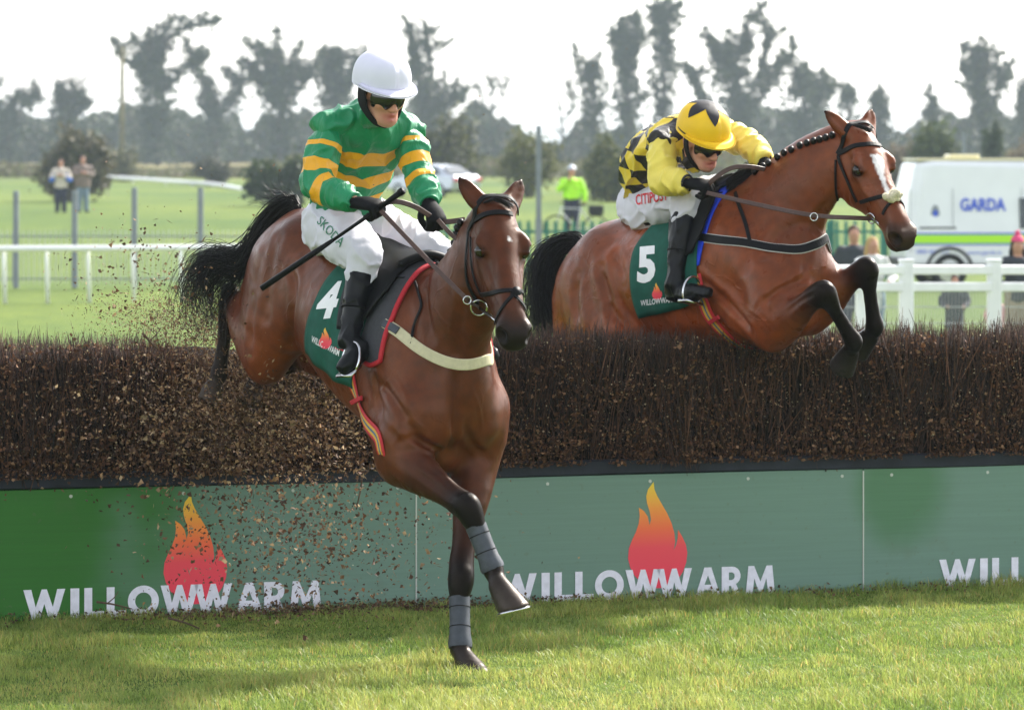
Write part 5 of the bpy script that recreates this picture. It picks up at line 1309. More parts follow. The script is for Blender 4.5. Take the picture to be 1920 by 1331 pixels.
    for i, a in enumerate(np.linspace(R(-78), R(78), m)):
        p0 = hc + hr[0] * .97 * math.cos(a) * fw + hr[1] * .99 * math.sin(a) * rt - hu * hr[2] * .06
        ex = .055 * math.cos(a * .95) ** .8 + .004; d = unit(math.cos(a) * fw + .55 * math.sin(a) * rt)
        V += [p0, p0 + d * ex * .5 - hu * .004, p0 + d * ex - hu * .012 * math.cos(a) - hu * .004]
    for i in range(m - 1):
        for j in range(2): F.append((i * 3 + j, i * 3 + j + 1, i * 3 + j + 4, i * 3 + j + 3))
    V = np.array(V); solid('peak', V, F, .006, look['peak'], hm, hc + hu * .6)
    # rim band
    a = np.linspace(0, 2 * math.pi, 50)[:-1]
    for e_, w_, mt in look['bands']:
        pts = np.array([hc + 1.012 * (hr[0] * math.cos(R(e_)) * math.cos(x) * fw + hr[1] * math.cos(R(e_)) * math.sin(x) * rt + hr[2] * math.sin(R(e_)) * hu) for x in a])
        nr = pts - hc; nr /= np.linalg.norm(nr, axis=1)[:, None]; strap('cap_band', pts, nr, w_, .002, mt, hm, closed=True)
    # harness: dark guards over ears and a chin strap
    for sg in (1, -1):
        pts = [h(-.02, .088 * sg, .030), h(.000, .090 * sg, -.02), h(.022, .078 * sg, -.062), h(.055, .046 * sg, -.104), h(.068, .0, -.122)]
        c = catmull(pts, 5); nr = np.array([unit((p - o) - hu * ((p - o) @ hu) * .3) for p in c]); w = np.interp(np.linspace(0, 1, len(c)), [0, .25, .5, 1], look['strapw'])
        strap('chin_strap', c, nr, w, .006, M_STRAPB, hm)
    if look.get('hood'):
        v, f = ellip_patch(h(-.012, 0, .005), AX, (.100, .088, .115), (72, 288), (-72, 10), (28, 12)); solid('hood', v, f, .006, M_STRAPB, hm, o)
    # goggles
    gz = look['gog']
    v, f = ellip_patch(h(.012, 0, gz), AX, (.110, .086, .070), (-72, 72), (-52, 34), (30, 8))
    az = np.tile(np.linspace(-72, 72, 30), 8); low = np.repeat(np.linspace(0, 1, 8), 30)
    v += hu[None] * ((1 - low) * .026 * np.exp(-(az / 12) ** 2))[:, None]
    gg = solid('goggles', v, f, .005, M_LENS, root, o)
    v, f = ellip_patch(h(.012, 0, gz + .002), AX, (.113, .089, .072), (-72, 72), (22, 44), (30, 4)); solid('goggle_frame', v, f, .006, M_STRAPB, gg, o)
    v, f = ellip_patch(h(.012, 0, gz + .003), AX, (.116, .092, .074), look['badge'], (27, 38), (12, 4)); solid('goggle_badge', v, f, .003, look['badgemat'], gg, o)
    return dict(JB=JB, BB=BB, h=h, hc=hc, hr=hr, AX=AX, helmet=hm)

def headaxes(o, fw, tilt=0.0):
    fw = unit(fw); rt = unit(np.cross(fw, [0, 0, 1.0])); up = np.cross(rt, fw)
    c, s_ = math.cos(tilt), math.sin(tilt); rt2 = rt * c + up * s_; up2 = np.cross(rt2, fw); return dict(o=o, fw=fw, rt=rt2, up=up2)
D1 = -.30
def p1(x, y, d): return P(x, y, d + D1)
K1 = dict(pel=p1(648, 418, 18.60), chest=p1(690, 250, 18.24), neck=p1(702, 206, 18.12), shR=p1(618, 236, 18.12), shL=p1(762, 240, 18.28),
    elR=p1(592, 345, 18.02), wrR=p1(668, 380, 17.86), haR=p1(712, 388, 17.80), elL=p1(786, 328, 18.16), wrL=p1(806, 384, 17.98), haL=p1(818, 412, 17.92),
    hipR=p1(622, 425, 18.50), knR=p1(683, 478, 18.08), anR=p1(656, 630, 18.00), toeR=p1(636, 694, 17.88), heelR=p1(684, 650, 17.98),
    hipL=p1(692, 428, 18.66), knL=p1(818, 478, 18.26), anL=fr4(-.10, -.36, -.33), toeL=fr4(.06, -.40, -.38), heelL=fr4(-.16, -.35, -.40),
    bkR=np.array([.1, -.5, .85]), thR=np.array([.3, .8, .4]), bkL=np.array([.3, -.75, .6]), thL=np.array([-.8, .1, .4]),
    bow=np.array([-.02, -.01, .01]), hem=.055, seat=np.array([-.03, .06, -.01]))
K1['head'] = headaxes(p1(716, 176, 17.98), (.52, -.80, -.34), -.04)
LOOK1 = dict(jersey=M_HOOP, kind='hoop', hoops=[(.50, .070), (.375, .068), (.25, .066)], sleeve=.93, sleevemat=M_HOOP, shoops=[(.20, .045), (.40, .125), (.64, .12)], cuff=M_GSILK,
    cap=M_WCAP, capbutton=M_WCAP, peak=M_WCAP, bands=[(-9, .010, M_WCAP)], strapw=[.070, .076, .05, .018], hood=True, gog=.002, badge=(-22, 14), badgemat=M_EDGE, hs=.96)
jock1 = empty('person', base_of(horse4), 'jockey in green jersey with gold hoops and white cap riding the dark bay horse', 'person', 'jockeys on the racehorses')
X1 = jockey(K1, LOOK1, jock1)
K2 = dict(pel=P(1226, 378, 20.88), chest=P(1268, 262, 20.52), neck=P(1300, 250, 20.40), shR=P(1246, 262, 20.38), shL=P(1352, 250, 20.62),
    elR=P(1238, 338, 20.26), wrR=P(1292, 344, 20.12), haR=P(1325, 350, 20.06), elL=P(1402, 268, 20.44), wrL=P(1434, 304, 20.26), haL=P(1452, 322, 20.20),
    hipR=P(1222, 394, 20.76), knR=P(1288, 368, 20.33), anR=P(1266, 524, 20.26), toeR=P(1332, 546, 20.06), heelR=P(1256, 550, 20.30),
    hipL=P(1266, 392, 20.98), knL=P(1352, 360, 20.62), anL=fr5(-.13, -.36, -.36), toeL=fr5(.08, -.38, -.42), heelL=fr5(-.17, -.36, -.43),
    bkR=np.array([.2, -.6, .75]), thR=np.array([.3, .8, .4]), bkL=np.array([.4, -.6, .7]), thL=np.array([-.8, .1, .4]),
    bow=np.array([-.05, .0, .045]), hem=.045, seat=np.array([-.035, .03, -.02]))
K2['head'] = headaxes(P(1318, 266, 20.24), (.50, -.72, -.44), -.10)
LOOK2 = dict(jersey=M_CHECK, kind='check', size=(.088, .112), sleeve=.95, sleevemat=M_YSILK, cuff=M_BSILK, cap=M_YCAP, capbutton=M_BSILK, peak=M_YCAP, bands=[(-4, .007, M_BSILK)], strapw=[.035, .04, .03, .014], hood=False,
    gog=.004, badge=(8, 34), badgemat=M_EDGE, lift=.014)
jock2 = empty('person', base_of(horse5), 'jockey in yellow and black checks with starred yellow cap on the bright bay horse', 'person', 'jockeys on the racehorses')
X2 = jockey(K2, LOOK2, jock2)
# black star on the yellow cap
hc, hr, AX = X2['hc'], X2['hr'], X2['AX']; V = [hc + hr[2] * 1.03 * AX[2]]; F = []; m = 10
for ringi in range(1, 7):
    for i in range(60):
        a = 2 * math.pi * i / 60; t = (i % 12) / 12; t = abs(t - .5) * 2
        rad = R(24 + (60 - 24) * t) * ringi / 6; e = math.pi / 2 - rad; aa = a + R(15)
        q_ = np.array([math.cos(e) * math.cos(aa), math.cos(e) * math.sin(aa), math.sin(e)]); V.append(hc + 1.012 * (np.abs(q_) ** 2.35).sum() ** (-1 / 2.35) * (q_ * hr) @ AX)
for i in range(60):
    j = (i + 1) % 60; F.append((0, 1 + i, 1 + j))
    for q in range(5): F.append((1 + q * 60 + i, 1 + (q + 1) * 60 + i, 1 + (q + 1) * 60 + j, 1 + q * 60 + j))
mk('cap_star', V, F, M_BSILK, X2['helmet'], True)
# printed lettering on the breeches
text_decal('breeches_lettering', X1['BB'], 'SKODA', (594, 418), (44, 46), (10, -13), M_GREENPRINT, jock1, bold=.0)
text_decal('breeches_lettering', X2['BB'], 'CITIPOST', (1193, 386), (60, -11), (-1, -20), M_REDPRINT, jock2, bold=.015)
# stirrups
for hs_, K, lab in ((sad4, K1, 'h4'), (sad5, K2, 'h5')):
    for q in 'RL':
        an, toe, heel = K['an' + q], K['toe' + q], K['heel' + q]; fd = unit(toe - heel); c = lerp(heel, toe, .55); up = unit(K['kn' + q] - an); sd_ = unit(np.cross(fd, up))
        th = np.linspace(R(-40), R(220), 18); arc = [c + .055 * math.cos(t) * sd_ + (.075 * math.sin(t) + .0) * up for t in th]
        mb = MB().tube(arc, .006, 6); mb.box(c - up * .050, (.035, .050, .006), np.array([fd, sd_, up])); mb.build('stirrup', M_STEEL, hs_, True)
# whip of the first jockey
wh = empty('riding_whip', base_of(horse4), 'long black riding whip held low in the right hand of the hooped jockey', 'whip')
a, b, c, d = p1(755, 358, 17.74), p1(712, 390, 17.79), p1(625, 450, 17.82), p1(490, 541, 17.86)
MB().tube([a, lerp(a, b, .5), b], [.0125, .0115, .010], 10).build('handle', M_BLACK, wh, True)
MB().tube([a - unit(b - a) * .004, a + unit(b - a) * .018], [.0150, .0150], 10).build('handle_cap', M_BLACK, wh, True)
MB().tube([b, lerp(b, c, .5), c], [.009, .0075, .007], 8).build('shaft', M_BLACK, wh, True)
MB().tube([c, lerp(c, d, .25), d], [.008, .0125, .013], 8).build('padded_flap', M_BLACK, wh, True)
# reins
def rein(par, pts, w=.019):
    c = catmull(pts, 8); v = np.array([unit(np.cross(np.cross(np.gradient(c, axis=0)[i], [0, 0, 1.0]), np.gradient(c, axis=0)[i])) for i in range(len(c))])
    n = np.array([unit(np.array([0, -1.0, .25])) for _ in c]); strap('rein', c, n, w, .004, M_BROWN, par)
def mirh(J, p): hf = J['head']; return hf.o + hf.M.T @ (hf.M @ (p - hf.o) * [1, -1, 1])
rein(br4, [lerp(K1['wrR'], K1['haR'], .75) + np.array([.03, -.03, -.02]), P(790, 475, 17.30), P(870, 556, 17.08), bit4])
rein(br4, [lerp(K1['wrL'], K1['haL'], .8), P(856, 448, 17.42), P(905, 470, 17.5), mirh(J4, bit4)])
rein(br4, [lerp(K1['wrR'], K1['haR'], .9), P(740, 378, 17.5), P(778, 388, 17.55), K1['haL'], P(838, 416, 17.6), P(872, 412, 17.6)], .022)
mb = MB(); ring(mb, P(876, 563, 17.04), (0.3, -1, 0), .016, .003, 16); mb.build('rein_ring', M_STEEL, br4, True)
rein(br5, [K2['haR'] + np.array([0, -.03, -.03]), P(1420, 384, 19.80), P(1524, 404, 19.58), bit5], .021)
rein(br5, [K2['haR'], P(1340, 335, 20.05), P(1370, 316, 20.06), P(1405, 313, 20.1), K2['haL']], .022)
rein(br5, [K2['haL'], P(1530, 340, 20.15), P(1600, 380, 20.0), mirh(J5, bit5)], .02)
mb = MB(); ring(mb, P(1526, 407, 19.56), (0.3, -1, 0), .018, .003, 16); mb.build('rein_ring', M_STEEL, br5, True)
# brushing boots on the forelegs of the first horse
for q, lab in (('R', 'grey brushing boot on the lifted right foreleg of the landing horse'), ('L', 'grey brushing boot on the planted left foreleg of the landing horse')):
    kn, ft = J4['kn' + q], J4['ft' + q]; d = unit(ft - kn); e = empty('brushing_boot', lerp(kn, ft, .9), lab, 'horse boot', 'horse leg boots')
    c = [lerp(kn, ft, t) for t in (.27, .40, .6, .8, .93, 1.0)]; mb = MB(); mb.tube(c, [.044, .043, .042, .044, .050, .048], 20, cap=False); mb.build('shell', M_GBOOT, e, True)
    for t in (.42, .70):
        mb = MB(); ring(mb, lerp(kn, ft, t), d, .0432, .0022, 20); mb.build('strap', M_STRAPB, e, True)

sh = empty('horseshoe', J4['toeR'], 'thin pale steel shoe under the lifted right forehoof', 'horseshoe'); tc_, sn = J4['toeR'], J4['soleR']; f_ = unit(fr4.f - sn * (fr4.f @ sn)); r_ = np.cross(sn, f_)
MB().tube([tc_ + sn * .004 + .062 * (math.cos(t) * f_ * 1.08 + math.sin(t) * r_) for t in np.linspace(R(-125), R(125), 22)], .007, 6).build('bar', M_STEEL, sh, True)
# ------------------------------------------------------------------ rails and fences behind
M_WPVC = mat('white plastic rail', (.80, .80, .82), rough=.4, var=.05, scale=6)
M_GPOST = mat('grey galvanised post', (.20, .22, .25), rough=.5, metal=.3, var=.15, scale=5)
M_TEAL = mat('teal green palisade', (.008, .15, .115), rough=.5, var=.15, scale=6)
M_WIRE = mat('light wire mesh', (.50, .51, .52), rough=.5, metal=.3)
M_POLE = mat('tarred timber pole', (.16, .14, .07), rough=.9, var=.3, scale=2)
def G(px, D, dz=0.0): X = (px - 960) * D / F_PX; return np.array([X, D, float(zt(D)) + dz])
# running rail on the left
rr = empty('running_rail', G(150, 76), 'white plastic running rail with slim round posts left of the dark bay horse', 'rail')
zr = CAM_H - (466 - HOR) * 76 / F_PX
c = np.array([[G(px, D)[0], D, zr + (D - 76) * .0] for px, D in ((-500, 75), (-160, 75.6), (150, 76), (420, 76.8), (700, 78), (900, 79.5))]); c = catmull(c, 6)
MB().tube(c, .058, 10).build('rail', M_WPVC, rr, True)
for px, D in ((-170, 75.6), (-80, 75.8), (8, 75.9), (88, 76), (166, 76.1), (250, 76.3), (340, 76.5), (430, 76.8), (520, 77.1), (620, 77.5)):
    b = G(px + 2, D, -.05); MB().tube([b, [b[0] - .03, D, zr - .25], [b[0] - .03, D, zr - .02]], [.036, .036, .03], 8).build('post', M_WPVC, rr, True)
# grey posts with a bar fence
gf = empty('bar_fence', G(200, 84), 'grey metal bar fence with tall posts behind the white running rail', 'fence')
for px, top in ((-84, 358), (30, 358), (140, 357), (252, 352), (376, 352)):
    b = G(px, 84); t = CAM_H - (top - HOR) * 84 / F_PX; MB().box([b[0], 84, (b[2] + t) / 2], (.055, .055, (t - b[2]) / 2), None, .008).build('post', M_GPOST, gf)
zb, zt_ = float(zt(84)) + .08, CAM_H - (432 - HOR) * 84 / F_PX
for z in (zb + .1, zt_ - .12): MB().box([G(220, 84)[0], 84.04, z], (5.4, .012, .014)).build('rail', M_GPOST, gf)
x0, x1 = G(-200, 84)[0], G(640, 84)[0]; n = 84
for i in range(n):
    x = x0 + (x1 - x0) * i / (n - 1); MB().box([x, 84.09, (zb + zt_) / 2], (.008, .008, (zt_ - zb) / 2)).build('bar', M_WIRE, gf)
# teal palisade
tf = empty('palisade_fence', G(1000, 88), 'teal green steel palisade fence with pointed pales between the two horses', 'fence')
zb, zt_ = float(zt(88)) + .06, CAM_H - (412 - HOR) * 88 / F_PX
def pale():
    w, h = .036, zt_ - zb
    V = []; 
    for y in (0, .012):
        V += [(-w, y, 0), (w, y, 0), (w, y, h - .07), (0, y, h), (-w, y, h - .07)]
    return V, [(0, 1, 2, 3, 4), (9, 8, 7, 6, 5), (0, 5, 6, 1), (1, 6, 7, 2), (2, 7, 8, 3), (3, 8, 9, 4), (4, 9, 5, 0)]
pv, pf = pale(); pm = bpy.data.meshes.new('pale'); pm.from_pydata(pv, [], pf); pm.materials.append(M_TEAL); b0 = base_of(tf)
for px in np.arange(770, 1720, 17.0):
    D = 88 + .3 * math.sin(px * .01); o = bpy.data.objects.new('pale', pm); COL.objects.link(o); o.parent = tf; o.location = (np.array([G(px, 88)[0], 87.97, zb]) - b0).tolist()
for z in (zb + .18, zt_ - .25): MB().box([G(1245, 88)[0], 88.02, z], (5.3, .02, .03)).build('rail', M_TEAL, tf)
for px in (900, 1280, 1560, 1660): MB().box([G(px, 88)[0], 88.09, (zb + zt_) / 2], (.05, .05, (zt_ - zb) / 2)).build('post', M_TEAL, tf)
# tall posts
for px, top, D, w, lab in ((1010, 238, 86, .055, 'tall slim grey steel post standing between the two jockeys'), (1808, 248, 96, .05, 'tall slim grey post rising behind the white van')):
    e = empty('steel_post', G(px, D), lab, 'post'); b = G(px, D); t = CAM_H - (top - HOR) * D / F_PX
    MB().box([b[0], D, (b[2] + t) / 2], (w, w, (t - b[2]) / 2), None, .01).build('shaft', M_GPOST, e); m_ = b[2] + (t - b[2]) * .42
    MB().box([b[0], D - .01, (b[2] + m_) / 2], (w * 1.25, w * 1.25, (m_ - b[2]) / 2), None, .01).build('sleeve', M_GPOST, e)
    MB().box([b[0], D, t + .01], (w * 1.2, w * 1.2, .012)).build('cap', M_GPOST, e)
e = empty('utility_pole', G(229, 300), 'mossy timber utility pole standing before the ivy trees', 'pole'); b = G(229, 300); t = CAM_H - (88 - HOR) * 300 / F_PX
MB().tube([b, [b[0], 300, t]], [.19, .14], 10).build('shaft', M_POLE, e, True); MB().box([b[0], 299.8, t - .5], (.45, .06, .06)).build('cross_arm', M_POLE, e)
# white post and rail on the right
wf = empty('post_and_rail_fence', G(1700, 44), 'white double post and rail fence at the right behind the brush', 'fence')
def WR(px, py): D = 44 + (px - 1540) * .004; return P(px, py, D)
pxs = [1542, 1618, 1699, 1864, 2030, 2200]
for px in pxs:
    t = WR(px, 490); b = G(px, t[1]); MB().box([t[0], t[1], (t[2] + b[2]) / 2], (.074, .074, (t[2] - b[2]) / 2), None, .012).build('post', M_WPVC, wf)
    MB().box([t[0], t[1], t[2] + .010], (.082, .082, .012), None, .008).build('post_cap', M_WPVC, wf)
for py in (506, 538):
    MB().ribbon([WR(px, py) + [0, .0, 0] for px in (1542, 1700, 1900, 2100, 2300)], np.tile([0, -1.0, 0], (5, 1)), .098, .05).build('rail', M_WPVC, wf)
mf = empty('wire_mesh_fence', G(1760, 47), 'light wire mesh fence behind the white post and rail', 'fence')
mb = MB(); x0, x1 = G(1570, 47)[0], G(2150, 47)[0]; zb, zt_ = float(zt(47)), CAM_H - (545 - HOR) * 47 / F_PX
for i in range(90): x = x0 + (x1 - x0) * i / 89; mb.box([x, 47, (zb + zt_) / 2], (.0035, .0035, (zt_ - zb) / 2))
o = mb.build('vertical_wires', M_WIRE, mf); o['kind'] = 'stuff'
for z in np.linspace(zb + .05, zt_, 5): MB().tube([[x0, 47.01, z], [x1, 47.01, z]], .006, 6).build('horizontal_wire', M_WIRE, mf)
# far white rail in the field
fr_ = empty('far_rail', P(350, 350, 230) * [1, 1, 0] + [0, 0, float(zt(230))], 'far white rail curving across the field at the left', 'rail')
c = catmull([P(150, 331, 262), P(230, 334, 255), P(330, 341, 242), P(400, 346, 235), P(465, 357, 222), P(540, 368, 210)], 5)
MB().tube(c, .11, 8).build('rail', M_WPVC, fr_, True)
for p in c[::3]: MB().tube([[p[0], p[1], float(zt(p[1])) - .05], p], .06, 6).build('post', M_WPVC, fr_, True)
# ------------------------------------------------------------------ people in the background
def bg_person(px, top, D, lab, jacket, legs, hair, pose='stand', hat=None, hgt=1.72, wide=1.0, facing=0.0, group='onlookers in the background'):
    b = G(px, D); gz = b[2]; topz = CAM_H - (top - HOR) * D / F_PX; hgt = topz - gz if pose != 'fix' else hgt
    e = empty('person', b, lab, 'person', group); k = hgt / 1.72
    cf, sf = math.cos(facing), math.sin(facing)
    def q(x, y, z): return b + k * np.array([x * cf - y * sf, x * sf + y * cf, z])
    sd_ = np.array([cf, sf, 0]); sk = SKIN * .9
    if pose == 'phone': hands = [(-.06, -.20, 1.44), (.30, -.05, .86)]; els = [(-.30, -.12, 1.18), (.30, 0, 1.12)]
    elif pose == 'clasp': hands = [(-.05, -.22, 1.22), (.05, -.22, 1.20)]; els = [(-.30, -.05, 1.14), (.30, -.05, 1.14)]
    elif pose == 'rail': hands = [(-.18, -.32, 1.02), (.16, -.32, 1.02)]; els = [(-.32, -.05, 1.10), (.31, -.05, 1.10)]
    else: hands = [(-.27, -.04, .80), (.27, -.04, .80)]; els = [(-.29, .0, 1.10), (.29, .0, 1.10)]
    S = Sdf(); S.loft([q(0, 0, 1.0), q(0, 0, 1.38)], np.array([.11, .11]) * k, np.array([.08, .08]) * k, sd_, sk); S.ell(q(0, -.01, 1.61), np.array([sd_, [-sf, cf, 0], [0, 0, 1]]), np.array([.078, .095, .115]) * k, sk); S.loft([q(0, .01, 1.40), q(0, 0, 1.54)], np.array([.055, .055]) * k, None, sd_, sk)
    S.ell(q(0, -.105, 1.60), np.eye(3), np.array([.014, .02, .022]) * k, sk, k=.015); S.ell(q(0, -.07, 1.53), np.eye(3), np.array([.035, .03, .03]) * k, sk, k=.02)
    for sg, hd, el in ((-1, hands[0], els[0]), (1, hands[1], els[1])):
        S.loft([q(.18 * sg, 0, 1.38), q(*el), q(*hd)], np.array([.045, .04, .03]) * k, None, sd_, sk); S.ell(q(*hd), np.eye(3), np.array([.045, .045, .055]) * k, sk, k=.02); S.loft([q(.09 * sg, 0, .95), q(.11 * sg, -.01, .5), q(.11 * sg, 0, .06)], np.array([.06, .05, .035]) * k, None, sd_, sk); S.loft([q(.11 * sg, .03, .04), q(.13 * sg, -.16, .03)], np.array([.03, .03]) * k, None, sd_, sk)
    V, Q = S.mesh(.018, 1); o = mk('body', V, Q, M_SKIN, e, True); set_col(o, S.colors(V))
    S = Sdf(); ww = wide
    S.loft([q(0, 0, jacket[1]), q(0, 0, 1.15), q(0, 0, 1.36), q(0, 0, 1.44)], np.array([.19, .185, .19, .09]) * ww * k, np.array([.14, .135, .125, .08]) * ww * k, sd_, k=.05, cap=.3)
    for sg, hd, el in ((-1, hands[0], els[0]), (1, hands[1], els[1])): S.loft([q(.18 * sg * ww, 0, 1.37), q(*el), lerp(q(*el), q(*hd), .85)], np.array([.075, .07, .055]) * k, None, sd_, k=.04)
    V, Q = S.mesh(.022, 1); V = wrinkle(V, Q, .018, 14); mk('jacket', V, Q, jacket[0], e, True)
    S = Sdf()
    for sg in (-1, 1): S.loft([q(.085 * sg, 0, .98), q(.10 * sg, -.02, .5), q(.11 * sg, 0, .08)], np.array([.115, .09, .075]) * k, np.array([.12, .095, .085]) * k, sd_, k=.03)
    V, Q = S.mesh(.022, 1); V = wrinkle(V, Q, .012, 14); mk('trousers', V, Q, legs, e, True)
    for sg in (-1, 1): S = Sdf(); S.loft([q(.11 * sg, .04, .045), q(.13 * sg, -.17, .035)], np.array([.047, .047]) * k, np.array([.045, .035]) * k, sd_); V, Q = S.mesh(.016, 1); mk('shoe', V, Q, M_STRAPB, e, True)
    S = Sdf(); AX_ = np.array([sd_, [-sf, cf, 0], [0, 0, 1]])
    S.ell(q(0, .018, 1.645), AX_, np.array([.09, .105, .10]) * k, k=.02)
    if hat is None or hat[1] == 'long':
        for sg in (-1, 1): S.loft([q(.06 * sg, .04, 1.62), q(.085 * sg, .03, 1.48), q(.07 * sg, .02, 1.36)], np.array([.04, .045, .03]) * k, None, sd_, k=.03) if hair[1] == 'long' else None
    V, Q = S.mesh(.014, 1); c_ = q(0, -.10, 1.58); mk('hair', V, Q, hair[0], e, True)
    if hat:
        v, f = ellip_patch(q(0, .005, 1.655), AX_, np.array([.105, .125, .115]) * k, (0, 360), (8, 90), (24, 10)); ho = solid(hat[2], v, f, .01, hat[0], e, q(0, 0, 1.6))
        if hat[2] == 'beanie': braid_ball(q(0, 0, 1.79), .04 * k, e, 'pompom').data.materials[0] = hat[0]
    return e
def plain(n, c, r=.8): return mat(n, c, rough=r, var=.15, scale=8, bump=.3, bscale=14, bdist=.01)
M_BEIGE, M_BROWNJ, M_NAVY, M_JEANS, M_DARKJ = plain('cream jacket', (.55, .48, .42)), plain('brown fleece', (.20, .15, .13)), plain('navy trousers', (.02, .022, .05)), plain('faded jeans', (.16, .22, .29)), plain('dark jacket', (.035, .04, .05))
M_HIVIS = plain('lime high visibility jacket', (.42, .85, .02), .6); M_PINK = plain('pink wool', (.62, .06, .17)); M_PINKT = plain('pale pink top', (.62, .28, .30)); M_WHITEJ = plain('white coat', (.62, .62, .60)); M_KHAKI = plain('khaki trousers', (.30, .24, .17))
M_HB, M_HBL, M_HD = plain('brown hair', (.06, .03, .018)), plain('blond hair', (.42, .27, .11)), plain('dark hair', (.018, .012, .01))
M_BLUEJ = plain('bright blue sleeve', (.06, .17, .68))
pb = bg_person(114, 299, 146, 'onlooker in cream jacket with blue sleeves and dark trousers in the left field', (M_BEIGE, .82), M_NAVY, (M_HB, 's'), 'clasp', wide=1.1)
b = base_of(pb)
for sg in (-1, 1): S = Sdf(); S.loft([b + [.20 * sg, 0, 1.36], b + [.315 * sg, -.05, 1.12], b + [.24 * sg, -.14, 1.16]], [.085, .085, .07], None, None, k=.03); V, Q = S.mesh(.02, 1); mk('sleeve', V, Q, M_BLUEJ, pb, True)
bg_person(155, 293, 146.6, 'onlooker in brown fleece and faded jeans in the left field', (M_BROWNJ, .80), M_JEANS, (M_HB, 's'), 'clasp', wide=1.25, facing=.3)
pol = bg_person(1072, 313, 112, 'cyclist officer in lime high visibility jacket and pale helmet behind the palisade', (M_HIVIS, .98), M_NAVY, (M_HD, 's'), 'phone', hat=(plain('pale helmet', (.62, .66, .75), .4), 's', 'helmet'), wide=1.12)
bg_person(1601, 425, 56, 'man in dark jacket standing behind the white rail below the horse head', (M_DARKJ, .85), M_NAVY, (M_HB, 's'), 'stand', wide=1.05)
bg_person(1636, 446, 54, 'blond woman in a white coat behind the white rail', (M_WHITEJ, .62), M_JEANS, (M_HBL, 'long'), 'rail', facing=.25)
bg_person(1908, 446, 50, 'woman in pink bobble hat and dark jacket leaning on the white rail', (M_DARKJ, .80), M_KHAKI, (M_HD, 'long'), 'rail', hat=(M_PINK, 'long', 'beanie'))
bg_person(1868, 552, 51, 'small child in pale pink behind the right hand rail post', (M_PINKT, .80), M_PINKT, (M_HBL, 's'), 'stand')
bg_person(1790, 516, 52, 'child in a dark coat standing behind the middle of the white rail', (M_DARKJ, .55), M_DARKJ, (M_HB, 's'), 'rail', wide=1.2)
# bicycle
bk = empty('bicycle', G(1080, 111.2), 'police bicycle with rear pannier standing beside the officer in lime', 'bicycle'); b = G(1080, 111.2); M_BFR = mat('pale bicycle frame', (.55, .56, .58), rough=.4); M_TYRE = mat('black tyre', (.015, .015, .016), rough=.8)
def bq(x, z, y=0): return b + [x, y, z]
for x in (-.52, .52):
    mb = MB(); ring(mb, bq(x, .34), (0, 1, 0), .32, .024, 26); w_ = mb.build('wheel', M_TYRE, bk, True); mb = MB()
    for a in range(8): mb.tube([bq(x, .34), bq(x + .31 * math.cos(a * .785), .34 + .31 * math.sin(a * .785))], .004, 4)
    mb.build('spokes', M_WIRE, w_)
for nm, pts in (('top_tube', [(-.38, .86), (.12, .84)]), ('down_tube', [(-.40, .78), (.02, .30)]), ('seat_tube', [(.02, .30), (.14, .92)]), ('chain_stay', [(.02, .30), (.52, .34)]), ('seat_stay', [(.12, .82), (.52, .34)]), ('fork', [(-.38, .90), (-.52, .34)])):
    MB().tube([bq(*p) for p in pts], .020, 6).build(nm, M_BFR, bk, True)
MB().tube([bq(-.36, 1.0, -.28), bq(-.40, 1.02, 0), bq(-.36, 1.0, .28)], .018, 6).build('handlebar', M_TYRE, bk, True); MB().box(bq(.15, .95), (.13, .06, .03), None, .02).build('saddle', M_TYRE, bk)
MB().box(bq(.52, .80), (.20, .14, .13), None, .03).build('pannier', M_TYRE, bk)
# ------------------------------------------------------------------ vehicles
M_VAN = mat('white van paint', (.78, .79, .82), rough=.25, spec=.5, var=.03, scale=2, coat=.3); M_GLASS = mat('dark vehicle glass', (.02, .03, .04), rough=.08, spec=.6); M_LIME = mat('lime reflective stripe', (.45, .85, .02), rough=.4)
M_VBLUE = mat('blue print', (.03, .09, .62), rough=.4); M_SILVER = mat('silver car paint', (.48, .51, .58), rough=.28, metal=.5, coat=.4); M_RLIGHT = mat('red lamp glass', (.65, .02, .02), rough=.2); M_PLASTIC = mat('black bumper plastic', (.03, .03, .032), rough=.6)
M_YROOF = mat('cream yellow roof paint', (.72, .66, .40), rough=.3)
def shell(name, prof, half, inset, mat_, ax, o, parent, rnd=.12, top=None):
    "body from a side profile (x forward, z up): sides pulled in towards the top by inset"
    pr_ = np.array(prof, float); n = len(pr_); zmin, zmax = pr_[:, 1].min(), pr_[:, 1].max(); c = pr_.mean(0); V = []; lay = []
    for s_, sc in ((-1, .94), (-1, 1.0), (1, 1.0), (1, .94)):
        wv = half - inset * np.clip((pr_[:, 1] - zmin) / (zmax - zmin), 0, 1) ** 2
        p = pr_ if sc == 1.0 else pr_ + (c - pr_) / np.linalg.norm(c - pr_, axis=1)[:, None] * rnd * .7
        y = s_ * (wv - (0 if sc != 1.0 else rnd * .7)); V += [o + ax[0] * a + ax[1] * yy + ax[2] * z for (a, z), yy in zip(p, y)]
    F = [tuple(range(n))[::-1], tuple(3 * n + i for i in range(n))]
    for l in range(3):
        for i in range(n): j = (i + 1) % n; F.append((l * n + i, l * n + j, (l + 1) * n + j, (l + 1) * n + i))
    ob = mk(name, V, F, mat_, parent); bv = ob.modifiers.new('b', 'BEVEL'); bv.width = rnd * .35; bv.segments = 3; bv.limit_method = 'ANGLE'; bv.angle_limit = R(25); return ob
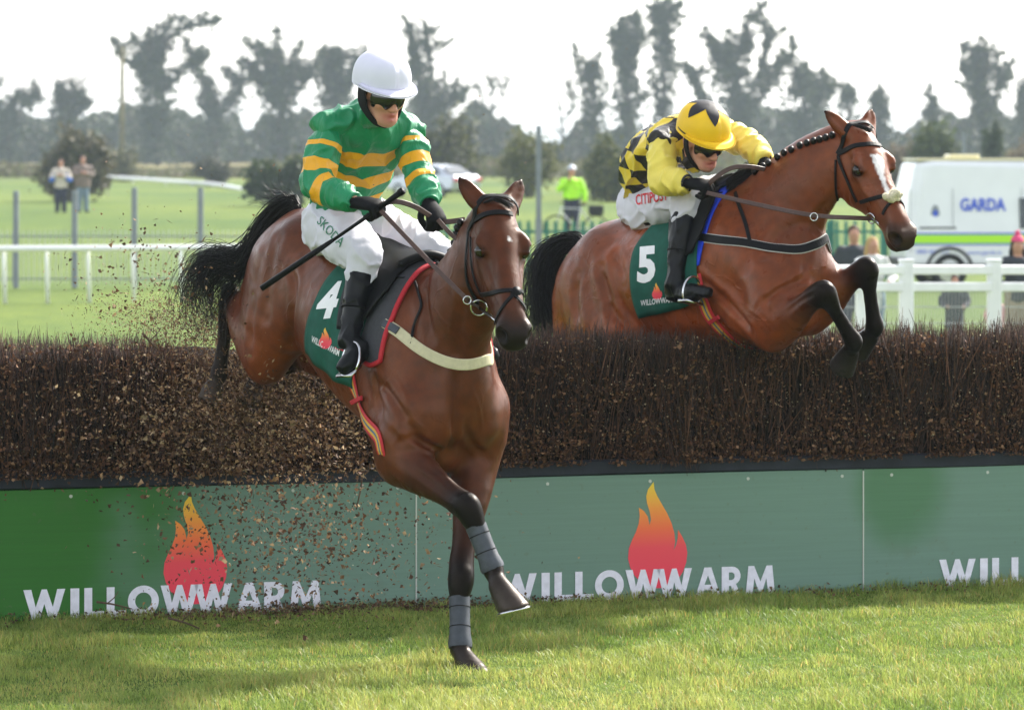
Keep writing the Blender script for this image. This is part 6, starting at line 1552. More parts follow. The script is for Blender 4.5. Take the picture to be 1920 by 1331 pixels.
def wheel(c, ax, r, w, parent):
    th = np.linspace(0, 2 * math.pi, 25)[:-1]; V = []; F = []; pr_ = [(.62 * r, -w), (.95 * r, -w), (r, -w * .7), (r, w * .7), (.95 * r, w), (.62 * r, w)]
    for t in th: V += [c + ax[0] * a * math.cos(t) + ax[2] * a * math.sin(t) + ax[1] * b_ for a, b_ in pr_]
    for i in range(24):
        j = (i + 1) % 24
        for k in range(6): l = (k + 1) % 6; F.append((i * 6 + k, j * 6 + k, j * 6 + l, i * 6 + l))
    t_ = mk('wheel', V, F, M_TYRE, parent, True); V = []
    for t in th: V += [c + ax[0] * .62 * r * math.cos(t) + ax[2] * .62 * r * math.sin(t) + ax[1] * w * s_ for s_ in (-.7, .7)]
    mk('rim', V, [tuple(i * 2 for i in range(24)), tuple(i * 2 + 1 for i in range(24))[::-1]] + [(i * 2, i * 2 + 1, (i * 2 + 3) % 48, (i * 2 + 2) % 48) for i in range(24)], M_STEEL, t_)
# police van: rear at the left, facing right
Dv = 84.0; vo = G(1682, Dv, 0); vax = np.array([unit([1, .10, 0]), unit([.10, -1, 0]), [0, 0, 1.0]])
van = empty('police_van', vo + vax[0] * 2.8, 'white police van with blue lettering and lime stripe parked behind the rail', 'van')
vq = lambda x, y, z: vo + vax[0] * x + vax[1] * y + vax[2] * z
VH = CAM_H - (300 - HOR) * Dv / F_PX - vo[2]
shell('body', [(.0, .42), (.02, 1.1), (.10, 1.9), (.22, VH - .06), (.5, VH), (3.2, VH), (3.75, VH - .10), (4.35, VH - .75), (4.75, 1.20), (5.45, 1.02), (5.62, .75), (5.6, .40)], .98, .14, M_VAN, vax, vo, van, .20)
MB().box(vq(1.75, 0, VH + .005), (1.5, .76, .02), vax, .015).build('roof_panel', M_YROOF, van); MB().box(vq(1.25, .2, VH + .06), (.30, .3, .05), vax, .03).build('roof_vent', M_YROOF, van)
ys_ = .985
def on_van(name, x, z, hx, hz, mat_, inset=0.0, th=.006):
    yy = .98 - .14 * max(0, (z - .4) / (VH - .4)) ** 2
    return MB().box(vq(x, yy + .004 - inset, z), (hx, th, hz), vax, .003).build(name, mat_, van)
on_van('stripe', 2.3, .98, 2.24, .085, M_LIME); on_van('stripe', 2.3, 1.085, 2.24, .018, M_VBLUE); on_van('stripe', 2.3, .880, 2.24, .015, M_VBLUE)
wz = vq(2.55, .96, 1.62)
V = [vq(x, .98 - .14 * ((z - .4) / (VH - .4)) ** 2 + .012, z) for x, z in ((2.24, 1.18), (2.24, 1.78), (3.60, 1.80), (4.1, 1.28), (3.95, 1.18))]; V += [v - vax[1] * .03 for v in V]
mk('cab_window', V, [(0, 1, 2, 3, 4), (9, 8, 7, 6, 5)] + [(i, (i + 1) % 5, 5 + (i + 1) % 5, 5 + i) for i in range(5)], M_GLASS, van)
V = [vq(4.37, y, 1.92) for y in (-.72, .72)] + [vq(4.80, y, 1.24) for y in (.82, -.82)]; mk('windscreen', [v + vax[2] * .03 + vax[0] * .03 for v in V] + V, [(0, 1, 2, 3), (7, 6, 5, 4), (0, 4, 5, 1), (1, 5, 6, 2), (2, 6, 7, 3), (3, 7, 4, 0)], M_GLASS, van)
on_van('door_rail', .62, 1.20, .36, .018, M_PLASTIC); on_van('sill', 2.7, .44, 2.5, .05, M_PLASTIC, 0, .02)
for x in (.02, .86, 2.22): on_van('panel_seam', x + .06, 1.35, .006, .62, M_GPOST, .0015, .003)
for x in (.85, 4.62):
    for sg in (1, -1): wheel(vq(x, .86 * sg, .36), vax, .36, .12, van)
th = np.linspace(-.15, math.pi + .15, 16); MB().tube([vq(.85 + .45 * math.cos(t), .985, .36 + .45 * math.sin(t)) for t in th], .035, 6).build('wheel_arch', M_PLASTIC, van, True)
MB().box(vq(-.03, .0, .52), (.05, .95, .09), vax, .03).build('rear_bumper', M_PLASTIC, van); MB().box(vq(.02, .90, 1.05), (.03, .06, .22), vax, .02).build('tail_light', M_RLIGHT, van); MB().box(vq(.02, -.90, 1.05), (.03, .06, .22), vax, .02).build('tail_light', M_RLIGHT, van)
def van_text(txt, x, z, hgt, wd, bold=.02):
    V2, F2 = text_mesh(txt, bold); w = V2[:, 0].max()
    V = [vq(x + p[0] / w * wd, .98 - .14 * ((z + p[1] * hgt - .4) / (VH - .4)) ** 2 + .012, z + p[1] * hgt) for p in V2]; mk('lettering', V, F2, M_VBLUE, van)
pxv = lambda px: (px - 1682) * Dv / F_PX
van_text('GARDA', pxv(1784), CAM_H - (395 - HOR) * Dv / F_PX - vo[2], .255, .90, .03)
van_text('www.garda.ie', pxv(1796), .66, .10, .68, .0); van_text('1800 666 111', pxv(1700), .70, .085, .62, .0)
M_CREST = mat('grey blue crest', (.25, .27, .30), rough=.5)
V, F = plate([[(.09 * math.cos(a) * (1 if math.sin(a) < .3 else .85), .16 * math.sin(a)) for a in np.linspace(0, 6.283, 17)[:-1]]], lambda a, b_, h_: vq(pxv(1737) + a, .905 + h_, 1.49 + b_), .03); mk('crest', V, F, M_CREST, van)
V, F = plate([[(.05 * math.cos(a), .07 * math.sin(a)) for a in np.linspace(0, 6.283, 13)[:-1]]], lambda a, b_, h_: vq(pxv(1737) + a, .935 + h_, 1.48 + b_), .006); mk('crest_centre', V, F, M_VBLUE, van)
# silver car far behind the first jockey
Dc = 190.0; co = G(812, Dc, 0); cax = np.array([unit([-.70, .71, 0]), unit([.71, .70, 0]), [0, 0, 1.0]])
car = empty('parked_car', co, 'silver saloon car parked far behind the hooped jockey', 'car')
cq = lambda x, y, z: co + cax[0] * x + cax[1] * y + cax[2] * z
shell('body', [(-2.2, .35), (-2.25, .75), (-2.1, .98), (-1.5, 1.04), (1.0, .98), (2.0, .80), (2.2, .55), (2.15, .33)], .90, .05, M_SILVER, cax, co, car, .16)
shell('cabin', [(-1.75, .96), (-1.05, 1.40), (-.2, 1.47), (.45, 1.40), (1.25, .96)], .80, .16, M_SILVER, cax, co, car, .14)
V = [cq(-1.70, -.62, 1.04), cq(-1.70, .62, 1.04), cq(-1.15, .54, 1.36), cq(-1.15, -.54, 1.36)]; V = [v - cax[0] * .05 + cax[2] * .03 for v in V]; mk('rear_window', V + [v + cax[0] * .03 for v in V], [(0, 1, 2, 3), (7, 6, 5, 4), (0, 4, 5, 1), (1, 5, 6, 2), (2, 6, 7, 3), (3, 7, 4, 0)], M_GLASS, car)
for sg in (1, -1):
    V = [cq(-1.3, .80 * sg, 1.04), cq(.95, .80 * sg, 1.02), cq(.40, .70 * sg, 1.36), cq(-.9, .70 * sg, 1.36)]; V = [v + cax[1] * .02 * sg for v in V]; mk('side_window', V + [v - cax[1] * .03 * sg for v in V], [(0, 1, 2, 3), (7, 6, 5, 4), (0, 4, 5, 1), (1, 5, 6, 2), (2, 6, 7, 3), (3, 7, 4, 0)], M_GLASS, car)
    MB().box(cq(-2.22, .68 * sg, .80), (.04, .17, .09), cax, .02).build('tail_light', M_RLIGHT, car)
    for x in (-1.35, 1.35): wheel(cq(x, .80 * sg, .32), cax, .32, .10, car)
MB().box(cq(-2.27, 0, .62), (.01, .26, .06), cax).build('number_plate', M_YROOF, car)
# ------------------------------------------------------------------ ivy-clad trees and bushes
M_BARK = mat('grey brown bark', (.075, .062, .050), rough=.9, var=.3, scale=1.5)
M_IVY = mat('dark ivy foliage', attr='Col', rough=.6, spec=.25, trans=.2)
def leafcards(C, size, cols, seed):
    g = np.random.default_rng(seed); n = len(C); a = g.normal(size=(n, 3)); a /= np.linalg.norm(a, axis=1)[:, None]; b = np.cross(a, g.normal(size=(n, 3))); b /= np.linalg.norm(b, axis=1)[:, None]
    L = size[:, None]; W = L * g.uniform(.5, .9, (n, 1)); c = np.cross(a, b) * L * .25
    V = np.stack([C - a * L * .5, C + b * W * .5 + c, C + a * L * .5, C - b * W * .5 + c], 1).reshape(-1, 3); i = np.arange(n)[:, None] * 4
    return V, np.concatenate([np.concatenate([i, i + 1, i + 2], 1), np.concatenate([i, i + 2, i + 3], 1)]), np.repeat(cols, 4, 0)
def tree(px, D, limbs, lab, seed, trunk_r=.34, ivy=1.0, twig=70, dens=1.0, cols=((.044, .062, .030), (.062, .080, .038), (.032, .048, .026)), name='ivy_tree', leaf=.55, group='ivy clad trees along the far field'):
    "limbs: pixel polylines with ivy half width in pixels at each point; the first is the trunk"
    g = np.random.default_rng(seed); base = np.array([(px - 960) * D / F_PX, D, float(zt(D)) - .1]); e = empty(name, base, lab, 'tree', group); s = D / F_PX
    mb = MB(); C = []; tips = []
    for li, lm in enumerate(limbs):
        pts = np.array([P(x, y, D) + [0, g.normal(0, .5) * (i > 0), 0] for i, (x, y, w) in enumerate(lm)]); wv = np.array([w for x, y, w in lm]) * s
        if li == 0: pts[0] = [pts[0][0], D, base[2]]
        d = catmull(pts, 5); wd = np.interp(np.linspace(0, 1, len(d)), np.linspace(0, 1, len(wv)), wv); r0 = trunk_r if li == 0 else trunk_r * .45
        mb.tube(d, np.linspace(r0, r0 * .22, len(d)), 7); tips.append(d)
        L = np.linalg.norm(np.diff(d, axis=0), axis=1).sum(); n = int(dens * 62 * L * max(wd.mean(), .35))
        t = g.uniform(0, 1, n) * (len(d) - 1.001); i = t.astype(int); f = (t - i)[:, None]; c = d[i] * (1 - f) + d[i + 1] * f
        ww = np.interp(t, np.arange(len(d)), wd); lump = .85 + .55 * snoise(c + li * 3.1, .9, 3)
        o = g.normal(size=(n, 3)); o /= np.linalg.norm(o, axis=1)[:, None]; rad = np.where(g.uniform(size=n) < .75, g.uniform(.2, 1, n) ** .5, np.abs(g.normal(.9, .35, n)))
        C.append(c + o * (ww * np.clip(lump, .25, 1.7) * rad * ivy * 1.15)[:, None])
    # side shoots wrapped in thinner ivy
    for d in list(tips):
        for _ in range(5 if dens > .5 else 2):
            i = g.integers(len(d) // 4, len(d)); p = d[i]; dr = unit(np.array([g.normal(0, .9), g.normal(0, .5), abs(g.normal(.6, .5)) + .15])); L = g.uniform(1.0, 3.2); q1 = p + dr * L * .5; q2 = q1 + unit(dr + g.normal(size=3) * .35 + [0, 0, .3]) * L * .5
            sd_ = catmull([p, q1, q2], 4); mb.tube(sd_, np.linspace(.09, .03, len(sd_)), 5); tips.append(sd_); n = int(dens * 26 * L); tq = g.uniform(0, 1, n) ** 1.3 * (len(sd_) - 1.001); ii = tq.astype(int); fq = (tq - ii)[:, None]
            C.append(sd_[ii] * (1 - fq) + sd_[ii + 1] * fq + g.normal(size=(n, 3)) * (.42 * (1.15 - tq / len(sd_)))[:, None])
    # twigs
    for k in range(twig):
        d = tips[g.integers(0, len(tips))]; i = g.integers(len(d) // 3, len(d)); p = d[i]; dr = unit(np.array([g.normal(0, .8), g.normal(0, .5), abs(g.normal(.7, .5))])); q = p + dr * g.uniform(.8, 2.2); q2 = q + unit(dr + g.normal(size=3) * .5) * g.uniform(.5, 1.4)
        mb.tube([p, q, q2], [.05, .03, .015], 4, cap=False)
        for _ in range(3):
            a_ = lerp(q, q2, g.uniform(-.6, 1)); mb.tube([a_, a_ + unit(dr + g.normal(size=3) * .8) * g.uniform(.5, 1.5)], [.022, .010], 3, cap=False)
    mb.build('trunk', M_BARK, e, True); C = np.concatenate(C); C = C[C[:, 2] > base[2] + .3]
    V, F, cc = leafcards(C, g.uniform(.7, 1.3, len(C)) * leaf, mixcol(g, len(C), cols, .35), seed + 1); o = mk('crown', V, F, M_IVY, e); set_col(o, cc); return e
def blob(px, D, x0, x1, top, bot, lab, seed, cols, name='bush', n=2600, leaf=.24, group='bushes in the field', cat='bush'):
    g = np.random.default_rng(seed); s = D / F_PX; gz = float(zt(D)); e = empty(name, [((x0 + x1) / 2 - 960) * s, D, gz], lab, cat, group)
    cx = ((x0 + x1) / 2 - 960) * s; hw = (x1 - x0) / 2 * s; zt0 = CAM_H - (top - HOR) * s; zb = min(CAM_H - (bot - HOR) * s, gz + .1); H_ = zt0 - zb; C = []; mb = MB()
    for k in range(9):
        ox, oz = g.uniform(-.62, .62), g.uniform(.25, .72); r = np.array([hw * g.uniform(.3, .48), hw * .45, H_ * g.uniform(.24, .34)]); c = np.array([cx + ox * hw, D + g.normal(0, .35) * hw, zb + oz * H_ * (1 - .35 * abs(ox))])
        o = g.normal(size=(n // 9, 3)); o /= np.linalg.norm(o, axis=1)[:, None]; C.append(c + o * r * (np.abs(g.normal(.78, .30, (n // 9, 1)))) * (1 + .35 * snoise(o * 2 + k, 2.5, 2))[:, None]); mb.tube([[cx + ox * hw * .2, D, gz - .1], lerp([cx, D, gz], c, .6), c], [.09, .06, .02], 5, cap=False)
    mb.build('stem', M_BARK, e, True); C = np.concatenate(C); C[:, 2] = np.maximum(C[:, 2], gz + .03)
    V, F, cc = leafcards(C, g.uniform(.6, 1.4, len(C)) * leaf, mixcol(g, len(C), cols, .35), seed + 1); o = mk('foliage', V, F, M_IVY, e); set_col(o, cc); return e
OLIVE = ((.120, .125, .045), (.150, .150, .055), (.085, .098, .038)); DARKG = ((.040, .060, .026), (.058, .078, .032), (.030, .046, .022)); GREY = ((.060, .060, .045), (.045, .048, .034), (.08, .075, .055))
tree(20, 440, [[(20, 320, 26), (18, 250, 30), (16, 190, 20)], [(18, 250, 14), (45, 200, 18), (70, 170, 8)], [(16, 230, 14), (-15, 180, 18), (-30, 150, 10)]], 'ivy tree at the left edge of the treeline', 101)
tree(122, 430, [[(122, 320, 34), (122, 240, 36), (118, 190, 30), (110, 160, 10)], [(122, 230, 18), (150, 200, 16), (160, 185, 6)]], 'short dense ivy tree behind the two field onlookers', 103)
tree(292, 420, [[(295, 318, 62), (294, 240, 56), (290, 180, 42), (288, 140, 22)], [(290, 165, 20), (265, 130, 14), (232, 112, 10), (220, 92, 5)], [(288, 150, 16), (276, 110, 10), (270, 78, 5)], [(290, 150, 18), (300, 110, 12), (298, 84, 7)], [(296, 180, 20), (335, 140, 16), (372, 112, 9), (388, 98, 4)], [(294, 110, 3), (300, 70, 2), (330, 30, 2)], [(300, 90, 3), (340, 55, 2), (385, 45, 2)]], 'tallest ivy tree of the left, with spreading forked limbs and bare twigs', 105, twig=130)
tree(408, 450, [[(408, 320, 48), (405, 250, 44), (395, 200, 26), (388, 150, 8)], [(405, 230, 20), (440, 190, 20), (455, 150, 9)]], 'leaning ivy tree between the fan shaped and the tallest left tree', 107)
tree(522, 425, [[(525, 318, 46), (525, 240, 40), (522, 190, 34), (520, 150, 26), (520, 95, 10)], [(522, 200, 20), (490, 160, 12), (462, 110, 7)], [(522, 180, 20), (545, 135, 14), (552, 96, 6)], [(524, 170, 16), (500, 120, 10), (492, 96, 5)], [(526, 200, 18), (565, 160, 12), (585, 128, 5)]], 'fan shaped ivy tree just left of the hooped jockey', 109, twig=70)
tree(632, 430, [[(632, 320, 46), (632, 220, 42), (630, 150, 34), (632, 96, 18)], [(632, 200, 20), (660, 140, 14), (672, 108, 6)], [(630, 170, 16), (604, 130, 12), (598, 104, 6)]], 'dense ivy tree behind the shoulder of the hooped jockey', 111)
tree(800, 425, [[(812, 320, 60), (806, 240, 48), (792, 170, 26), (776, 100, 10), (768, 62, 4)], [(800, 200, 22), (806, 120, 10), (800, 70, 3), (796, 40, 2)], [(806, 220, 24), (840, 190, 20), (870, 180, 10)]], 'ivy tree with thin upright limbs beside the white cap', 113, twig=80)
tree(925, 460, [[(925, 300, 6), (922, 230, 4), (922, 150, 3)], [(922, 220, 3), (905, 190, 2), (900, 160, 2)], [(924, 210, 3), (945, 180, 2), (950, 150, 2)]], 'thin bare sapling in the gap between the jockeys', 115, trunk_r=.16, twig=30, dens=.25)
tree(1060, 455, [[(1060, 300, 10), (1055, 250, 5), (1048, 190, 3)], [(1056, 230, 4), (1070, 210, 2), (1078, 180, 2)]], 'small bare tree left of the columnar ivy trees', 117, trunk_r=.16, twig=34, dens=.3)
tree(1114, 430, [[(1115, 320, 40), (1116, 230, 32), (1112, 160, 28), (1112, 122, 14)]], 'rounded ivy column left of the checked jockey', 119, twig=12)
tree(1180, 425, [[(1180, 320, 46), (1178, 210, 38), (1172, 130, 30), (1168, 70, 22)], [(1176, 120, 14), (1195, 70, 14), (1192, 34, 9)], [(1172, 110, 14), (1155, 80, 10), (1150, 62, 6)]], 'broad ivy column above the back of the checked jockey', 121, twig=14)
tree(1243, 432, [[(1244, 320, 36), (1244, 200, 32), (1246, 110, 26), (1242, 45, 20)], [(1244, 60, 10), (1256, 30, 8), (1262, 8, 3)], [(1242, 60, 10), (1230, 28, 7), (1226, 14, 3)]], 'tallest narrow ivy column of the whole treeline', 123, twig=14)
tree(1345, 425, [[(1388, 320, 60), (1380, 220, 44), (1360, 150, 24), (1345, 95, 14), (1330, 70, 6)], [(1372, 200, 22), (1392, 130, 14), (1400, 70, 7), (1398, 45, 3)], [(1376, 190, 18), (1372, 120, 10), (1362, 70, 5)], [(1384, 220, 26), (1420, 150, 14), (1440, 80, 6), (1446, 50, 2)], [(1390, 230, 24), (1440, 160, 16), (1460, 120, 10), (1485, 108, 4)], [(1380, 240, 24), (1320, 190, 14), (1300, 140, 9), (1285, 120, 4)]], 'wide ivy tree with many upright limbs between the second jockey and his horse', 125, twig=80)
tree(1510, 430, [[(1512, 320, 52), (1510, 230, 44), (1508, 170, 34), (1500, 132, 16)], [(1510, 220, 20), (1545, 180, 18), (1558, 162, 8)]], 'rounded ivy tree behind the ears of the bright bay horse', 127, twig=24)
tree(1592, 445, [[(1592, 320, 40), (1592, 250, 34), (1590, 190, 16), (1590, 172, 6)]], 'short ivy tree right behind the poll of the bright bay horse', 129, twig=20)
tree(1650, 440, [[(1650, 320, 44), (1650, 250, 38), (1648, 205, 26), (1645, 182, 8)]], 'short round ivy tree above the forehead of the bright bay horse', 131, twig=20)
tree(1745, 450, [[(1745, 320, 50), (1745, 250, 42), (1748, 210, 22), (1750, 184, 5)]], 'pointed low tree above the police van', 133, twig=26)
tree(1850, 425, [[(1850, 320, 54), (1848, 240, 40), (1835, 180, 22), (1818, 140, 12), (1806, 122, 5)], [(1845, 200, 18), (1835, 140, 10), (1828, 104, 4)], [(1850, 210, 22), (1870, 170, 14), (1888, 140, 8), (1890, 128, 3)], [(1848, 180, 10), (1848, 130, 5), (1846, 90, 2)]], 'fan shaped ivy tree above the cab of the police van', 135, twig=60)
tree(1915, 440, [[(1918, 320, 40), (1920, 240, 34), (1922, 190, 18), (1918, 160, 6)]], 'ivy tree at the right edge of the treeline', 137, twig=20)
# a continuous wood behind the single trees
g = np.random.default_rng(77); n = 84000; D = g.uniform(455, 520, n); px = np.where(g.uniform(size=n) < .6, g.uniform(-260, 2200, n), g.uniform(-1700, 3600, n)); P2 = np.stack([px * .01, D * 0, 0 * px], 1)
hgt = (88 + 34 * snoise(P2, 1.6, 3) + 14 * snoise(P2 + 5, 7, 2)) * np.interp(px, [-260, 900, 1000, 1080, 1450, 1550, 2200], [1.1, 1.05, .75, .95, 1.2, 1.0, .95]); py = 318 - np.clip(hgt, 30, 170) * g.uniform(0, 1, n) ** .8
C = np.stack([(px - 960) * D / F_PX, D, CAM_H - (py - HOR) * D / F_PX], 1); C[:, 2] = np.maximum(C[:, 2], zt(D) + .1)
V, F, cc = leafcards(C, g.uniform(.5, 1.1, n), mixcol(g, n, DARKG + GREY + ((.040, .055, .022),), .3), 78); o = mk('far_wood', V, F, M_IVY); set_col(o, cc); tag(o, 'far hazy wood closing the field behind the single trees', 'wood', kind='stuff')
blob(0, 175, 70, 205, 232, 345, 'brownish dark bush right behind the two field onlookers', 201, ((.10, .09, .055), (.075, .075, .045), (.13, .11, .065)), n=5000)
blob(0, 165, 462, 590, 284, 372, 'dark rounded evergreen bush left of the dark bay horse', 203, DARKG, n=6500)
blob(0, 205, 770, 900, 205, 335, 'tall grey green bush behind the car', 205, GREY + OLIVE, n=5200, leaf=.22)
blob(0, 185, 920, 1062, 240, 360, 'broad olive green bush behind the tall steel post', 207, OLIVE, n=5600, leaf=.2)
blob(0, 170, 1092, 1200, 243, 360, 'round olive bush right of the cyclist officer', 209, OLIVE + DARKG[:1], n=5200, leaf=.18)
blob(0, 240, 360, 440, 290, 330, 'thin leafless shrub near the far white rail', 211, GREY, n=1400)
blob(0, 200, 1700, 1800, 222, 320, 'fresh green bush above the roof of the police van', 213, ((.075, .10, .03), (.055, .08, .025), (.10, .12, .04)), n=4800)
blob(0, 210, 1840, 1880, 215, 320, 'narrow dark conifer above the cab of the police van', 215, DARKG, n=2600)
blob(0, 230, 1655, 1725, 262, 320, 'low straw coloured scrub left of the police van roof', 217, ((.20, .15, .09), (.16, .12, .075)), n=2000)
blob(0, 230, 1880, 1990, 255, 325, 'low straw coloured scrub at the right edge', 219, ((.20, .15, .09), (.16, .12, .075)), n=2400)
blob(0, 260, 200, 262, 270, 325, 'pale yellow shrub at the foot of the utility pole', 221, ((.13, .12, .05), (.10, .10, .045)), n=1800)
g = np.random.default_rng(91); n = 56000; D = g.uniform(285, 335, n); px = np.where(g.uniform(size=n) < .6, g.uniform(-200, 2150, n), g.uniform(-1700, 3600, n)); hh = np.clip(17 + 15 * snoise(np.stack([px * .02, 0 * px, 0 * px], 1), 1.3, 3), 3, 60) * np.interp(px, [-200, 190, 260, 470, 560, 2150], [.9, .9, .25, .35, 1.2, 1.2]); s = D / F_PX
C = np.stack([(px - 960) * s, D, zt(D) + .1 + hh * s * g.uniform(0, 1, n) ** .9], 1)
V, F, cc = leafcards(C, g.uniform(.25, .6, n), mixcol(g, n, OLIVE + ((.11, .085, .05), (.14, .11, .06)), .3), 92); o = mk('field_hedgerow', V, F, M_IVY); set_col(o, cc); tag(o, 'soft olive and brown hedgerow scrub across the far field', 'hedgerow', kind='stuff')
# ------------------------------------------------------------------ air
hz = MB().box((0, 2980, 10.5), (4100, 3060, 13.5)).build('haze', None); tag(hz, 'pale spring haze filling the air over the course', 'haze', kind='stuff')
m = bpy.data.materials.new('haze air'); m.use_nodes = True; N, L = nodes(m); N.remove(N['Principled BSDF']); pv_ = N.new('ShaderNodeVolumePrincipled'); pv_.inputs['Color'].default_value = (.74, .86, 1.0, 1); pv_.inputs['Density'].default_value = .0003; pv_.inputs['Anisotropy'].default_value = .0
L.new(pv_.outputs['Volume'], N['Material Output'].inputs['Volume']); hz.data.materials.append(m)
# ------------------------------------------------------------------ turf in front of the fence
def blade_material():
    m = bpy.data.materials.new('grass blades'); m.use_nodes = True; N, L = nodes(m); b = N['Principled BSDF']; b.inputs['Roughness'].default_value = .45; b.inputs['Specular IOR Level'].default_value = .35
    a = N.new('ShaderNodeAttribute'); a.attribute_name = 'Col'; L.new(a.outputs['Color'], b.inputs['Base Color'])
    t = N.new('ShaderNodeBsdfTranslucent'); L.new(a.outputs['Color'], t.inputs['Color']); mx = N.new('ShaderNodeMixShader'); mx.inputs['Fac'].default_value = .45
    L.new(b.outputs['BSDF'], mx.inputs[1]); L.new(t.outputs['BSDF'], mx.inputs[2]); L.new(mx.outputs['Shader'], N['Material Output'].inputs['Surface']); return m
M_BLADE = blade_material()
def blades(n, X, Y, Z, hgt, wid, seed, cols):
    g = np.random.default_rng(seed); th = g.uniform(0, 6.28, n); d = np.stack([np.cos(th), np.sin(th), 0 * th], 1); ph = th + g.normal(1.57, .5, n); s = np.stack([np.cos(ph), np.sin(ph), 0 * th], 1)
    B = np.stack([X, Y, Z], 1); k = g.uniform(.15, 1.0, n)[:, None] * hgt[:, None]; h = hgt[:, None] * UZ[None]; w = wid[:, None]
    V = np.stack([B - s * w, B + s * w, B + h * .55 + d * k * .28 - s * w * .8, B + h * .55 + d * k * .28 + s * w * .8, B + h * (1 - .25 * g.uniform(0, 1, (n, 1))) + d * k * .9], 1).reshape(-1, 3)
    i = np.arange(n)[:, None] * 5; Q = np.concatenate([i, i + 1, i + 3, i + 2], 1); T = np.concatenate([i + 2, i + 3, i + 4], 1)
    T4 = np.concatenate([np.concatenate([Q[:, :3]], 0), np.stack([Q[:, 0], Q[:, 2], Q[:, 3]], 1), T])
    base = np.repeat(cols, 5, 0).reshape(n, 5, 3)
    return V, T4, base.reshape(-1, 3)
g = np.random.default_rng(5)
n = 230000; Y = 15.2 + 5.9 * g.uniform(0, 1, n) ** .9; X = g.uniform(-1, 1, n) * (Y * .128 + .5)
keep = (X - 0) * FN[0] + (Y - 19.87) * FN[1] > .012
X, Y = X[keep], Y[keep]; n = len(X); P2 = np.stack([X, Y, 0 * X], 1)
cl = snoise(P2, 3.2, 3); cl2 = snoise(P2 + 7, 11, 2); cl3 = snoise(P2 + 3, 1.1, 2)
dist = X * FN[0] + (Y - 19.87) * FN[1]
hg = (.036 + .020 * np.clip(cl, -1, 1.4) + .016 * np.clip(cl2, -1, 1.5)) * g.uniform(.55, 1.25, n) + np.where(dist < .10, .022, 0) * g.uniform(0, 1, n)
hg = np.maximum(hg, .014)
c0 = np.array([.180, .275, .052]); c1 = np.array([.430, .450, .120]); c2 = np.array([.50, .36, .12]); mixv = np.clip(.45 + .35 * cl3 + .25 * cl2 + g.normal(0, .18, n), 0, 1)[:, None]
cols = c0 * (1 - mixv) + c1 * mixv; st = (g.uniform(size=n) < .05 + .05 * np.clip(cl2, 0, 1))[:, None]; cols = np.where(st, c2, cols) * g.uniform(.75, 1.25, (n, 1))
V, F, Cc = blades(n, X, Y, np.full(n, -.003), hg, g.uniform(.0011, .0024, n), 6, cols)
o = mk('turf_grass', V, F, M_BLADE); set_col(o, Cc); tag(o, 'short uneven green turf growing in front of the brush fence', 'grass', kind='stuff')
# behind the fence: thinner, blurred by distance
n = 34000; Y = 20.9 + 26 * g.uniform(0, 1, n) ** 1.3; X = g.uniform(-1, 1, n) * (Y * .13 + .5)
P2 = np.stack([X, Y, 0 * X], 1); hg = g.uniform(.03, .10, n); mixv = g.uniform(0, 1, n)[:, None]; cols = (c0 * (1 - mixv) + c1 * mixv) * g.uniform(.8, 1.2, (n, 1))
V, F, Cc = blades(n, X, Y, zt(Y) - .004, hg, g.uniform(.003, .007, n), 8, cols)
o = mk('track_grass', V, F, M_BLADE); set_col(o, Cc); tag(o, 'longer green grass of the track behind the brush fence', 'grass', kind='stuff')
# ------------------------------------------------------------------ leaf litter kicked out of the fence
def cloud(n, cx, cy, sx, sy, d0, d1, g, rot=0.0):
    a, b = g.normal(0, sx, n), g.normal(0, sy, n); c, s_ = math.cos(rot), math.sin(rot); D = g.uniform(d0, d1, n)
    px, py = cx + a * c - b * s_, cy + a * s_ + b * c
    return np.stack([(px - 960) * D / F_PX, D, CAM_H - (py - HOR) * D / F_PX], 1)
g = np.random.default_rng(31); parts_ = []; sizes = []
def addc(C, lo, hi): parts_.append(C); sizes.append(1.35 * (lo + (hi - lo) * g.uniform(0, 1, len(C)) ** 1.8))
addc(cloud(9000, 455, 640, 90, 40, 19.02, 19.5, g, .12), .003, .011)      # fine dust over the broken brush
addc(cloud(7000, 480, 740, 130, 65, 19.02, 19.3, g), .005, .018)
addc(cloud(1500, 500, 760, 130, 60, 18.3, 18.9, g), .005, .016)
addc(cloud(2600, 420, 810, 170, 60, 18.6, 19.2, g), .008, .024)
addc(cloud(2400, 560, 1000, 130, 82, 18.0, 19.0, g), .006, .024)
addc(cloud(260, 640, 960, 110, 90, 17.9, 18.9, g), .006, .022)
addc(cloud(5200, 340, 605, 80, 24, 18.9, 19.5, g, .1), .003, .009)
addc(cloud(900, 520, 800, 130, 60, 18.2, 19.1, g), .012, .028)
addc(cloud(800, 300, 550, 90, 55, 18.3, 19.2, g, .4), .005, .020)
addc(cloud(90, 360, 400, 130, 100, 18.0, 19.2, g), .004, .014)
addc(cloud(26, 900, 260, 160, 120, 17.6, 18.6, g), .004, .012)
addc(cloud(170, 620, 1080, 170, 60, 17.9, 18.9, g), .006, .020)
C = np.concatenate(parts_); sz = np.concatenate(sizes); ok = C[:, 2] > .01; C, sz = C[ok], sz[ok]
A = flakes(C, sz, mixcol(g, len(C), [(.12, .062, .034), (.08, .042, .024), (.17, .095, .05), (.26, .16, .085), (.05, .028, .018), (.34, .24, .14), (.09, .05, .03)], .3), 32, .5)
ns = 900; Cs = np.concatenate([cloud(500, 470, 730, 130, 70, 18.4, 19.2, g), cloud(200, 560, 980, 130, 90, 18.2, 19.0, g), cloud(200, 320, 570, 90, 60, 18.6, 19.3, g)]); ns = len(Cs)
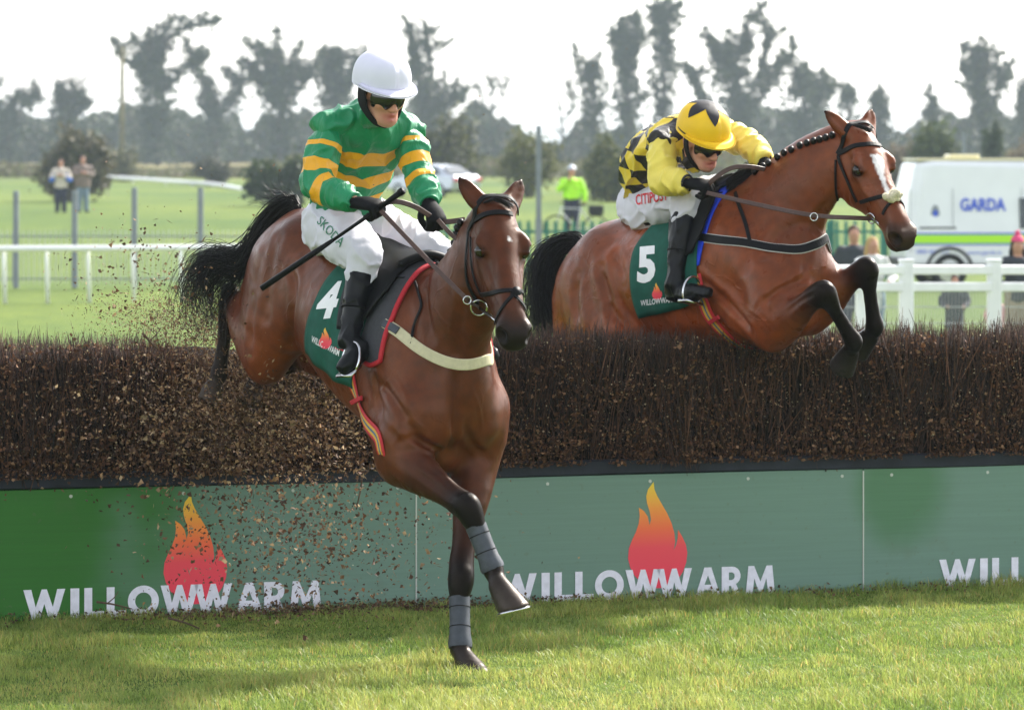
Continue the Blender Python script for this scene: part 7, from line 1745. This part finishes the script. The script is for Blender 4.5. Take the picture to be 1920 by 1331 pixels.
B_ = flakes(Cs, g.uniform(.015, .055, ns), mixcol(g, ns, [(.10, .06, .035), (.2, .13, .08), (.32, .24, .16), (.05, .03, .02)], .3), 35, .1, (.05, .10))
A = (np.concatenate([A[0], B_[0]]), np.concatenate([A[1], B_[1] + len(A[0])]), np.concatenate([A[2], B_[2]]))
o = mk('flying_leaf_litter', A[0], A[1], M_LEAF); set_col(o, A[2]); tag(o, 'cloud of brown leaf fragments knocked out of the brush', 'leaf litter', kind='stuff')
n = 2600; uu = np.concatenate([g.normal(u_at(640), .55, n - 900), g.uniform(-2.6, 3.0, 900)]); ww = np.abs(g.normal(.02, .13, n)) + .02
C = FO + uu[:, None] * FE + ww[:, None] * FN + (g.uniform(.012, .05, n) * np.exp(-ww * 3))[:, None] * UZ
A = flakes(C, g.uniform(.008, .026, n), mixcol(g, n, [(.10, .055, .03), (.15, .085, .045), (.06, .035, .02), (.2, .12, .07)], .3), 33, .4)
o = mk('fallen_leaf_litter', A[0], A[1], M_LEAF); set_col(o, A[2]); tag(o, 'brown leaf litter lying along the foot of the green boards', 'leaf litter', kind='stuff')
# loose sticks
M_STICK = mat('broken stick', (.09, .055, .035), rough=.8, var=.3, scale=60)
for lab, pts in (('thin broken twig lying across the lettering of the left board', [P(181, 1128, 19.03), P(210, 1132, 19.03), P(247, 1141, 19.04)]),
                 ('dark stick lying in the grass before the left board', [P(316, 1158, 18.72), P(350, 1168, 18.74), P(386, 1183, 18.78)]),
                 ('forked pale twig hanging over the board below the landing horse', [P(676, 868, 19.42), P(678, 905, 19.4), P(668, 955, 19.38)]),
                 ('short splintered twig flying above the broken brush', [P(268, 625, 18.8), P(285, 645, 18.8), P(297, 655, 18.82)])):
    e = empty('twig', pts[-1], lab, 'twig'); MB().tube(catmull(pts, 4), np.linspace(.006, .003, 9), 6).build('stem', M_STICK, e, True)
    p = lerp(pts[0], pts[1], .7); MB().tube([p, p + np.array([.03, 0, .025]), p + np.array([.05, -.005, .055])], [.003, .0025, .0015], 5).build('side_shoot', M_STICK, e, True)
